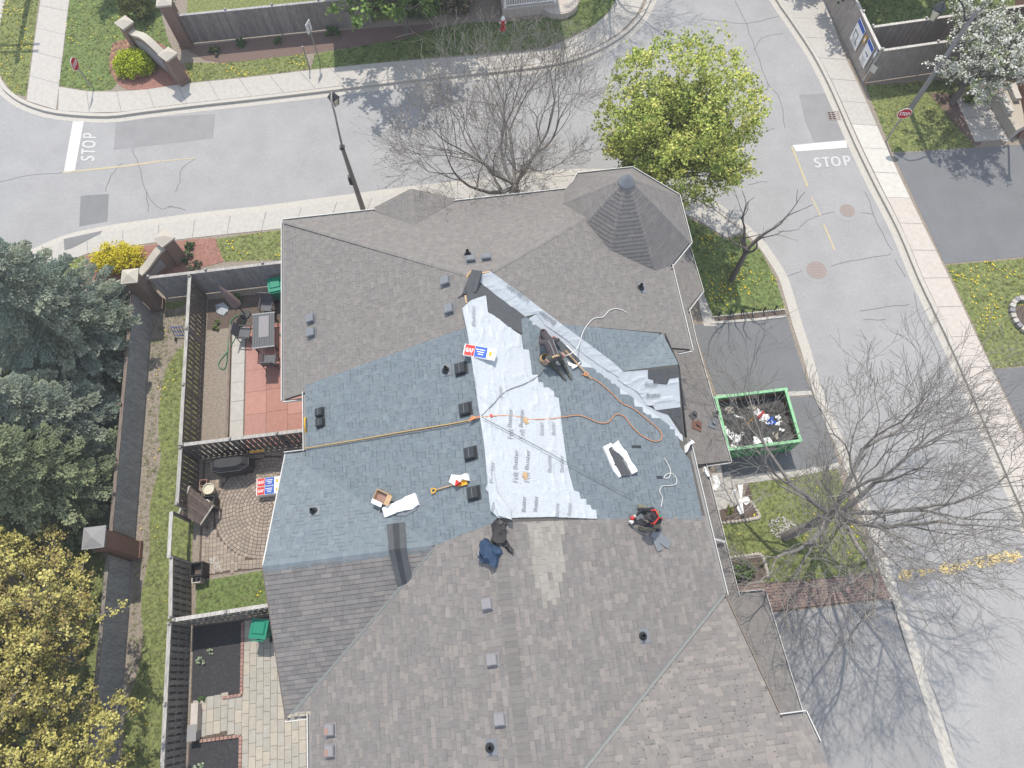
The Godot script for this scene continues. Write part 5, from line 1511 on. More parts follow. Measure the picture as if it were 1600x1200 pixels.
	single("stone_block", b, M.steel_grey, "grey stone block at the corner of the second black bed", "block")

# ---------- things along the streets ----------
func stop_sign(label: String, p: Vector3, n: Vector3, h: float, lean := Vector3.ZERO) -> void:
	var t := thing("stop_sign", label, "sign", p)
	var top := p + Vector3.UP * (h + 0.32) + lean
	var b := MB.new(); b.bar(p, top, 0.05, 0.05, Vector3.RIGHT); part(t, "post", b, M.steel)
	var x := Vector3.UP.cross(n).normalized()
	var c := p + Vector3.UP * h + lean + n * 0.04
	var oct := func(r: float, z: float) -> PackedVector3Array:
		var o := PackedVector3Array()
		for i in 8: o.append(c + n * z + (x * cos(TAU * (i + 0.5) / 8) + Vector3.UP * sin(TAU * (i + 0.5) / 8)) * r)
		return o
	b = MB.new(); b.prism(oct.call(0.34, 0.0), -n * 0.012)
	var pl := part(t, "plate", b, M.white)
	b = MB.new(); b.prism(oct.call(0.315, 0.006), -n * 0.004); part(pl, "red_face", b, M.stop_red)
	text_mesh(pl, "lettering", "STOP", c + n * 0.008, x, Vector3.UP, 0.46, 0.21, M.white, true)
func lantern(t: Node, c: Vector3, s := 1.0) -> void:
	var b := MB.new(); b.lathe(c, [Vector2(0.26, 0.0), Vector2(0.24, 0.05), Vector2(0.10, 0.22), Vector2(0.05, 0.28), Vector2(0, 0.3)].map(func(v): return v * s), 4)
	part(t, "lantern_roof", b, M.vent_dark)
	b = MB.new(); b.lathe(c, [Vector2(0.0, -0.42), Vector2(0.13, -0.42), Vector2(0.22, -0.01)].map(func(v): return v * s), 4)
	part(t, "lantern_glass", b, M.glass_lamp)
	b = MB.new()
	for i in 4:
		var d := Vector3(cos(TAU * i / 4), 0, sin(TAU * i / 4))
		b.tube([c + (d * 0.135 + Vector3.DOWN * 0.42) * s, c + (d * 0.225 + Vector3.DOWN * 0.0) * s], 0.014, 0.014, 4)
	part(t, "lantern_frame", b, M.vent_dark)
func street_things() -> void:
	stop_sign("red stop sign on a leaning post on the dandelion lawn by the sign wall", at(147, 139), Vector3(1, 0.05, 0.12).normalized(), 1.72, Vector3(-0.06, 0, 0.05))
	stop_sign("red stop sign beside the street lamp and blossom tree", at(1384, 221), Vector3(-0.1, 0.05, 1).normalized(), 1.95, Vector3(-0.02, 0, 0.0))
	# street lamps
	var p := at(567, 326)
	var t := thing("street_lamp", "tall concrete street lamp with black lantern beside the street gable", "street lamp", p)
	var b := MB.new(); b.tube([p, p + Vector3(0, 4.3, 0)], 0.13, 0.085, 10); part(t, "pole", b, M.bark_pale)
	b = MB.new(); b.box(p + Vector3(0, 4.35, 0), Vector3(0.2, 0.12, 0.2)); b.box(p + Vector3(-0.12, 2.2, 0.02), Vector3(0.14, 0.5, 0.2)); part(t, "bracket_box", b, M.vent_dark)
	var le := at(521, 152, 5.9)
	b = MB.new(); b.tube(Array(smooth(PackedVector3Array([p + Vector3(0, 4.2, 0), p + Vector3(0.02, 5.0, -0.15), p + Vector3(0.0, 5.75, -0.5), p.lerp(le, 0.6) * Vector3(1, 0, 1) + Vector3.UP * 6.2, le + Vector3.UP * 0.3]), 4)), 0.05, 0.035, 7); part(t, "arm", b, M.bark_pale)
	lantern(t, le, 1.0)
	p = at(1421, 172)
	t = thing("street_lamp", "pale street lamp with curled arm and lantern among the white blossom", "street lamp", p)
	b = MB.new(); b.tube([p, p + Vector3(0, 6.0, 0)], 0.14, 0.09, 10); part(t, "pole", b, M.steel_grey)
	le = at(1467, 14, 5.7)
	var tp := p + Vector3(0, 5.6, 0)
	b = MB.new(); b.tube(Array(smooth(PackedVector3Array([tp, tp + Vector3(-0.25, -0.15, 0.0), tp.lerp(le, 0.4) + Vector3(0, 0.35, 0), tp.lerp(le, 0.8) + Vector3.UP * 0.7, le + Vector3.UP * 0.3]), 5)), 0.04, 0.03, 7); part(t, "arm", b, M.vent_dark)
	lantern(t, le, 1.25)
	# small posts on the upper pavement
	p = at(500, 96)
	t = thing("sign_post", "thin post with a narrow white sign seen edge on by the upper pavement", "sign", p)
	b = MB.new(); b.tube([p, p + Vector3(0, 2.35, 0)], 0.03, 0.03, 6); part(t, "post", b, M.steel)
	b = MB.new(); b.box(p + Vector3(0, 2.2, 0), Vector3(0.45, 0.6, 0.02), Basis(Vector3.UP, 1.2)); part(t, "plate", b, M.white)
	p = at(484, 106)
	b = MB.new(); b.tube([p, p + Vector3(0, 1.35, 0)], 0.035, 0.035, 6); b.box(p + Vector3(0, 1.38, 0), Vector3(0.09, 0.06, 0.09))
	single("marker_post", b, M.bark_pale, "short plain wooden marker post where the dandelion verge ends", "post")
	# hydrant
	p = at(786, 46)
	t = thing("fire_hydrant", "red fire hydrant with pale cap in the shaded lawn below the porch", "hydrant", p)
	b = MB.new(); b.lathe(p, [Vector2(0.17, 0), Vector2(0.17, 0.06), Vector2(0.11, 0.08), Vector2(0.11, 0.55), Vector2(0.15, 0.58), Vector2(0.15, 0.63), Vector2(0.12, 0.66)], 14); part(t, "barrel", b, M.red)
	b = MB.new(); b.lathe(p, [Vector2(0.13, 0.66), Vector2(0.11, 0.76), Vector2(0.04, 0.82), Vector2(0.03, 0.88), Vector2(0, 0.88)], 14); part(t, "bonnet", b, M.white)
	for s in [-1, 1]:
		b = MB.new(); b.lathe(p + Vector3(0, 0.45, 0), [Vector2(0, 0.19), Vector2(0.055, 0.19), Vector2(0.055, 0.1)], 8, Basis(Vector3.FORWARD, s * PI / 2)); part(t, "outlet_cap", b, M.white)
	# neighbour's house beyond the upper lawn: its shade falls across the grass
	var nw := UW(at(800, 26)).y
	var u0 := UW(at(520, 30)).x; var u1 := UW(at(872, 10)).x
	t = thing("neighbour_house", "neighbour's house with stone porch and white railing beyond the shaded lawn", "house", H3((u0 + u1) * 0.5, nw - 5))
	wall_block(t, "wall", [u0 + 0.6, nw - 10, u1 - 0.4, nw - 10, u1 - 0.4, nw - 1.6, u0 + 0.6, nw - 1.6], 7.0, "brick_brown")
	var rb := MB.new()
	var e := [H3(u0, nw - 10.4, 7.0), H3(u1, nw - 10.4, 7.0), H3(u1, nw - 1.1, 7.0), H3(u0, nw - 1.1, 7.0)]
	var r0 := H3(u0 + 3, nw - 5.7, 9.8); var r1 := H3(u1 - 3, nw - 5.7, 9.8)
	rb.col = BROWN[0]
	rb.quad(e[3], e[2], r1, r0); rb.quad(e[0], e[1], r1, r0); rb.tri(e[0], e[3], r0); rb.tri(e[1], e[2], r1)
	rb.quad(e[0], e[1], e[2], e[3], Vector3.DOWN)
	part(t, "roof", rb, M.shingle)
	wall_block(t, "porch", [UW(at(784, 18)).x, nw - 1.6, UW(at(870, 10)).x, nw - 1.6, UW(at(870, 10)).x, nw, UW(at(784, 18)).x, nw + 0.1], 0.55, "concrete_rose")
	b = MB.new(); b.lathe(H3(UW(at(872, 6)).x, nw - 0.5), [Vector2(1.1, 0), Vector2(1.1, 0.35), Vector2(0, 0.36)], 18); part(t, "round_step", b, M.concrete_rose)
	b = MB.new()
	var ra := H3(UW(at(784, 18)).x + 0.15, nw - 0.1, 0.55); var rz := H3(UW(at(868, 10)).x - 0.1, nw - 0.15, 0.55)
	b.bar(ra + Vector3.UP * 0.85, rz + Vector3.UP * 0.85, 0.07, 0.06); b.bar(ra + Vector3.UP * 0.1, rz + Vector3.UP * 0.1, 0.06, 0.05)
	part(t, "railing", b, M.white)
	for i in 22:
		b = MB.new(); var q := ra.lerp(rz, i / 21.0); b.bar(q + Vector3.UP * 0.1, q + Vector3.UP * 0.85, 0.035, 0.035, Vector3.RIGHT); part(t, "baluster", b, M.white)
	for q in [ra, rz]:
		b = MB.new(); b.box(q + Vector3.UP * 0.5, Vector3(0.13, 1.0, 0.13)); part(t, "railing_post", b, M.white)
	# notice boards on the right fence
	var fx := func(w: float, h: float) -> Vector3: return H3(20.9 + (w + 37.0) / 10.45 * 0.42, w, h) + H3(-0.10, 0)
	var nrm := -H3(1, 0)
	for q in [[-28.55, 1.25, 0.95, 1.25, "white notice board with blue header and a drawn route, beside the yellow note", 0], [-27.22, 1.25, 0.75, 1.25, "white notice board with blue header and a black arrow, by the fence corner", 1]]:
		var c: Vector3 = fx.call(q[0], q[1])
		t = thing("notice_board", q[4], "sign", c)
		var xd := H3(0, 1)      # read from the road: right is up the street
		xd = Vector3.UP.cross(nrm).normalized()
		var bs := Basis(xd, Vector3.UP, nrm)
		b = MB.new(); b.box(c, Vector3(q[2], q[3], 0.012), bs); part(t, "panel", b, M.white)
		b = MB.new(); b.box(c + Vector3.UP * (q[3] * 0.5 - 0.13) + nrm * 0.008, Vector3(q[2] - 0.04, 0.24, 0.006), bs); part(t, "blue_header", b, M.blue)
		b = MB.new()
		if q[5] == 0:
			for k in [[-0.12, 0.12, 0.5, 0.05], [0.1, -0.1, 0.05, 0.42], [-0.30, -0.05, 0.05, 0.30], [0.2, -0.32, 0.22, 0.06]]: b.box(c + xd * k[0] + Vector3.UP * (k[1] - 0.08) + nrm * 0.008, Vector3(k[2], k[3], 0.004), bs)
		else:
			b.bar(c + xd * -0.14 + nrm * 0.008, c + xd * 0.16 + nrm * 0.008, 0.05, 0.004, nrm)
			b.tri(c + xd * 0.24 + nrm * 0.009, c + xd * 0.12 + Vector3.UP * 0.09 + nrm * 0.009, c + xd * 0.12 - Vector3.UP * 0.09 + nrm * 0.009, nrm)
		part(t, "drawing", b, M.black)
		b = MB.new()
		for k in 5: b.box(c - Vector3.UP * (0.28 + 0.07 * (k % 5)) + xd * (-0.05 + 0.02 * k) + nrm * 0.008, Vector3(q[2] * (0.62 - 0.08 * (k % 3)), 0.022, 0.004), bs)
		part(t, "fine_print", b, M.steel)
	for q in [[-27.85, 1.55, 0.22, 0.36, "yellow", "small yellow and white note between the two notice boards"], [-26.62, 1.75, 0.18, 0.42, "felt", "small pale plate at the top of the fence corner"]]:
		var c: Vector3 = fx.call(q[0], q[1])
		t = thing("fence_note", q[5], "sign", c)
		var bs := Basis(Vector3.UP.cross(nrm).normalized(), Vector3.UP, nrm)
		b = MB.new(); b.box(c, Vector3(q[2], q[3], 0.01), bs); part(t, "plate", b, M[q[4]])
		b = MB.new(); b.box(c + nrm * 0.008, Vector3(q[2] * 0.7, q[3] * 0.4, 0.004), bs); part(t, "print", b, M.white)
	p = at(1350, 133)
	t = thing("yard_sign", "small pinkish sign on a wooden stake at the foot of the fence corner", "sign", p)
	b = MB.new(); b.bar(p, p + Vector3(0.02, 1.0, 0.0), 0.04, 0.03, Vector3.RIGHT); part(t, "stake", b, M.wood_raw)
	b = MB.new(); b.box(p + Vector3(0, 1.1, 0.03), Vector3(0.32, 0.42, 0.015), Basis(Vector3.UP, -0.9)); part(t, "plate", b, M.concrete_new)
	# house at the right edge with its concrete porch
	t = thing("brick_house", "brick house with concrete porch and pale sills at the right edge", "house", at(1600, 150))
	b = MB.new()
	b.prism(PackedVector3Array([at(1590, 217, 0) + Vector3.UP * 5.6, at(1740, 195, 0) + Vector3.UP * 5.6, at(1740, -60, 0) + Vector3.UP * 5.6, at(1590, -60, 0) + Vector3.UP * 5.6, at(1578, 112, 0) + Vector3.UP * 5.6, at(1586, 140, 0) + Vector3.UP * 5.6]), Vector3(0, -5.7, 0))
	part(t, "wall", b, M.brick)
	b = MB.new(); b.prism(PackedVector3Array([at(1543, 160) + Vector3.UP * 0.55, at(1577, 216) + Vector3.UP * 0.55, at(1592, 208) + Vector3.UP * 0.55, at(1578, 140) + Vector3.UP * 0.55, at(1560, 150) + Vector3.UP * 0.55]), Vector3(0, -0.6, 0)); part(t, "porch", b, M.cap_stone)
	for q in [[1566, 152, 1578, 176], [1580, 134, 1590, 156]]:
		b = MB.new()
		var a := at(q[0], q[1], 0.7); var d := at(q[2], q[3], 0.7)
		b.bar(a, d, 0.32, 0.22); part(t, "sill", b, M.concrete_new)
	b = MB.new(); b.tube([at(1571, 221, 0.3), at(1580, 214, 0.35), at(1612, 190, 2.5)], 0.05, 0.05, 7); part(t, "downspout", b, M.gutter)
	slabs("path", P([1490, 150, 1505, 180, 1523, 222]), P([1540, 143, 1556, 178, 1574, 218]), 0.8, func(_k, _n): return M.concrete)
	# ring planter on the right lawn
	p = at(1602, 494)
	t = thing("ring_planter", "round planter ring of grey stones on the right lawn", "planter", p)
	for i in 20:
		var g := TAU * i / 20
		ubox(t, "stone", p + Vector3(cos(g), 0.09, sin(g)) * Vector3(0.62, 1, 0.85), Vector3(0.22, 0.20, 0.20), Basis(Vector3.UP, -g), [M.concrete, M.cap_stone, M.vent_old][i % 3])
	b = MB.new(); b.lathe(p, [Vector2(0.55, 0.05), Vector2(0.5, 0.1), Vector2(0, 0.12)], 16); part(t, "soil", b, M.soil)
	# dark car just past the right edge, only its nose shows
	car_at(at(1618, 612), 1.95)
	# utility pole beyond the upper left corner, its shadow lies on the verge
	p = at(46, -8)
	t = thing("utility_pole", "wooden utility pole with crossarms whose shadow lies on the left verge", "pole", p)
	b = MB.new(); b.tube([p, p + Vector3(0, 9.4, 0)], 0.16, 0.11, 9); part(t, "pole", b, M.bark)
	for h in [7.0, 7.9]:
		b = MB.new(); b.bar(p + Vector3(-1.1, h, 0), p + Vector3(1.1, h, 0), 0.12, 0.12); part(t, "crossarm", b, M.bark)
	# iron rail posts along the bed by the upper driveway
	for i in 6:
		p = at(1122 + i * 17.5, 494.5 - i * 1.8)
		b = MB.new(); b.tube([p, p + Vector3(0, 0.34, 0)], 0.03, 0.03, 6); b.lathe(p, [Vector2(0.05, 0.34), Vector2(0.055, 0.4), Vector2(0.0, 0.44)], 8)
		single("edging_light", b, M.black, "black stub post in the white stone edging above the upper driveway", "post", "stub posts along the bed edge")
	var es := thing("stone_edging", "row of pale edging stones between the lawn and the upper driveway bed", "edging", at(1170, 492))
	for i in 34:
		p = at(1112 + i * 3.4, 496 - i * 0.36)
		b = MB.new(); b.blob(p + Vector3.UP * 0.03, Vector3(0.06, 0.05, 0.05), Basis(Vector3.UP, rng.randf() * 3), 4, 6); part(es, "stone", b, M.concrete_new if i % 2 else M.cap_stone)
	dumpster()
	# garden bed edging and scraps in front of the lower house
	for q in [["rough stone edging around the bed with white scraps", [1122, 818, 1150, 815, 1176, 811, 1186, 806, 1174, 785]], ["rough stone edging around the lower bed", [1140, 872, 1165, 869, 1188, 867, 1196, 885, 1200, 900]]]:
		var pts := smooth(P(q[1]), 5)
		t = thing("stone_edging", q[0], "edging", pts[0])
		for i in pts.size():
			b = MB.new(); b.blob(pts[i] + Vector3.UP * 0.03, Vector3(0.10, 0.06, 0.08), Basis(Vector3.UP, rng.randf() * 3), 4, 6); part(t, "stone", b, M.cap_stone)
	scrap("long white wrapper strip lying on the garden bed", [1152, 758, 1161, 757, 1159, 780, 1162, 802, 1155, 804, 1151, 795, 1155, 778], "white", 0.04)
	scrap("white wrapper scrap folded beside the long strip", [1161, 777, 1168, 776, 1173, 784, 1165, 790, 1160, 785], "white", 0.06)
	scrap("white and red wrapper scrap on the path below the porch roof", [1111, 744, 1120, 742, 1126, 756, 1118, 768, 1110, 762, 1115, 754], "white", 0.06)
	scrap("small white scrap on the bed near the path corner", [1142, 768, 1148, 765, 1150, 770, 1144, 772], "white", 0.04)
func scrap(label: String, list: Array, m: String, h: float) -> void:
	var pts := P(list)
	var c := Vector3.ZERO
	for q in pts: c += q / pts.size()
	var t := thing("wrapper_scrap", label, "wrapper", c)
	var b := MB.new()
	for i in pts.size():
		var a := pts[i] + Vector3.UP * (0.03 + rng.randf() * h); var d := pts[(i + 1) % pts.size()] + Vector3.UP * 0.03
		b.tri(c + Vector3.UP * (h * 1.6 + 0.03), a, d, _up(c + Vector3.UP * (h + 0.05), a, d)); b.quad(a, d, d * Vector3(1, 0, 1) + Vector3.UP * 0.022, a * Vector3(1, 0, 1) + Vector3.UP * 0.022)
	part(t, "sheet", b, M[m])
func car_at(p: Vector3, turn: float) -> void:
	var t := thing("parked_car", "black parked car nosing into the frame on the dark right driveway", "car", p)
	var bs := Basis(Vector3.UP, 0.12)
	var prof := [Vector2(0.0, 0.30), Vector2(0.0, 0.62), Vector2(0.15, 0.72), Vector2(1.15, 0.90), Vector2(1.75, 1.38), Vector2(3.3, 1.40), Vector2(4.1, 0.98), Vector2(4.4, 0.92), Vector2(4.45, 0.35)]
	var b := MB.new()
	for i in prof.size() - 1:
		var wa := 0.88 if prof[i].y < 1.0 else 0.66; var wb := 0.88 if prof[i + 1].y < 1.0 else 0.66
		var a := p + bs * Vector3(prof[i].x, prof[i].y, -wa); var d := p + bs * Vector3(prof[i].x, prof[i].y, wa)
		var f := p + bs * Vector3(prof[i + 1].x, prof[i + 1].y, wb); var g := p + bs * Vector3(prof[i + 1].x, prof[i + 1].y, -wb)
		b.quad(a, d, f, g)
		for s in [-1, 1]:
			var q0: Vector3 = a if s < 0 else d; var q1: Vector3 = g if s < 0 else f
			b.quad(q0, q1, p + bs * Vector3(prof[i + 1].x, 0.3, s * 0.88), p + bs * Vector3(prof[i].x, 0.3, s * 0.88))
	b.box(p + bs * Vector3(2.2, 0.28, 0), Vector3(4.3, 0.12, 1.7), bs)
	var bm := mat("car_black", c3(0.012, 0.013, 0.015), 0.25)
	part(t, "body", b, bm)
	b = MB.new(); b.quad(p + bs * Vector3(1.2, 0.94, -0.72), p + bs * Vector3(1.2, 0.94, 0.72), p + bs * Vector3(1.72, 1.375, 0.6), p + bs * Vector3(1.72, 1.375, -0.6)); part(t, "windscreen", b, M.vent_grey)
	for s in [-1, 1]:
		b = MB.new(); b.box(p + bs * Vector3(0.03, 0.62, s * 0.62), Vector3(0.14, 0.13, 0.34), bs); part(t, "headlight", b, M.glass_lamp)
		for x in [0.85, 3.6]:
			b = MB.new(); b.lathe(p + bs * Vector3(x, 0.32, s * 0.82), [Vector2(0.0, -0.1), Vector2(0.30, -0.1), Vector2(0.32, 0), Vector2(0.30, 0.1), Vector2(0.0, 0.1)], 16, bs * Basis(Vector3.RIGHT, PI / 2)); part(t, "wheel", b, M.black)
func dumpster() -> void:
	var c := H3(10.72, -8.6)
	var t := thing("dumpster", "bright green open dumpster half full of torn shingles on the driveway", "dumpster", c)
	var bs := hb()
	var hx := 1.46; var hz := 1.12; var hh := 1.25
	for q in [[0, -hz, hx * 2, 0.07], [0, hz, hx * 2, 0.07], [-hx, 0, 0.07, hz * 2 - 0.07], [hx, 0, 0.07, hz * 2 - 0.07]]:
		var b := MB.new(); b.box(c + bs * Vector3(q[0], hh * 0.5 + 0.06, q[1]), Vector3(q[2] + (0.07 if q[3] < 0.1 else 0.0), hh - 0.02, q[3]), bs)
		var w := part(t, "side_wall", b, M.green_paint)
		b = MB.new(); b.box(c + bs * Vector3(q[0] * 0.968, hh * 0.5 + 0.02, q[1] * 0.96), Vector3(maxf(q[2] - 0.12, 0.012), hh - 0.30, maxf(q[3] - 0.12, 0.012)), bs); part(w, "rusty_lining", b, M.brown_inside)
	for q in [[0, -hz, hx * 2 + 0.16, 0.11], [0, hz, hx * 2 + 0.16, 0.11], [-hx, 0, 0.11, hz * 2 - 0.11], [hx, 0, 0.11, hz * 2 - 0.11]]:
		var b := MB.new(); b.box(c + bs * Vector3(q[0], hh + 0.08, q[1]), Vector3(q[2], 0.08, q[3]), bs); part(t, "rim", b, mat("rim_green", c3(0.24, 0.50, 0.28), 0.5))
	var b := MB.new(); b.box(c + Vector3.UP * 0.06, Vector3(hx * 2 - 0.1, 0.06, hz * 2 - 0.1), bs); part(t, "floor", b, M.brown_inside)
	for i in 5:
		b = MB.new(); b.box(c + bs * Vector3(-1.2 + i * 0.6, 0.6, hz + 0.055), Vector3(0.07, 1.05, 0.05), bs); part(t, "rib", b, M.green_paint)
	b = MB.new(); b.box(c + bs * Vector3(0.25, 0.95, hz + 0.09), Vector3(0.75, 0.22, 0.02), bs); part(t, "name_plate", b, M.steel)
	# heap of torn shingles and wrappers
	var heap := MB.new()
	var n := FastNoiseLite.new(); n.seed = 8; n.frequency = 0.8
	var hgt := func(x: float, z: float) -> float: return 0.80 + 0.16 * n.get_noise_2d(x, z) + 0.22 * clampf(z + 0.5, 0.0, 1.0) * (1.0 - absf(x) * 0.3)
	for i in 620:
		var x := rng.randf_range(-hx + 0.15, hx - 0.15); var z := rng.randf_range(-hz + 0.15, hz - 0.15)
		var o := c + bs * Vector3(x, hgt.call(x, z) + rng.randf() * 0.05, z)
		var k := rng.randf_range(0.06, 0.13)
		heap.col = Color(k, k * 0.98, k * 0.97)
		heap.box(o, Vector3(rng.randf_range(0.12, 0.4), 0.012, rng.randf_range(0.1, 0.22)), Basis(Vector3.UP, rng.randf() * TAU) * Basis(Vector3.RIGHT, rng.randf_range(-0.4, 0.4)) * Basis(Vector3.FORWARD, rng.randf_range(-0.3, 0.3)))
	var ho := single("torn_shingles", heap, M.cloth, "heap of torn dark shingles inside the green dumpster", "shingles"); ho.set_meta("kind", "stuff")
	var base := MB.new(); base.box(c + Vector3.UP * 0.40, Vector3(hx * 2 - 0.12, 0.62, hz * 2 - 0.12), bs)
	var pb := part(t, "rubbish_fill", base, M.driveway)
	var lst := [["white", -1.15, 0.35, 0.5, 0.24, 0.7], ["white", -1.0, 0.75, 0.55, 0.2, 1.9], ["white", 0.05, 0.88, 0.6, 0.2, 0.1], ["white", 0.62, 0.1, 0.65, 0.28, 0.7], ["red", 0.42, -0.22, 0.26, 0.26, 0.7], ["blue", 0.72, 0.14, 0.34, 0.25, 0.75], ["white", 0.25, -0.42, 0.2, 0.24, 0.7], ["white", -0.55, -0.28, 0.4, 0.1, 0.4], ["white", 1.05, 0.0, 0.3, 0.16, 1.2], ["white", -0.75, 0.55, 0.34, 0.14, 2.4], ["cap_stone", 0.1, -0.75, 0.3, 0.2, 0.4], ["cap_stone", -0.9, -0.65, 0.25, 0.2, 1.4], ["white", 0.95, 0.5, 0.16, 0.1, 0.4], ["yellow", -0.2, -0.05, 0.5, 0.04, -0.65], ["cap_stone", 0.62, 0.72, 0.2, 0.18, 0.3]]
	var names := ["white wrapper tucked under the dumpster's left rim", "white wrapper with folds at the dumpster's front left corner", "white wrapper along the dumpster's front rim", "long white wrapper lying under the blue printed piece", "red printed wrapper piece in the dumpster beside the blue one", "blue printed wrapper piece in the dumpster beside the red one", "white wrapper end next to the red printed piece", "white crumpled strip beside the yellow stick", "white wrapper scrap by the dumpster's right wall", "curled white scrap between the left rim and the yellow stick", "dull beige scrap by the dumpster's shaded back wall", "beige crumpled scrap in the dumpster's back left corner", "tiny white scrap alone near the dumpster's right wall", "yellow stick lying on the torn shingles in the dumpster", "beige carton piece near the dumpster's front rim"]
	var qi := -1
	for q in lst:
		qi += 1
		var o := c + bs * Vector3(q[1], hgt.call(q[1], q[2]) + 0.10 + (0.02 if q[0] == "blue" or q[0] == "red" else 0.0), q[2])
		var s := thing("wrapper_scrap", names[qi], "scrap", o, "scraps in the dumpster")
		b = MB.new()
		var rb := Basis(Vector3.UP, -q[5])
		var nx := 5
		for i in nx:
			for k in 3:
				var hf := func(ii: int, kk: int) -> Vector3: return o + rb * Vector3((float(ii) / nx - 0.5) * q[3] * 1.25, 0.06 * sin(ii * 2.1 + kk * 1.3 + q[1] * 9.0), (kk / 3.0 - 0.5) * q[4] * 1.3 * (1.0 + 0.3 * sin(ii * 1.7 + q[2])))
				var p0: Vector3 = hf.call(i, k); var p1: Vector3 = hf.call(i + 1, k); var p2: Vector3 = hf.call(i + 1, k + 1); var p3: Vector3 = hf.call(i, k + 1)
				b.tri(p0, p1, p2, _up(p0, p1, p2)); b.tri(p0, p2, p3, _up(p0, p2, p3))
		part(s, "sheet", b, M[q[0]])

# ---------- things on the roofs ----------
func vent(label: String, x: float, y: float, pl: Array, m: String, s := 0.30, rusty := false) -> void:
	var o := on(x, y, pl)
	var n := plane_n(pl)
	var bs := facing(n, H3(1, 0))
	var t := thing("roof_vent", label, "vent", o)
	var b := MB.new(); b.box(o + n * 0.015, Vector3(s * 1.25, 0.01, s * 1.25), bs); part(t, "flange", b, M[m])
	b = MB.new(); b.box(o + n * 0.055, Vector3(s * 0.82, 0.07, s * 0.82), bs); part(t, "throat", b, M.black)
	b = MB.new(); b.box(o + n * 0.10, Vector3(s, 0.07, s), bs); b.box(o + n * 0.145, Vector3(s, 0.03, s), bs, 0.86)
	var h := part(t, "hood", b, M[m])
	if rusty:
		b = MB.new(); b.box(o + n * 0.162 - bs.x * s * 0.2 + bs.z * 0.03, Vector3(s * 0.40, 0.004, s * 0.62), bs); part(h, "rust_stain", b, M.rust)
	else:
		b = MB.new(); b.box(o + n * 0.160, Vector3(0.012, 0.006, s * 0.84), bs); part(h, "seam", b, M.vent_grey if m == "vent_dark" else M[m])
func pipe(label: String, x: float, y: float, pl: Array) -> void:
	var o := on(x, y, pl)
	var n := plane_n(pl)
	var t := thing("vent_pipe", label, "pipe", o)
	var bs := facing(n, H3(1, 0))
	var b := MB.new(); b.box(o + n * 0.016 + bs.x * 0.05, Vector3(0.30, 0.008, 0.38), bs); part(t, "flashing", b, M.vent_grey)
	b = MB.new(); b.lathe(o, [Vector2(0.13, 0.0), Vector2(0.11, 0.06), Vector2(0.065, 0.14)], 14); part(t, "boot", b, M.vent_dark)
	b = MB.new(); b.lathe(o, [Vector2(0.055, 0.0), Vector2(0.055, 0.27), Vector2(0.042, 0.27), Vector2(0.042, 0.1), Vector2(0, 0.1)], 12); part(t, "pipe", b, M.black)
func rope(label: String, list: Array, pl: Array, r: float, m: String, lift := 0.03, straight := false) -> void:
	var pts := PackedVector3Array()
	for i in range(0, list.size(), 2): pts.append(on(list[i], list[i + 1], pl) + plane_n(pl) * lift)
	if not straight: pts = smooth(pts, 6)
	var b := MB.new(); b.tube(Array(pts), r, r, 6)
	single("rope", b, M[m], label, "rope")
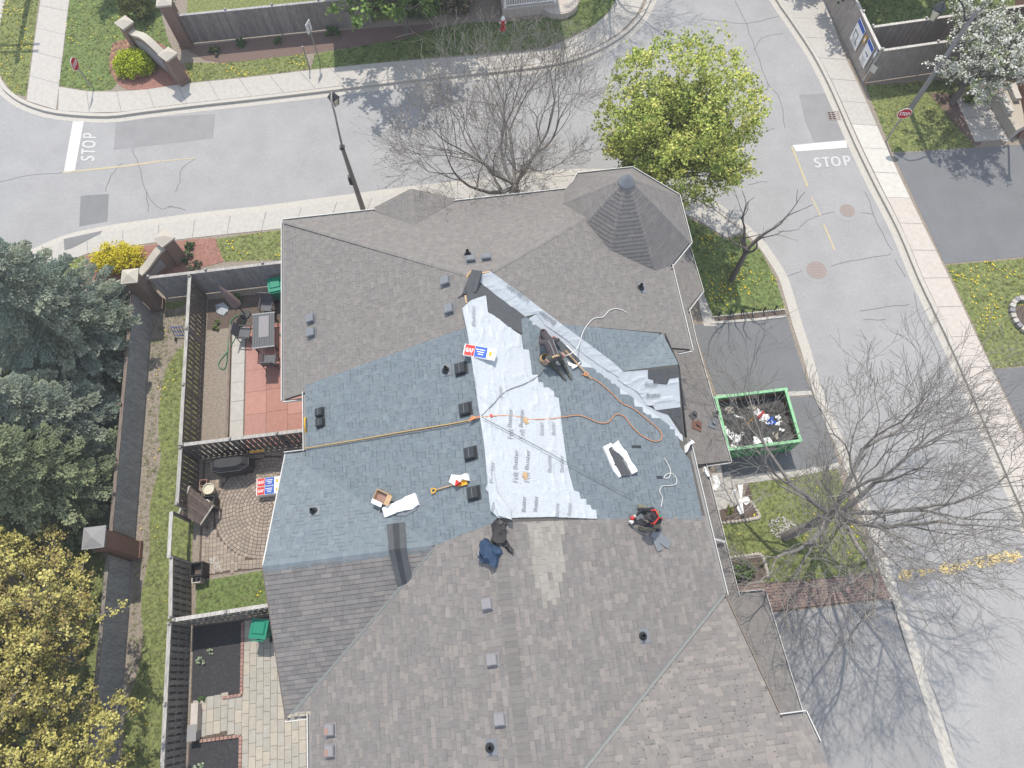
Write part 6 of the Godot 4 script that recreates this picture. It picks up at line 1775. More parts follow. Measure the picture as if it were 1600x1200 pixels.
func roof_things() -> void:
	for q in [["grey box vent nearest the black shield flap on the end house", 697, 440], ["grey box vent below the one by the shield flap", 703, 484], ["grey box vent low on the end house slope, upper of two", 487, 499], ["grey box vent low on the end house slope, lower of two", 488, 521]]: vent(q[0], q[1], q[2], RW, "vent_grey")
	vent("grey box vent below the vent pipe on the street slope", 736, 408, RN, "vent_grey"); vent("grey box vent right of the one below the vent pipe on the street slope", 760, 405, RN, "vent_grey")
	for q in [["new black box vent beside the printed shingle bundle", 721, 577], ["new black box vent beside the rope anchor", 728, 640], ["new black box vent between the rope anchor and the shovel", 736, 709], ["new black box vent below the shovel blade", 741, 771]]: vent(q[0], q[1], q[2], RW, "vent_dark", 0.34)
	vent("new black vent near the west eave, upper of the touching pair", 501, 645, RW, "vent_dark", 0.27); vent("new black vent near the west eave, lower of the touching pair", 502, 661, RW, "vent_dark", 0.27)
	for q in [["pale box vent nearest the heap of clothes on the brown roof", 757, 868], ["pale box vent second from the heap of clothes on the brown roof", 763, 944], ["pale box vent third from the heap of clothes on the brown roof", 771, 1031], ["pale box vent next to the vent pipe on the brown roof", 783, 1124]]: vent(q[0], q[1], q[2], RW, "vent_old", 0.28)
	vent("rust stained box vent near the lower eave, upper of two", 518, 1140, RW, "vent_old", 0.29, true); vent("rust stained box vent near the lower eave, lower of two", 518, 1173, RW, "vent_old", 0.29, true)
	pipe("black vent pipe on the street slope above the two grey vents", 731, 398, RN)
	pipe("black vent pipe on the new west slope beside the printed bundle", 697, 579, RW)
	pipe("black vent pipe on the blue gable slope", 490, 799, WN)
	pipe("vent pipe alone on the end house's east slope", 1001, 450, RP)
	pipe("vent pipe on the lower brown roof by the row of pale vents", 766, 1168, RW)
	pipe("vent pipe on the lower brown roof's right slope", 1004, 994, RE)
	# ropes
	rope("thick tan rope stretched from the west eave to the ridge anchor", [477, 701, 520, 694, 570, 686, 620, 677, 680, 667, 720, 660, 745, 654], RW, 0.022, "rope_tan")
	rope("thin grey rope lying beside the tan rope", [480, 702, 560, 690, 640, 677, 700, 667, 745, 657], RW, 0.012, "rope_grey", 0.045)
	rope("orange rope from the anchor looping across the new shingles to the pole", [752, 652, 790, 650, 815, 653, 820, 656, 860, 655, 895, 650, 910, 651, 935, 661, 950, 660, 962, 648, 975, 652, 985, 665, 1000, 680, 1020, 690, 1032, 687, 1031, 675, 1015, 660, 990, 640, 970, 630, 955, 615, 938, 600, 925, 592, 915, 588, 908, 585], RE, 0.014, "rope_orange", 0.04)
	rope("grey lifeline running up from the anchor to the kneeling worker in grey", [752, 650, 770, 632, 790, 612, 820, 600, 840, 588, 850, 575], RE, 0.012, "rope_grey", 0.05)
	rope("taut grey lifeline from the anchor to the worker with red harness", [752, 655, 800, 680, 860, 712, 920, 745, 985, 779], RE, 0.012, "rope_grey", 0.12, true)
	rope("pale cord curling up over the brown slope from the worker in grey", [878, 562, 890, 556, 898, 545, 906, 522, 920, 505, 935, 502, 945, 492, 955, 489, 965, 491, 972, 495], RE, 0.016, "rope_white", 0.30)
	rope("pale cord with a small loop below the open bundle", [1032, 792, 1034, 778, 1030, 768, 1034, 760, 1045, 759, 1055, 757, 1056, 748, 1048, 740, 1040, 742, 1037, 747, 1044, 747, 1047, 738, 1044, 728, 1037, 716], RE, 0.014, "rope_white", 0.03)
	var o := on(748, 653, RW) + Vector3.UP * 0.05
	var t := thing("rope_anchor", "orange and red rope anchor strapped over the ridge", "anchor", o)
	var b := MB.new()
	for i in 4: b.tube(Array(smooth(PackedVector3Array([o + H3(-0.3 + i * 0.03, 0.08 - i * 0.05), o + H3(-0.05, 0.02, 0.06), o + H3(0.2, -0.03 + i * 0.02, 0.03)]), 4)), 0.018, 0.018, 5)
	part(t, "knotted_rope", b, M.rope_orange)
	b = MB.new(); b.box(o + H3(0.28, 0.0, 0.01), Vector3(0.26, 0.03, 0.08), hb()); part(t, "strap", b, M.red)
	b = MB.new(); b.lathe(o + Vector3.UP * 0.03, [Vector2(0.03, 0), Vector2(0.06, 0.01), Vector2(0.03, 0.03)], 10); part(t, "ring", b, M.steel)
	# printed bundle lying over the ridge
	var n := Vector3.UP
	o = on(750, 553, RE) + Vector3.UP * 0.10
	t = thing("shingle_bundle", "red and blue printed shingle bundle lying across the ridge", "bundle", o)
	var xd := (at(777, 557, 9.2) - at(725, 549, 9.2)).normalized()
	pack(t, o, facing(Vector3(0.06, 1, 0.1).normalized(), xd), Vector3(0.98, 0.10, 0.36), 1)
	# open bundle on the new shingles
	o = on(967, 718, RE)
	t = thing("shingle_bundle", "opened white bundle with loose dark shingles on the blue slope", "bundle", o)
	felt_patch(t, "wrapper", RE, [941, 699, 953, 693, 956, 697, 948, 703, 969, 745, 966, 747, 958, 737], "white", 0.05, 0.02, 21)
	felt_patch(t, "wrapper", RE, [954, 698, 963, 690, 978, 712, 993, 738, 985, 742, 972, 716, 958, 706], "white", 0.07, 0.04, 22)
	n = plane_n(RE)
	for i in 4:
		var a := on(950 + i * 2.6, 703 + i * 0.8, RE) + n * (0.05 + 0.01 * i); var d := on(968 + i * 4.5, 745 - i * 0.6, RE) + n * (0.05 + 0.01 * i)
		b = MB.new(); b.bar(a, d, 0.13, 0.015, n); part(t, "shingle", b, M.ice_shield)
	# wrapper, carton, shovel on the west slope
	o = on(628, 790, RW)
	t = thing("shingle_wrapper", "large white torn bundle wrapper lying open on the west slope", "wrapper", o)
	felt_patch(t, "sheet", RW, [601, 794, 625, 783, 650, 771, 656, 789, 646, 796, 625, 800, 604, 809], "white", 0.05, 0.05, 23)
	felt_patch(t, "inner_side", RW, [620, 803, 646, 797, 655, 791, 650, 798, 634, 806, 616, 806], "vent_grey", 0.02, 0.01, 24)
	o = on(601, 778, RW)
	t = thing("carton", "open cardboard carton full of brown nails beside the white wrapper", "box", o)
	n = plane_n(RW)
	var bs := facing(n, (on(612, 783, RW) - on(588, 772, RW)).normalized())
	for q in [[0, -0.16, 0.46, 0.02], [0, 0.16, 0.46, 0.02], [-0.22, 0, 0.02, 0.3], [0.22, 0, 0.02, 0.3]]:
		b = MB.new(); b.box(o + bs * Vector3(q[0], 0.12, q[1]), Vector3(q[2], 0.22, q[3]), bs); part(t, "side", b, M.wood_raw)
	b = MB.new(); b.box(o + bs * Vector3(0, 0.06, 0), Vector3(0.42, 0.08, 0.28), bs); part(t, "contents", b, M.rust)
	b = MB.new(); b.box(o + bs * Vector3(-0.03, 0.235, 0.21), Vector3(0.40, 0.01, 0.14), bs * Basis(Vector3.RIGHT, 0.25)); part(t, "flap", b, M.white)
	b = MB.new(); b.box(o + bs * Vector3(0.30, 0.22, 0.0), Vector3(0.16, 0.01, 0.32), bs * Basis(Vector3.FORWARD, 0.2)); part(t, "flap", b, M.wood_raw)
	b = MB.new(); b.box(on(592, 804, RW) + n * 0.03, Vector3(0.05, 0.05, 0.30), bs); b.box(on(596, 806, RW) + n * 0.03, Vector3(0.2, 0.04, 0.06), bs)
	single("caulking_gun", b, M.steel, "small grey caulking gun beside the carton", "tool")
	o = on(690, 760, RW)
	t = thing("shovel", "shovel with yellow grip and wooden shaft on the west slope", "shovel", o)
	var sa := on(683, 766, RW) + n * 0.06; var sb := on(716, 756, RW) + n * 0.06
	b = MB.new(); b.tube([sa, sb], 0.02, 0.02, 7); part(t, "shaft", b, M.wood_raw)
	b = MB.new()
	var sx := (sb - sa).normalized(); var sz := sx.cross(n)
	b.tube([sa, sa - sx * 0.05 + sz * 0.06, sa - sx * 0.15 + sz * 0.07, sa - sx * 0.15 - sz * 0.07, sa - sx * 0.05 - sz * 0.06, sa], 0.022, 0.022, 6); part(t, "grip", b, M.yellow)
	b = MB.new(); b.hexa([sb - sz * 0.1, sb + sx * 0.32 - sz * 0.12, sb + sx * 0.32 + sz * 0.12, sb + sz * 0.1, sb - sz * 0.1 + n * 0.02, sb + sx * 0.32 - sz * 0.12 + n * 0.02, sb + sx * 0.32 + sz * 0.12 + n * 0.02, sb + sz * 0.1 + n * 0.02]); part(t, "blade", b, M.yellow)
	t = thing("shingle_wrapper", "white and red wrapper thrown over the shovel blade", "wrapper", on(717, 752, RW))
	felt_patch(t, "sheet", RW, [704, 754, 709, 743, 722, 744, 733, 741, 735, 752, 726, 750, 716, 761], "white", 0.09, 0.07, 25)
	felt_patch(t, "red_print", RW, [717, 751, 724, 756, 716, 761], "red", 0.17, 0.03, 26)
	# strips of shingle draped over the gable ridge
	t = thing("shingle_strips", "dark stack of shingle strips draped over the blue gable ridge", "shingles", H3(-2.9, -3.87, 8.4))
	for i in 3:
		var uu := UW(on(609 + i * 9.5, 828 - i * 1.2, WN)).x; var u2 := UW(on(621 + i * 8.5, 883 + i * 1.5, WS)).x
		b = MB.new()
		var pts := []
		var kk := [[uu, -4.72], [lerpf(uu, u2, 0.35), -4.15], [lerpf(uu, u2, 0.5), -3.87], [lerpf(uu, u2, 0.65), -3.55], [u2, -2.95]]
		for q in kk: pts.append(H3(q[0], q[1], (WN[0] + WN[2] * q[1] if q[1] < -3.87 else WS[0] + WS[2] * q[1]) + 0.07 + (0.05 if absf(q[1] + 3.87) < 0.01 else 0.0) + 0.004 * i))
		for k in 4:
			var a: Vector3 = pts[k]; var d: Vector3 = pts[k + 1]
			var s := H3(0.085, 0)
			b.hexa([a - s - Vector3.UP * 0.05, d - s - Vector3.UP * 0.05, d + s - Vector3.UP * 0.05, a + s - Vector3.UP * 0.05, a - s, d - s, d + s, a + s])
		part(t, "strip", b, [M.ice_shield, M.vent_dark, M.ice_shield][i])
	# clothes by the ridge
	t = thing("work_jacket", "dark grey work jacket thrown over the ridge below the underlayment", "jacket", on(778, 835, RW))
	mat("jacket_grey", c3(0.05, 0.048, 0.05), 0.95); mat("navy", c3(0.035, 0.065, 0.12), 0.9)
	felt_patch(t, "body", RE, [767, 820, 772, 813, 776, 818, 780, 826, 783, 818, 786, 820, 787, 842, 784, 850, 773, 851, 766, 846, 770, 833], "jacket_grey", 0.08, 0.12, 31)
	felt_patch(t, "sleeve", RE, [782, 850, 787, 845, 801, 860, 799, 866, 792, 860], "jacket_grey", 0.05, 0.08, 32)
	t = thing("navy_garment", "navy blue crumpled trousers lying over a pale roof vent", "trousers", on(770, 866, RW))
	felt_patch(t, "cloth", RW, [757, 852, 763, 842, 768, 849, 776, 852, 784, 858, 786, 864, 781, 870, 778, 887, 770, 883, 763, 879, 757, 881, 754, 868], "navy", 0.08, 0.14, 33)
	# tear-off pole and loose shingles beside the workers
	o = on(900, 572, RE)
	t = thing("tear_off_pole", "pale wooden tool pole with orange rope tied to its end", "tool", o)
	n = plane_n(RE)
	b = MB.new(); b.tube([on(880, 551, RE) + n * 0.16, on(922, 593, RE) + n * 0.06], 0.028, 0.025, 8); part(t, "shaft", b, M.wood_raw)
	b = MB.new(); b.lathe(on(914, 586, RE) + n * 0.07, [Vector2(0.03, 0.0), Vector2(0.075, 0.02), Vector2(0.03, 0.05)], 12); part(t, "rope_knot", b, M.rope_orange)
	t = thing("loose_shingles", "dark strip of loose shingle with white wrapper under the worker in grey", "shingles", on(885, 552, RE))
	b = MB.new(); b.bar(on(868, 533, RE) + n * 0.03, on(904, 570, RE) + n * 0.03, 0.28, 0.03, n); part(t, "strip", b, M.ice_shield)
	b = MB.new(); b.bar(on(883, 541, RE) + n * 0.07, on(899, 557, RE) + n * 0.07, 0.03, 0.02, n); part(t, "white_edge", b, M.white)
	felt_patch(t, "wrapper", RE, [885, 565, 890, 570, 898, 572, 907, 565, 900, 574, 893, 578, 887, 572], "white", 0.06, 0.04, 34)
	t = thing("loose_shingles", "two loose grey shingles on the brown roof beside the kneeling worker", "shingles", on(1035, 852, RE))
	b = MB.new(); b.bar(on(1018, 832, RE) + n * 0.03, on(1046, 852, RE) + n * 0.03, 0.30, 0.012, n); part(t, "shingle", b, M.vent_grey)
	b = MB.new(); b.bar(on(1022, 842, RE) + n * 0.045, on(1030, 861, RE) + n * 0.045, 0.20, 0.012, n); part(t, "shingle", b, M.vent_grey)
	# stapled scraps of card on the felt
	for q in [[820, 657, "beige card cap nailed on the felt where the orange rope passes"], [819, 743, "beige card cap nailed on the felt between the printed words"]]:
		b = MB.new(); b.box(on(q[0], q[1], RE) + n * 0.05, Vector3(0.13, 0.03, 0.17), facing(n, H3(1, 0.4))); b.box(on(q[0] + 2, q[1] + 5, RE) + n * 0.05, Vector3(0.05, 0.03, 0.14), facing(n, H3(0.4, 1)))
		single("card_cap", b, M.wood_raw, q[2], "cap")
	# torn pieces on the porch roof
	for q in [[1082, 650, 0.3, "torn grey shingle piece against the wall on the porch roof"], [1088, 666, 0.42, "curled brown shingle piece in the middle of the porch roof"], [1112, 664, 0.33, "flat blue-grey shingle piece near the porch gutter"], [1117, 648, 0.22, "small dark shingle piece hanging at the porch gutter"]]:
		o = on(q[0], q[1], PA)
		n = plane_n(PA)
		b = MB.new(); b.box(o + n * 0.03, Vector3(q[2], 0.015, q[2] * 0.8), facing(n, H3(1, rng.randf_range(-0.6, 0.6)))); b.box(o + n * 0.05 + H3(0.1, -0.08), Vector3(q[2] * 0.6, 0.015, q[2] * 0.5), facing((n + H3(0.2, 0.1)).normalized(), H3(1, 0.5)))
		single("shingle_scrap", b, M.vent_grey if q[2] == 0.33 else M.brown_inside if q[2] == 0.42 else M.ice_shield, q[3], "shingle")
	t = thing("wrapper_scrap", "white wrapper caught on the upper gutter above the porch roof", "wrapper", H3(6.4, -6.3, 6.3))
	felt_patch(t, "sheet", RE, [1069, 697, 1078, 690, 1081, 694, 1073, 698, 1070, 708], "white", 0.12, 0.06, 41)
	t = thing("wrapper_scrap", "white wrapper caught on the lower gutter corner above the path", "wrapper", onp(7.5, -6.3, PB))
	felt_patch(t, "sheet", PB, [1098, 730, 1101, 733, 1107, 744, 1104, 746, 1098, 738], "white", 0.05, 0.05, 42)

# ---------- trees and shrubs ----------
func rv() -> Vector3:
	return Vector3(rng.randf_range(-1, 1), rng.randf_range(-1, 1), rng.randf_range(-1, 1))
func grow(b: MB, p: Vector3, d: Vector3, ln: float, r: float, lvl: int, tips: Array, o: Dictionary) -> void:
	var pts := [p]
	var q := p; var dd := d
	var k := 3 if lvl < 3 else 2
	for i in k:
		dd = (dd + rv() * float(o.wig) + Vector3.UP * float(o.up)).normalized()
		q += dd * ln / k
		pts.append(q)
	var r1 := maxf(r * float(o.taper), float(o.rmin))
	b.tube(pts, r, r1, 7 if lvl == 0 else (5 if lvl < 3 else 3), false)
	if lvl >= int(o.top):
		tips.append([q, dd]); return
	var n: int = o.kids + (1 if rng.randf() < o.extra else 0)
	for i in n:
		var ax := dd.cross(rv()).normalized()
		if ax.length() < 0.5: continue
		var sp: float = o.spread * rng.randf_range(0.45, 1.15) * (0.55 if i == 0 else 1.0)
		var nd := dd.rotated(ax, sp)
		if nd.y < float(o.low): nd.y = float(o.low) + rng.randf() * 0.1; nd = nd.normalized()
		var st: Vector3 = q if i < 2 else pts[1 + rng.randi() % (k - 1)]
		grow(b, st, nd, ln * rng.randf_range(float(o.l0), float(o.l1)), maxf(r1 * (0.92 if i == 0 else rng.randf_range(0.55, 0.8)), o.rmin), lvl + 1, tips, o)
func bare_tree(label: String, p: Vector3, h: float, limbs: int, seed_: int, o: Dictionary, m := "bark", budded := 0) -> Node3D:
	rng.seed = seed_
	var t := thing("bare_tree", label, "tree", p)
	var b := MB.new(); var tips := []
	var th: float = h * float(o.get("trunk", 0.2)); var tr: float = o.get("r", 0.2)
	var top := p + Vector3(0, th, 0) + Vector3(o.get("lean_x", 0.0), 0, o.get("lean_z", 0.0)) * th
	b.tube([p - Vector3.UP * 0.1, p + Vector3.UP * 0.15, p.lerp(top, 0.5) + rv() * 0.03, top], tr * 1.35, tr * 0.85, 9)
	part(t, "trunk", b, M[m])
	b = MB.new()
	for i in limbs:
		var g := TAU * (i + rng.randf() * 0.5) / limbs
		var e := rng.randf_range(o.get("e0", 0.5), o.get("e1", 1.15))
		var d := Vector3(cos(g) * cos(e), sin(e), sin(g) * cos(e))
		d = (d + Vector3(o.get("push_x", 0.0), 0, o.get("push_z", 0.0))).normalized()
		grow(b, top - Vector3.UP * th * rng.randf() * 0.18, d, h * float(o.get("limb", 0.24)) * rng.randf_range(0.85, 1.15), tr * rng.randf_range(0.55, 0.75), 1, tips, o)
	part(t, "branches", b, M[m])
	if budded > 0:
		var lb := MB.new()
		for q in tips:
			for i in budded:
				lb.col = vary(c3(0.17, 0.13, 0.08), 0.4)
				leaf(lb, q[0] + rv() * 0.08, 0.026)
		part(t, "buds", lb, M.leaf, true)
	return t
func leaf(b: MB, p: Vector3, s: float) -> void:
	var n := (rv() + Vector3.UP * 0.9).normalized()
	var x := n.cross(rv()).normalized() * s; var z := n.cross(x.normalized()) * s * 0.75
	b.tri(p - x, p + z, p + x, n); b.tri(p - x, p + x, p - z, n)
func leafy_tree(label: String, cat_name: String, p: Vector3, h: float, limbs: int, seed_: int, o: Dictionary, tones: Array, per_tip: int, leaf_s: float, clump: float, m := "bark") -> Node3D:
	rng.seed = seed_
	var t := thing(cat_name, label, "tree", p)
	var b := MB.new(); var tips := []
	var th: float = h * float(o.get("trunk", 0.2)); var tr: float = o.get("r", 0.18)
	var top := p + Vector3(0, th, 0) + Vector3(o.get("lean_x", 0.0), 0, o.get("lean_z", 0.0)) * th
	b.tube([p - Vector3.UP * 0.1, p.lerp(top, 0.5) + rv() * 0.03, top], tr * 1.3, tr * 0.85, 9)
	for i in limbs:
		var g := TAU * (i + rng.randf() * 0.5) / limbs
		var e := rng.randf_range(o.get("e0", 0.45), o.get("e1", 1.25))
		var d := Vector3(cos(g) * cos(e), sin(e), sin(g) * cos(e))
		grow(b, top - Vector3.UP * th * rng.randf() * 0.2, d, h * float(o.get("limb", 0.24)) * rng.randf_range(0.85, 1.15), tr * rng.randf_range(0.4, 0.6), 1, tips, o)
	part(t, "trunk", b, M[m])
	var lb := MB.new()
	for q in tips:
		var base: Color = tones[rng.randi() % tones.size()]
		for i in per_tip:
			lb.col = vary(base, 0.22)
			leaf(lb, q[0] + rv() * clump * rng.randf() - q[1] * rng.randf() * clump, leaf_s * rng.randf_range(0.6, 1.2))
	if o.has("oval"):
		var q: Array = o.oval
		var cn := FastNoiseLite.new(); cn.seed = seed_; cn.frequency = 0.42
		var made := 0
		while made < int(q[2]):
			var d := rv()
			if d.length() > 1.0 or d.length() < 0.25: continue
			d = d.normalized() * pow(d.length(), 0.45)
			var c: Vector3 = q[0] + Vector3(d.x * q[1].x, d.y * q[1].y, d.z * q[1].z) * (1.0 + 0.28 * cn.get_noise_3dv(d * 4.0))
			made += 1
			if cn.get_noise_3dv(c) < -0.12: continue
			var base: Color = tones[rng.randi() % tones.size()]
			for i in per_tip:
				lb.col = vary(base, 0.22)
				leaf(lb, c + rv() * clump * rng.randf(), leaf_s * rng.randf_range(0.6, 1.2))
	part(t, "crown", lb, M.leaf)
	return t
func spruce(label: String, p: Vector3, h: float, rad: float, seed_: int, tones: Array) -> void:
	rng.seed = seed_
	var t := thing("spruce_tree", label, "tree", p)
	var b := MB.new(); b.tube([p, p + Vector3.UP * h], 0.2, 0.03, 8)
	part(t, "trunk", b, M.bark)
	var nb := MB.new()
	var y := 0.35
	while y < h - 0.2:
		var f := 1.0 - y / h
		var ln := rad * pow(f, 0.8) * 1.0
		var n := 9 + int(5 * f)
		for i in n:
			var g := TAU * (i + rng.randf() * 0.7) / n
			var out := Vector3(cos(g), 0, sin(g))
			var l2 := ln * rng.randf_range(0.72, 1.1)
			var sd := out.cross(Vector3.UP)
			var k := maxi(4, int(l2 / 0.16))
			var tone: Color = tones[rng.randi() % tones.size()]
			for j in k * 11:
				var s := sqrt(rng.randf())
				var c := p + Vector3.UP * (y + 0.10 * sin(s * 3.0) - 0.20 * s * l2 + 0.16 * s * s * l2 + rng.randf_range(-0.035, 0.05)) + out * l2 * s
				var wd := 0.46 * (1.08 - s * 0.6) * minf(1.0, l2 * 0.8)
				var z := rng.randf_range(-1, 1)
				if c.y < 1.95 and UW(c + sd * z * wd).x > -15.15: continue
				var d := (out * (0.9 + 0.3 * rng.randf()) + sd * z * 0.9 + Vector3.UP * rng.randf_range(-0.1, 0.25) + rv() * 0.2).normalized()
				nb.col = vary(tone, 0.22)
				spray(nb, c + sd * z * wd - d * 0.06, c + sd * z * wd + d * rng.randf_range(0.08, 0.17))
		y += 0.40 + 0.06 * rng.randf()
	part(t, "crown", nb, M.needle)
func spray(b: MB, a: Vector3, d: Vector3) -> void:
	var ax := (d - a).normalized()
	var s := ax.cross(Vector3.UP + rv() * 0.4).normalized()
	var u := s.cross(ax)
	var w := 0.019
	for k in 3:
		var g := TAU * k / 6.0 + 0.3
		var o := (s * cos(g) + u * sin(g)) * w
		var nr := (u * cos(g) - s * sin(g))
		if nr.y < 0: nr = -nr
		var m := a.lerp(d, 0.55)
		b.tri(a - o * 0.6, a + o * 0.6, d, nr)
		b.tri(a.lerp(d, 0.2), m + o * 2.2, m + ax * 0.05, nr); b.tri(a.lerp(d, 0.2), m - o * 2.2, m + ax * 0.05, nr)
func shrub(label: String, called: String, p: Vector3, r: Vector3, n: int, leaf_s: float, tones: Array, seed_: int, twigs := 14, hollow := 0.55) -> void:
	rng.seed = seed_
	var t := thing(called, label, "shrub", p)
	var b := MB.new()
	for i in twigs:
		var d := (rv() + Vector3.UP * 1.2).normalized()
		b.tube([p, p + d * Vector3(r.x, r.y, r.z).length() * 0.35, p + Vector3(d.x * r.x, d.y * r.y * 1.2, d.z * r.z) * 0.9], 0.015, 0.006, 4, false)
	part(t, "stems", b, M.bark)
	var lb := MB.new()
	var nz := FastNoiseLite.new(); nz.seed = seed_; nz.frequency = 2.2
	var clumps := []
	for i in maxi(10, n / 26):
		var d := rv().normalized()
		d.y = absf(d.y) * 1.0
		clumps.append(Vector3(d.x * r.x, d.y * r.y + r.y * 0.25, d.z * r.z) * rng.randf_range(hollow, 1.0))
	for i in n:
		var c: Vector3 = clumps[rng.randi() % clumps.size()]
		lb.col = vary(tones[rng.randi() % tones.size()], 0.2)
		leaf(lb, p + c + rv() * 0.16 * (r.x + r.z) * 0.5, leaf_s * rng.randf_range(0.6, 1.3))
	part(t, "foliage", lb, M.leaf)
func trees() -> void:
	var fine := {"wig": 0.23, "up": 0.04, "taper": 0.66, "rmin": 0.0065, "top": 7, "kids": 2, "extra": 0.85, "spread": 0.75, "low": -0.25, "l0": 0.62, "l1": 0.88, "trunk": 0.2, "r": 0.24, "e0": 0.35, "e1": 1.2, "limb": 0.25}
	var o := fine.duplicate()
	o.merge({"trunk": 0.24, "r": 0.165, "limb": 0.235, "lean_x": 0.45, "lean_z": -0.15, "e0": 0.25, "e1": 1.2, "push_x": 0.12}, true)
	bare_tree("big bare twiggy tree rising from the white stone ring in the front garden", at(1226, 838), 10.2, 9, 77, o, "bark_pale")
	o = fine.duplicate(); o.merge({"r": 0.16, "trunk": 0.16, "limb": 0.19, "up": 0.07, "e0": 0.40, "e1": 1.25, "rmin": 0.0055, "lean_x": -0.12, "push_x": -0.16}, true)
	bare_tree("bare twiggy tree between the street gable and the upper road", at(812, 322), 11.2, 9, 31, o, "bark_pale", 1)
	o = fine.duplicate(); o.merge({"r": 0.12, "trunk": 0.5, "limb": 0.2, "top": 4, "kids": 1, "extra": 0.7, "rmin": 0.007, "e0": 0.5, "e1": 1.2}, true)
	bare_tree("small snapped bare tree on the lawn above the upper driveway", at(1143, 437), 5.2, 6, 12, o, "bark")
	o = fine.duplicate(); o.merge({"r": 0.14, "trunk": 0.22, "limb": 0.22}, true)
	bare_tree("bare tree past the upper edge that throws branch shadows on the pavement", at(950, -30), 7.6, 6, 5, o, "bark")
	o = fine.duplicate(); o.merge({"r": 0.16, "trunk": 0.2, "limb": 0.24, "top": 5}, true)
	bare_tree("bare tree past the right edge, above the ring planter", at(1680, 400), 7.0, 7, 9, o, "bark_pale")
	# leafy maple by the turret
	var mo := {"wig": 0.14, "up": 0.10, "taper": 0.68, "rmin": 0.01, "top": 5, "kids": 3, "extra": 0.35, "spread": 0.72, "low": -0.15, "l0": 0.64, "l1": 0.86, "trunk": 0.22, "r": 0.17, "e0": 0.3, "e1": 1.35, "limb": 0.22}
	var mm := mo.duplicate(); mm.merge({"low": 0.12, "e0": 0.55, "up": 0.13, "limb": 0.20, "oval": [at(1061, 192, 5.2), Vector3(3.5, 3.5, 3.5), 1200]}, true)
	leafy_tree("bright yellow-green maple in young leaf beside the turret", "maple_tree", at(1061, 192, 5.2) * Vector3(1, 0, 1), 8.2, 11, 4, mm, [c3(0.30, 0.36, 0.08), c3(0.37, 0.41, 0.10), c3(0.25, 0.32, 0.07), c3(0.45, 0.45, 0.12), c3(0.34, 0.39, 0.09)], 26, 0.062, 0.34)
	var yo := mo.duplicate(); yo.merge({"top": 5, "limb": 0.26, "trunk": 0.25, "r": 0.2}, true)
	leafy_tree("mustard yellow flowering maple behind the lower slate fence", "maple_tree", at(118, 1025), 6.2, 13, 8, yo, [c3(0.40, 0.36, 0.11), c3(0.46, 0.42, 0.14), c3(0.27, 0.235, 0.07), c3(0.30, 0.24, 0.09)], 32, 0.052, 0.22, "bark_pale")
	leafy_tree("second mustard yellow maple at the lower left corner", "maple_tree", at(128, 1200), 6.2, 13, 18, yo, [c3(0.40, 0.36, 0.11), c3(0.44, 0.40, 0.13), c3(0.26, 0.235, 0.07)], 32, 0.052, 0.22, "bark_pale")
	leafy_tree("mustard yellow maple between the spruces and the lower left maple", "maple_tree", at(30, 945), 5.6, 11, 28, yo, [c3(0.40, 0.36, 0.11), c3(0.46, 0.42, 0.14), c3(0.27, 0.24, 0.07)], 32, 0.052, 0.22, "bark_pale")
	var bo := mo.duplicate(); bo.merge({"limb": 0.24, "top": 5, "r": 0.15}, true)
	leafy_tree("white blossoming tree behind the street lamp", "blossom_tree", at(1487, 160), 5.8, 8, 14, bo, [c3(0.55, 0.56, 0.50), c3(0.62, 0.62, 0.57), c3(0.45, 0.47, 0.40), c3(0.20, 0.24, 0.12)], 13, 0.06, 0.22)
	var so := mo.duplicate(); so.merge({"top": 4, "limb": 0.24, "r": 0.12}, true)
	leafy_tree("green street tree past the upper fence end, shading the road", "street_tree", at(636, 50), 8.2, 9, 22, so, [c3(0.10, 0.17, 0.04), c3(0.13, 0.21, 0.05), c3(0.16, 0.24, 0.06)], 26, 0.11, 0.40)
	leafy_tree("dark green tree past the upper left corner, shading the lawn", "street_tree", at(215, -40), 4.6, 7, 23, so, [c3(0.05, 0.09, 0.025), c3(0.07, 0.11, 0.03)], 26, 0.11, 0.36)
	leafy_tree("leafy tree behind the notice board fence, shading the right pavement", "street_tree", at(1290, -28), 6.4, 8, 24, so, [c3(0.08, 0.14, 0.035), c3(0.10, 0.16, 0.04)], 26, 0.11, 0.36)
	leafy_tree("unseen leafy tree added past the upper edge to shade the lawn inside the taupe fence", "street_tree", at(1400, -50), 7.5, 9, 25, so, [c3(0.08, 0.14, 0.035), c3(0.10, 0.16, 0.04)], 30, 0.12, 0.42)  # unseen tree put in only to darken the lawn behind the fence
	# blue spruces
	var bl := [c3(0.325, 0.37, 0.30), c3(0.29, 0.345, 0.29), c3(0.37, 0.41, 0.315)]
	var gr := [c3(0.30, 0.34, 0.20), c3(0.27, 0.31, 0.195), c3(0.34, 0.38, 0.23)]
	spruce("tall blue spruce at the street end of the slate fence", at(150, 552), 9.5, 3.9, 41, bl)
	spruce("blue spruce left of the slate fence, between two others", at(132, 690), 7.0, 3.0, 42, bl)
	spruce("greener spruce beside the brick pillar in the slate fence", at(118, 772), 8.0, 3.5, 43, gr)
	spruce("blue spruce at the left edge behind the front row", at(-60, 640), 9.0, 3.6, 44, bl)
	spruce("blue spruce at the left edge by the street corner", at(-40, 500), 7.0, 3.0, 45, bl)
	# shrubs
	var gold := [c3(0.40, 0.38, 0.02), c3(0.33, 0.35, 0.02), c3(0.46, 0.42, 0.03)]
	shrub("golden round clipped shrub in the red mulch before the sign wall", "golden_shrub", at(214, 108), Vector3(1.05, 0.75, 0.85), 9000, 0.042, [c3(0.33, 0.40, 0.02), c3(0.27, 0.36, 0.02), c3(0.40, 0.44, 0.03)], 51, 14, 0.75)
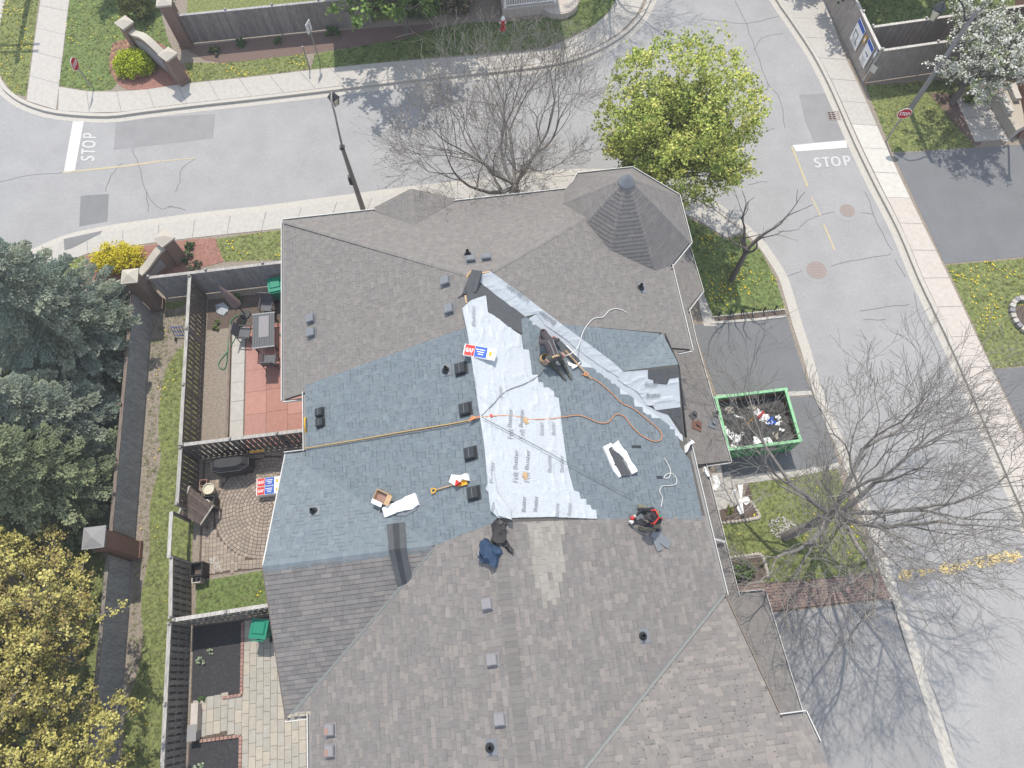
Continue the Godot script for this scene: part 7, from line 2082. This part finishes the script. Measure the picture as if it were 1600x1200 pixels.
	shrub("yellow flowering bush in front of the capped sign wall", "yellow_bush", at(192, 412), Vector3(1.25, 0.9, 0.85), 6500, 0.04, [c3(0.52, 0.44, 0.02), c3(0.44, 0.38, 0.02), c3(0.58, 0.50, 0.03)], 52, 24, 0.6)
	var gn := [c3(0.06, 0.13, 0.035), c3(0.08, 0.16, 0.045), c3(0.05, 0.10, 0.03)]
	shrub("small bright green shrub nearest the pavement in the red mulch", "small_shrub", at(298, 386), Vector3(0.24, 0.28, 0.22), 420, 0.045, gn, 53)
	shrub("middle sized green shrub in the row of three in the red mulch", "small_shrub", at(294, 404), Vector3(0.34, 0.30, 0.3), 520, 0.045, [c3(0.07, 0.12, 0.05), c3(0.09, 0.14, 0.06)], 54)
	shrub("greyish shrub next to the fence in the red mulch", "small_shrub", at(306, 418), Vector3(0.36, 0.26, 0.3), 420, 0.04, [c3(0.12, 0.12, 0.08), c3(0.10, 0.12, 0.06)], 55)
	shrub("dull green plant at the foot of the weathered fence by the pillar", "small_shrub", at(338, 82), Vector3(0.35, 0.3, 0.3), 360, 0.05, [c3(0.10, 0.12, 0.05), c3(0.08, 0.10, 0.04)], 56)
	shrub("green plant in the brown mulch right of the dull green one", "small_shrub", at(378, 70), Vector3(0.32, 0.32, 0.3), 340, 0.05, gn, 57)
	shrub("low green plant in the middle of the brown mulch bed", "small_shrub", at(434, 66), Vector3(0.28, 0.25, 0.26), 300, 0.05, gn, 58)
	shrub("round green shrub beside the sign post in the brown mulch", "small_shrub", at(520, 55), Vector3(0.42, 0.45, 0.4), 600, 0.05, gn, 59)
	for q in [[590, 8, 1.0, "leafy shrub at the end of the weathered fence"], [655, 18, 1.1, "broad shrub behind the upper mulch bed"], [715, 14, 0.9, "shrub with pink flowers beside the porch"], [560, -12, 1.1, "shrub looking over the weathered fence"]]:
		shrub(q[3], "garden_shrub", at(q[0], q[1]), Vector3(q[2], 0.8, q[2] * 0.8), 1700, 0.07, [c3(0.08, 0.14, 0.035), c3(0.11, 0.18, 0.05), c3(0.14, 0.20, 0.06)] if q[0] != 715 else [c3(0.10, 0.14, 0.05), c3(0.32, 0.22, 0.20), c3(0.16, 0.14, 0.08)], 60 + int(q[0]))
	shrub("dark conical shrub behind the sign wall at the top edge", "garden_shrub", at(222, 26), Vector3(0.9, 1.6, 0.8), 2000, 0.06, [c3(0.11, 0.12, 0.03), c3(0.09, 0.105, 0.03)], 70)
	shrub("tuft of yellow-green leaves by the path under the blossom tree", "small_shrub", at(1512, 160), Vector3(0.35, 0.3, 0.35), 380, 0.06, [c3(0.16, 0.20, 0.05), c3(0.11, 0.16, 0.05)], 72)
	shrub("leafy green shrub in the lower front garden bed", "small_shrub", at(1160, 893), Vector3(0.5, 0.4, 0.4), 700, 0.055, [c3(0.08, 0.14, 0.05), c3(0.11, 0.16, 0.06)], 73)
	shrub("green shrub by the street slope behind the patio table", "small_shrub", at(368, 470), Vector3(0.35, 0.45, 0.3), 520, 0.055, gn, 74)
	shrub("weedy green clump in the dry soil bed beside the hose", "small_shrub", at(339, 510), Vector3(0.22, 0.16, 0.3), 260, 0.05, [c3(0.16, 0.20, 0.07), c3(0.13, 0.18, 0.06)], 75)
	shrub("white flowering clump in the first black mulch bed", "small_shrub", at(316, 1032), Vector3(0.28, 0.14, 0.14), 300, 0.035, [c3(0.45, 0.5, 0.42), c3(0.25, 0.34, 0.2)], 76)
	shrub("pale seedling in the first black mulch bed by the fence shade", "small_shrub", at(330, 1018), Vector3(0.12, 0.2, 0.1), 120, 0.035, [c3(0.40, 0.48, 0.30), c3(0.25, 0.34, 0.2)], 77)
	shrub("small green clump at the end of the first black mulch bed", "small_shrub", at(318, 1092), Vector3(0.2, 0.12, 0.1), 160, 0.035, gn, 78)
	shrub("white flowering clump in the second black mulch bed", "small_shrub", at(310, 1198), Vector3(0.24, 0.14, 0.14), 240, 0.035, [c3(0.45, 0.5, 0.42), c3(0.25, 0.34, 0.2)], 79)
	shrub("yellow-green sprigs in the bed with white scraps", "small_shrub", at(1140, 798), Vector3(0.15, 0.15, 0.22), 160, 0.035, [c3(0.24, 0.27, 0.05), c3(0.16, 0.2, 0.05)], 80)
	shrub("leafy plant beside the cream pot and black tray", "small_shrub", at(322, 778), Vector3(0.24, 0.3, 0.2), 300, 0.045, [c3(0.07, 0.16, 0.06), c3(0.16, 0.26, 0.12)], 81)

# ---------- people ----------
func skin_field(b: MB, bones: Array, cell: float, k: float) -> void:
	# capsules joined by a smooth minimum, meshed as surface nets
	var lo := Vector3.ONE * 1e9; var hi := -lo
	for q in bones:
		var r: float = maxf(q[2], q[3]) + 0.04
		lo = lo.min(q[0] - Vector3.ONE * r).min(q[1] - Vector3.ONE * r); hi = hi.max(q[0] + Vector3.ONE * r).max(q[1] + Vector3.ONE * r)
	var nx := int((hi.x - lo.x) / cell) + 3; var ny := int((hi.y - lo.y) / cell) + 3; var nz := int((hi.z - lo.z) / cell) + 3
	var f := PackedFloat32Array(); f.resize(nx * ny * nz); f.fill(1.0)
	var fm := PackedFloat32Array(); fm.resize(nx * ny * nz); fm.fill(1.0)
	var fc := PackedInt32Array(); fc.resize(nx * ny * nz)
	for bi in bones.size():
		var q: Array = bones[bi]
		var a: Vector3 = q[0]; var ab: Vector3 = q[1] - q[0]; var ra: float = q[2]; var rb: float = q[3]
		var l2 := maxf(ab.length_squared(), 1e-8)
		var rr := maxf(ra, rb) + maxf(k, cell) * 1.8
		var p0 := ((a.min(q[1]) - Vector3.ONE * rr - lo) / cell).floor().max(Vector3.ZERO); var p1 := ((a.max(q[1]) + Vector3.ONE * rr - lo) / cell).ceil()
		for x in range(int(p0.x), mini(int(p1.x) + 1, nx)):
			for y in range(int(p0.y), mini(int(p1.y) + 1, ny)):
				for z in range(int(p0.z), mini(int(p1.z) + 1, nz)):
					var pt := lo + Vector3(x, y, z) * cell
					var t := clampf((pt - a).dot(ab) / l2, 0, 1)
					var d := (pt - a - ab * t).length() - lerpf(ra, rb, t)
					var i := (x * ny + y) * nz + z
					var o := f[i]
					var hh := clampf(0.5 + 0.5 * (o - d) / k, 0, 1)
					f[i] = lerpf(o, d, hh) - k * hh * (1.0 - hh)
					if d < fm[i]: fm[i] = d; fc[i] = bi
	var vid := {}
	var pos := []; var cols := []
	for x in nx - 1:
		for y in ny - 1:
			for z in nz - 1:
				var i := (x * ny + y) * nz + z
				var s := 0
				var acc := Vector3.ZERO; var cnt := 0
				var v := [f[i], f[i + 1], f[i + nz], f[i + nz + 1], f[i + ny * nz], f[i + ny * nz + 1], f[i + ny * nz + nz], f[i + ny * nz + nz + 1]]
				for j in 8:
					if v[j] < 0: s += 1
				if s == 0 or s == 8: continue
				for e in [[0, 1], [2, 3], [4, 5], [6, 7], [0, 2], [1, 3], [4, 6], [5, 7], [0, 4], [1, 5], [2, 6], [3, 7]]:
					var va: float = v[e[0]]; var vb: float = v[e[1]]
					if (va < 0) == (vb < 0): continue
					var t := va / (va - vb)
					var ca := Vector3((e[0] >> 2) & 1, (e[0] >> 1) & 1, e[0] & 1); var cb := Vector3((e[1] >> 2) & 1, (e[1] >> 1) & 1, e[1] & 1)
					acc += ca.lerp(cb, t); cnt += 1
				vid[i] = pos.size()
				pos.append(lo + (Vector3(x, y, z) + acc / cnt) * cell)
				cols.append(bones[fc[i]][4])
	var nrm := PackedVector3Array(); nrm.resize(pos.size())
	var quads := []
	for i in vid:
		var z: int = i % nz; var y: int = (i / nz) % ny; var x: int = i / (nz * ny)
		for ax in 3:
			var st: int = [ny * nz, nz, 1][ax]
			if x + 1 >= nx or y + 1 >= ny or z + 1 >= nz: continue
			if (f[i] < 0) == (f[i + st] < 0): continue
			var u: int = [nz, 1, ny * nz][ax]; var w: int = [1, ny * nz, nz][ax]
			if not (vid.has(i - u) and vid.has(i - w) and vid.has(i - u - w)): continue
			var q := [vid[i], vid[i - u], vid[i - u - w], vid[i - w]]
			var n: Vector3 = (pos[q[2]] - pos[q[0]]).cross(pos[q[3]] - pos[q[1]])
			var outd := Vector3.ZERO; outd[ax] = 1.0 if f[i] < 0 else -1.0
			if n.dot(outd) < 0: n = -n
			for j in q: nrm[j] += n
			quads.append(q)
	for q in quads:
		b.col = cols[q[0]]
		b.tri3(pos[q[0]], pos[q[1]], pos[q[2]], nrm[q[0]].normalized(), nrm[q[1]].normalized(), nrm[q[2]].normalized())
		b.tri3(pos[q[0]], pos[q[2]], pos[q[3]], nrm[q[0]].normalized(), nrm[q[2]].normalized(), nrm[q[3]].normalized())
func hand(b: MB, wrist: Vector3, fwd: Vector3, palm_n: Vector3, c: Color, right: float) -> void:
	fwd = fwd.normalized()
	var sd := fwd.cross(palm_n).normalized() * right
	var dn := -palm_n.normalized()
	var bones := []
	for i in 4:
		var o := sd * (-0.030 + i * 0.020)
		var k := wrist + fwd * 0.085 + o
		bones.append([wrist + o * 0.5, k, 0.021, 0.019, c])
		var ln: float = [0.030, 0.036, 0.033, 0.025][i]
		var j1 := k + (fwd * 0.9 + dn * 0.35).normalized() * ln * 1.2
		var j2 := j1 + (fwd * 0.5 + dn * 0.85).normalized() * ln
		var j3 := j2 + (fwd * 0.1 + dn).normalized() * ln * 0.7
		bones.append([k, j1, 0.0125, 0.0115, c]); bones.append([j1, j2, 0.0115, 0.0105, c]); bones.append([j2, j3, 0.0105, 0.009, c])
	var tb := wrist + fwd * 0.03 - sd * 0.03
	var t1 := tb + (fwd * 0.6 - sd * 0.7 + dn * 0.3).normalized() * 0.045
	bones.append([tb, t1, 0.017, 0.013, c]); bones.append([t1, t1 + (fwd * 0.9 - sd * 0.1 + dn * 0.5).normalized() * 0.035, 0.013, 0.010, c])
	skin_field(b, bones, 0.007, 0.006)
func head(b: MB, c: Vector3, face: Vector3, up: Vector3, skin: Color, hair: Color) -> void:
	face = (face - up * face.dot(up)).normalized()
	var s := face.cross(up)
	skin_field(b, [[c + up * 0.03, c + up * 0.05 - face * 0.03, 0.092, 0.094, hair], [c + face * 0.03 - up * 0.01, c + face * 0.045 - up * 0.075, 0.068, 0.048, skin], [c + face * 0.095 + up * 0.0, c + face * 0.115 - up * 0.03, 0.011, 0.016, skin],
		[c + s * 0.088 - up * 0.01, c + s * 0.09 - up * 0.04, 0.016, 0.013, skin], [c - s * 0.088 - up * 0.01, c - s * 0.09 - up * 0.04, 0.016, 0.013, skin],
		[c + face * 0.088 + s * 0.032 + up * 0.012, c + face * 0.09 + s * 0.036 + up * 0.012, 0.010, 0.010, Color(0.03, 0.02, 0.02)], [c + face * 0.088 - s * 0.032 + up * 0.012, c + face * 0.09 - s * 0.036 + up * 0.012, 0.010, 0.010, Color(0.03, 0.02, 0.02)],
		[c + face * 0.09 + s * 0.02 - up * 0.062, c + face * 0.09 - s * 0.02 - up * 0.062, 0.008, 0.008, Color(0.25, 0.10, 0.08)]], 0.009, 0.016)
func people() -> void:
	var up_on := func(x: float, y: float, h: float) -> Vector3: return on(x, y, [RE[0] + h, RE[1], RE[2]])
	var n := plane_n(RE)
	var skin := Color(0.36, 0.22, 0.16)
	# worker bent over the valley on hands and knees
	var G := Color(0.10, 0.09, 0.095); var T := Color(0.085, 0.092, 0.08); var S := Color(0.17, 0.175, 0.16); var R := Color(0.55, 0.06, 0.03)
	var hip: Vector3 = up_on.call(866, 558, 0.50); var chest: Vector3 = up_on.call(857, 535, 0.52); var neck: Vector3 = up_on.call(852, 527, 0.52)
	var sl: Vector3 = up_on.call(846, 536, 0.48); var sr: Vector3 = up_on.call(866, 531, 0.48)
	var hl: Vector3 = up_on.call(858, 561, 0.46); var hr: Vector3 = up_on.call(872, 556, 0.46)
	var kl: Vector3 = up_on.call(868, 575, 0.10); var kr: Vector3 = up_on.call(880, 569, 0.10)
	var fl: Vector3 = up_on.call(880, 588, 0.07); var fr: Vector3 = up_on.call(890, 586, 0.07)
	var el: Vector3 = up_on.call(845, 526, 0.30); var er: Vector3 = up_on.call(872, 531, 0.30)
	var wl: Vector3 = up_on.call(852, 519, 0.12); var wr: Vector3 = up_on.call(866, 530, 0.10)
	var o := kl
	var t := thing("person", "roofer in a grey hooded jacket and dark trousers bent forward on hands and knees", "person", o)
	var b := MB.new()
	skin_field(b, [[hip, chest, 0.15, 0.16, G], [hip.lerp(chest, 0.5), chest, 0.15, 0.17, G], [chest, neck, 0.13, 0.07, G], [chest, sl, 0.12, 0.085, G], [chest, sr, 0.12, 0.085, G], [hl, hr, 0.125, 0.125, T],
		[sl, el, 0.07, 0.052, G], [el, wl, 0.052, 0.038, G], [sr, er, 0.07, 0.052, G], [er, wr, 0.052, 0.038, G],
		[hl, kl, 0.10, 0.072, T], [kl, fl, 0.068, 0.045, T], [hr, kr, 0.10, 0.072, T], [kr, fr, 0.068, 0.045, T],
		[fl, fl + (fl - kl).normalized() * 0.12 - n * 0.02, 0.05, 0.045, S], [fr, fr + (fr - kr).normalized() * 0.12 - n * 0.02, 0.05, 0.045, S]], 0.018, 0.035)
	hand(b, wl, wl - el, n, R, 1.0); hand(b, wr, Vector3(0.1, -0.2, -0.6), n, R, -1.0)
	var hc: Vector3 = up_on.call(849, 521, 0.56)
	head(b, hc, (neck - hip).normalized() * 0.4 - n * 0.9, (hc - neck).normalized(), skin, Color(0.05, 0.03, 0.02))
	part(t, "body", b, M.cloth)
	b = MB.new()
	skin_field(b, [[hc + n * 0.02, hc + (neck - hc) * 0.7 + n * 0.03, 0.118, 0.12, G], [hc + (neck - hc) * 0.6, neck.lerp(chest, 0.3) + n * 0.05, 0.11, 0.12, G]], 0.014, 0.03)
	part(t, "hood", b, M.cloth)
	var belt := MB.new()
	var bd := (chest - hip).normalized()
	belt.lathe(hip - bd * 0.02, [Vector2(0.165, -0.03), Vector2(0.175, 0.0), Vector2(0.165, 0.03)], 16, facing(bd, n))
	part(t, "tool_belt", belt, M.wood_raw)
	b = MB.new(); b.box(hr + n * 0.02 + H3(0.12, 0.02), Vector3(0.10, 0.2, 0.16), facing(n, H3(1, -1))); b.box(hl + H3(-0.08, 0.06), Vector3(0.12, 0.18, 0.14), facing(n, H3(1, -1)))
	part(t, "tool_pouch", b, M.rust)
	b = MB.new()
	for s in [-0.07, 0.07]:
		var sx: Vector3 = (sr - sl).normalized() * s
		b.tube([hip + sx + n * 0.155, hip.lerp(chest, 0.6) + sx + n * 0.172, chest + sx * 1.2 + n * 0.15], 0.014, 0.014, 5)
	part(t, "harness_strap", b, M.steel_grey)
	# coil of rope beside him
	b = MB.new()
	var co: Vector3 = on(850, 563, RE) + n * 0.05
	for i in 5:
		var ring := []
		for j in 15: ring.append(co + facing(n, H3(1, 0)) * Vector3(cos(TAU * j / 14) * (0.15 + 0.012 * (i % 3)), 0.022 * i, sin(TAU * j / 14) * (0.17 + 0.012 * (i % 2))))
		b.tube(ring, 0.016, 0.016, 5)
	single("rope_coil", b, M.rope_tan, "coil of tan and dark rope beside the crouching roofer's hip", "rope")
	# worker sitting back on the heels with the nailer
	var K := Color(0.04, 0.042, 0.052); var O := Color(0.22, 0.215, 0.15); var W := Color(0.72, 0.70, 0.70)
	hip = up_on.call(1026, 812, 0.28); chest = up_on.call(1020, 809, 0.62); neck = up_on.call(1018, 808, 0.78)
	sl = up_on.call(1018, 820, 0.70); sr = up_on.call(1019, 797, 0.70)
	hl = up_on.call(1025, 819, 0.26); hr = up_on.call(1025, 803, 0.26)
	kl = up_on.call(1001, 825, 0.13); kr = up_on.call(1000, 792, 0.13)
	fl = up_on.call(1024, 828, 0.06); fr = up_on.call(1025, 799, 0.06)
	el = up_on.call(1008, 821, 0.42); er = up_on.call(1004, 796, 0.44)
	wl = up_on.call(991, 816, 0.24); wr = up_on.call(995, 805, 0.26)
	t = thing("person", "roofer in black with red harness and cap kneeling on the new shingles", "person", kl)
	b = MB.new()
	skin_field(b, [[hip, hip.lerp(chest, 0.5), 0.16, 0.155, K], [hip.lerp(chest, 0.5), chest, 0.155, 0.165, K], [chest, neck, 0.13, 0.065, K], [chest, sl, 0.12, 0.085, K], [chest, sr, 0.12, 0.085, K], [hl, hr, 0.13, 0.13, O],
		[sl, el, 0.07, 0.052, K], [el, wl, 0.052, 0.038, K], [sr, er, 0.07, 0.052, K], [er, wr, 0.052, 0.038, K],
		[hl, kl, 0.105, 0.075, O], [kl, fl, 0.068, 0.045, O], [hr, kr, 0.105, 0.075, O], [kr, fr, 0.068, 0.045, O],
		[fl, fl + (fl - kl).normalized() * 0.12, 0.05, 0.045, K], [fr, fr + (fr - kr).normalized() * 0.12, 0.05, 0.045, K]], 0.018, 0.035)
	hand(b, wl, wl - el, n, W, 1.0); hand(b, wr, wr - er, n, W, -1.0)
	hc = up_on.call(1015, 808, 0.92)
	head(b, hc, Vector3(-1, -0.45, 0.05), (Vector3.UP + Vector3(-0.25, 0, 0)).normalized(), skin, Color(0.03, 0.02, 0.02))
	part(t, "body", b, M.cloth)
	b = MB.new()
	var hu := (Vector3.UP + Vector3(-0.22, 0, 0)).normalized()
	b.lathe(hc + hu * 0.035, [Vector2(0.113, -0.01), Vector2(0.114, 0.03), Vector2(0.10, 0.07), Vector2(0.06, 0.10), Vector2(0, 0.112)], 18, facing(hu, Vector3(-1, 0, 0)))
	var br := facing(hu, Vector3(-1, 0, 0.05))
	b.hexa([hc + br * Vector3(0.08, 0.03, -0.085), hc + br * Vector3(0.18, 0.015, -0.05), hc + br * Vector3(0.18, 0.015, 0.05), hc + br * Vector3(0.08, 0.03, 0.085), hc + br * Vector3(0.08, 0.042, -0.085), hc + br * Vector3(0.18, 0.026, -0.05), hc + br * Vector3(0.18, 0.026, 0.05), hc + br * Vector3(0.08, 0.042, 0.085)])
	part(t, "cap", b, M.jacket_grey)
	b = MB.new()
	var bk := (chest - Vector3(-0.2, 0, 0))
	for q in [[sr + Vector3(-0.05, 0.085, 0.03), sr + Vector3(0.08, 0.08, 0.04), chest + Vector3(0.16, 0.10, 0.0), hip + Vector3(0.16, 0.08, 0.0)], [sl + Vector3(-0.05, 0.085, -0.03), sl + Vector3(0.08, 0.08, -0.04), chest + Vector3(0.17, 0.10, 0.02), hip + Vector3(0.16, 0.06, 0.0)]]:
		b.tube(Array(smooth(PackedVector3Array(q), 4)), 0.022, 0.022, 6)
	b.tube([sl + Vector3(0.06, 0.06, 0.02), chest + Vector3(0.155, 0.06, 0.0), sr + Vector3(0.06, 0.06, -0.02)], 0.018, 0.018, 6)
	part(t, "harness", b, M.red)
	b = MB.new(); b.box(chest + Vector3(0.19, 0.09, -0.03), Vector3(0.05, 0.05, 0.1)); part(t, "harness_buckle", b, M.green_bin)
	# his nailer and the hose grip
	var tp := wl.lerp(wr, 0.5) + Vector3(-0.09, -0.03, -0.02)
	var nt := thing("nail_gun", "red nail gun held in the white gloves of the kneeling roofer", "tool", tp)
	b = MB.new(); b.lathe(tp - Vector3.UP * 0.16, [Vector2(0.02, 0), Vector2(0.035, 0.03), Vector2(0.06, 0.1), Vector2(0.065, 0.22), Vector2(0.045, 0.26), Vector2(0, 0.27)], 12); part(nt, "body", b, M.red)
	b = MB.new(); b.tube([tp + Vector3(0.02, 0.03, 0), tp + Vector3(0.12, 0.02, 0.0)], 0.025, 0.02, 7); part(nt, "handle", b, M.black)
	b = MB.new(); b.box(tp + Vector3(0.06, -0.12, 0.03), Vector3(0.16, 0.1, 0.05)); part(nt, "magazine", b, M.vent_dark)
	b = MB.new(); b.tube(Array(smooth(PackedVector3Array([on(983, 818, RE) + n * 0.08, on(990, 826, RE) + n * 0.05, on(1000, 833, RE) + n * 0.05, on(1010, 836, RE) + n * 0.05]), 5)), 0.022, 0.016, 7)
	single("flat_bar", b, M.steel_grey, "curved grey flat bar lying beside the kneeling roofer's knee", "tool")

# ---------- last small things ----------
func small_things() -> void:
	rng.seed = 99
	# a few nail heads and patches on the lower brown roof
	var b := MB.new()
	for i in 150:
		var x := rng.randf_range(960, 1230); var y := rng.randf_range(1020, 1195)
		if x < 1300 - y * 0.30 or x > 1180 + (y - 1000) * 0.3: continue
		var o := on(x, y, EN) + plane_n(EN) * 0.014
		b.box(o, Vector3(0.03, 0.006, 0.02), facing(plane_n(EN), H3(1, 0)))
	var t := single("roof_nails", b, M.vent_dark, "dark nail heads and tar dots on the lower right gable slope", "nails")
	t.set_meta("kind", "stuff")
	# dark loose shingle tab and pencil lines on the new east slope
	for q in [[994, 698, 0.34, "dark loose shingle piece above the open bundle's right"], [1030, 746, 0.22, "dark loose shingle piece beside the curled cord"]]:
		b = MB.new(); b.box(on(q[0], q[1], RE) + plane_n(RE) * 0.02, Vector3(q[2], 0.01, 0.08), facing(plane_n(RE), H3(1, 0))); b.box(on(q[0] + 2, q[1], RE) + plane_n(RE) * 0.026, Vector3(q[2] * 0.6, 0.008, 0.06), facing(plane_n(RE), H3(1, 0.06)))
		single("shingle_scrap", b, M.vent_dark, q[3], "shingle")
	# yellow guard at the west eave
	b = MB.new(); b.tube(Array(smooth(PackedVector3Array([onp(-6.12, -8.9, RW), onp(-6.08, -8.8, RW) + Vector3.UP * 0.25, onp(-6.1, -8.55, RW) + Vector3.UP * 0.2, onp(-6.12, -8.4, RW)]), 4)), 0.03, 0.03, 6)
	single("ladder_tip", b, M.yellow, "yellow ladder tip showing above the west eave gutter", "ladder")
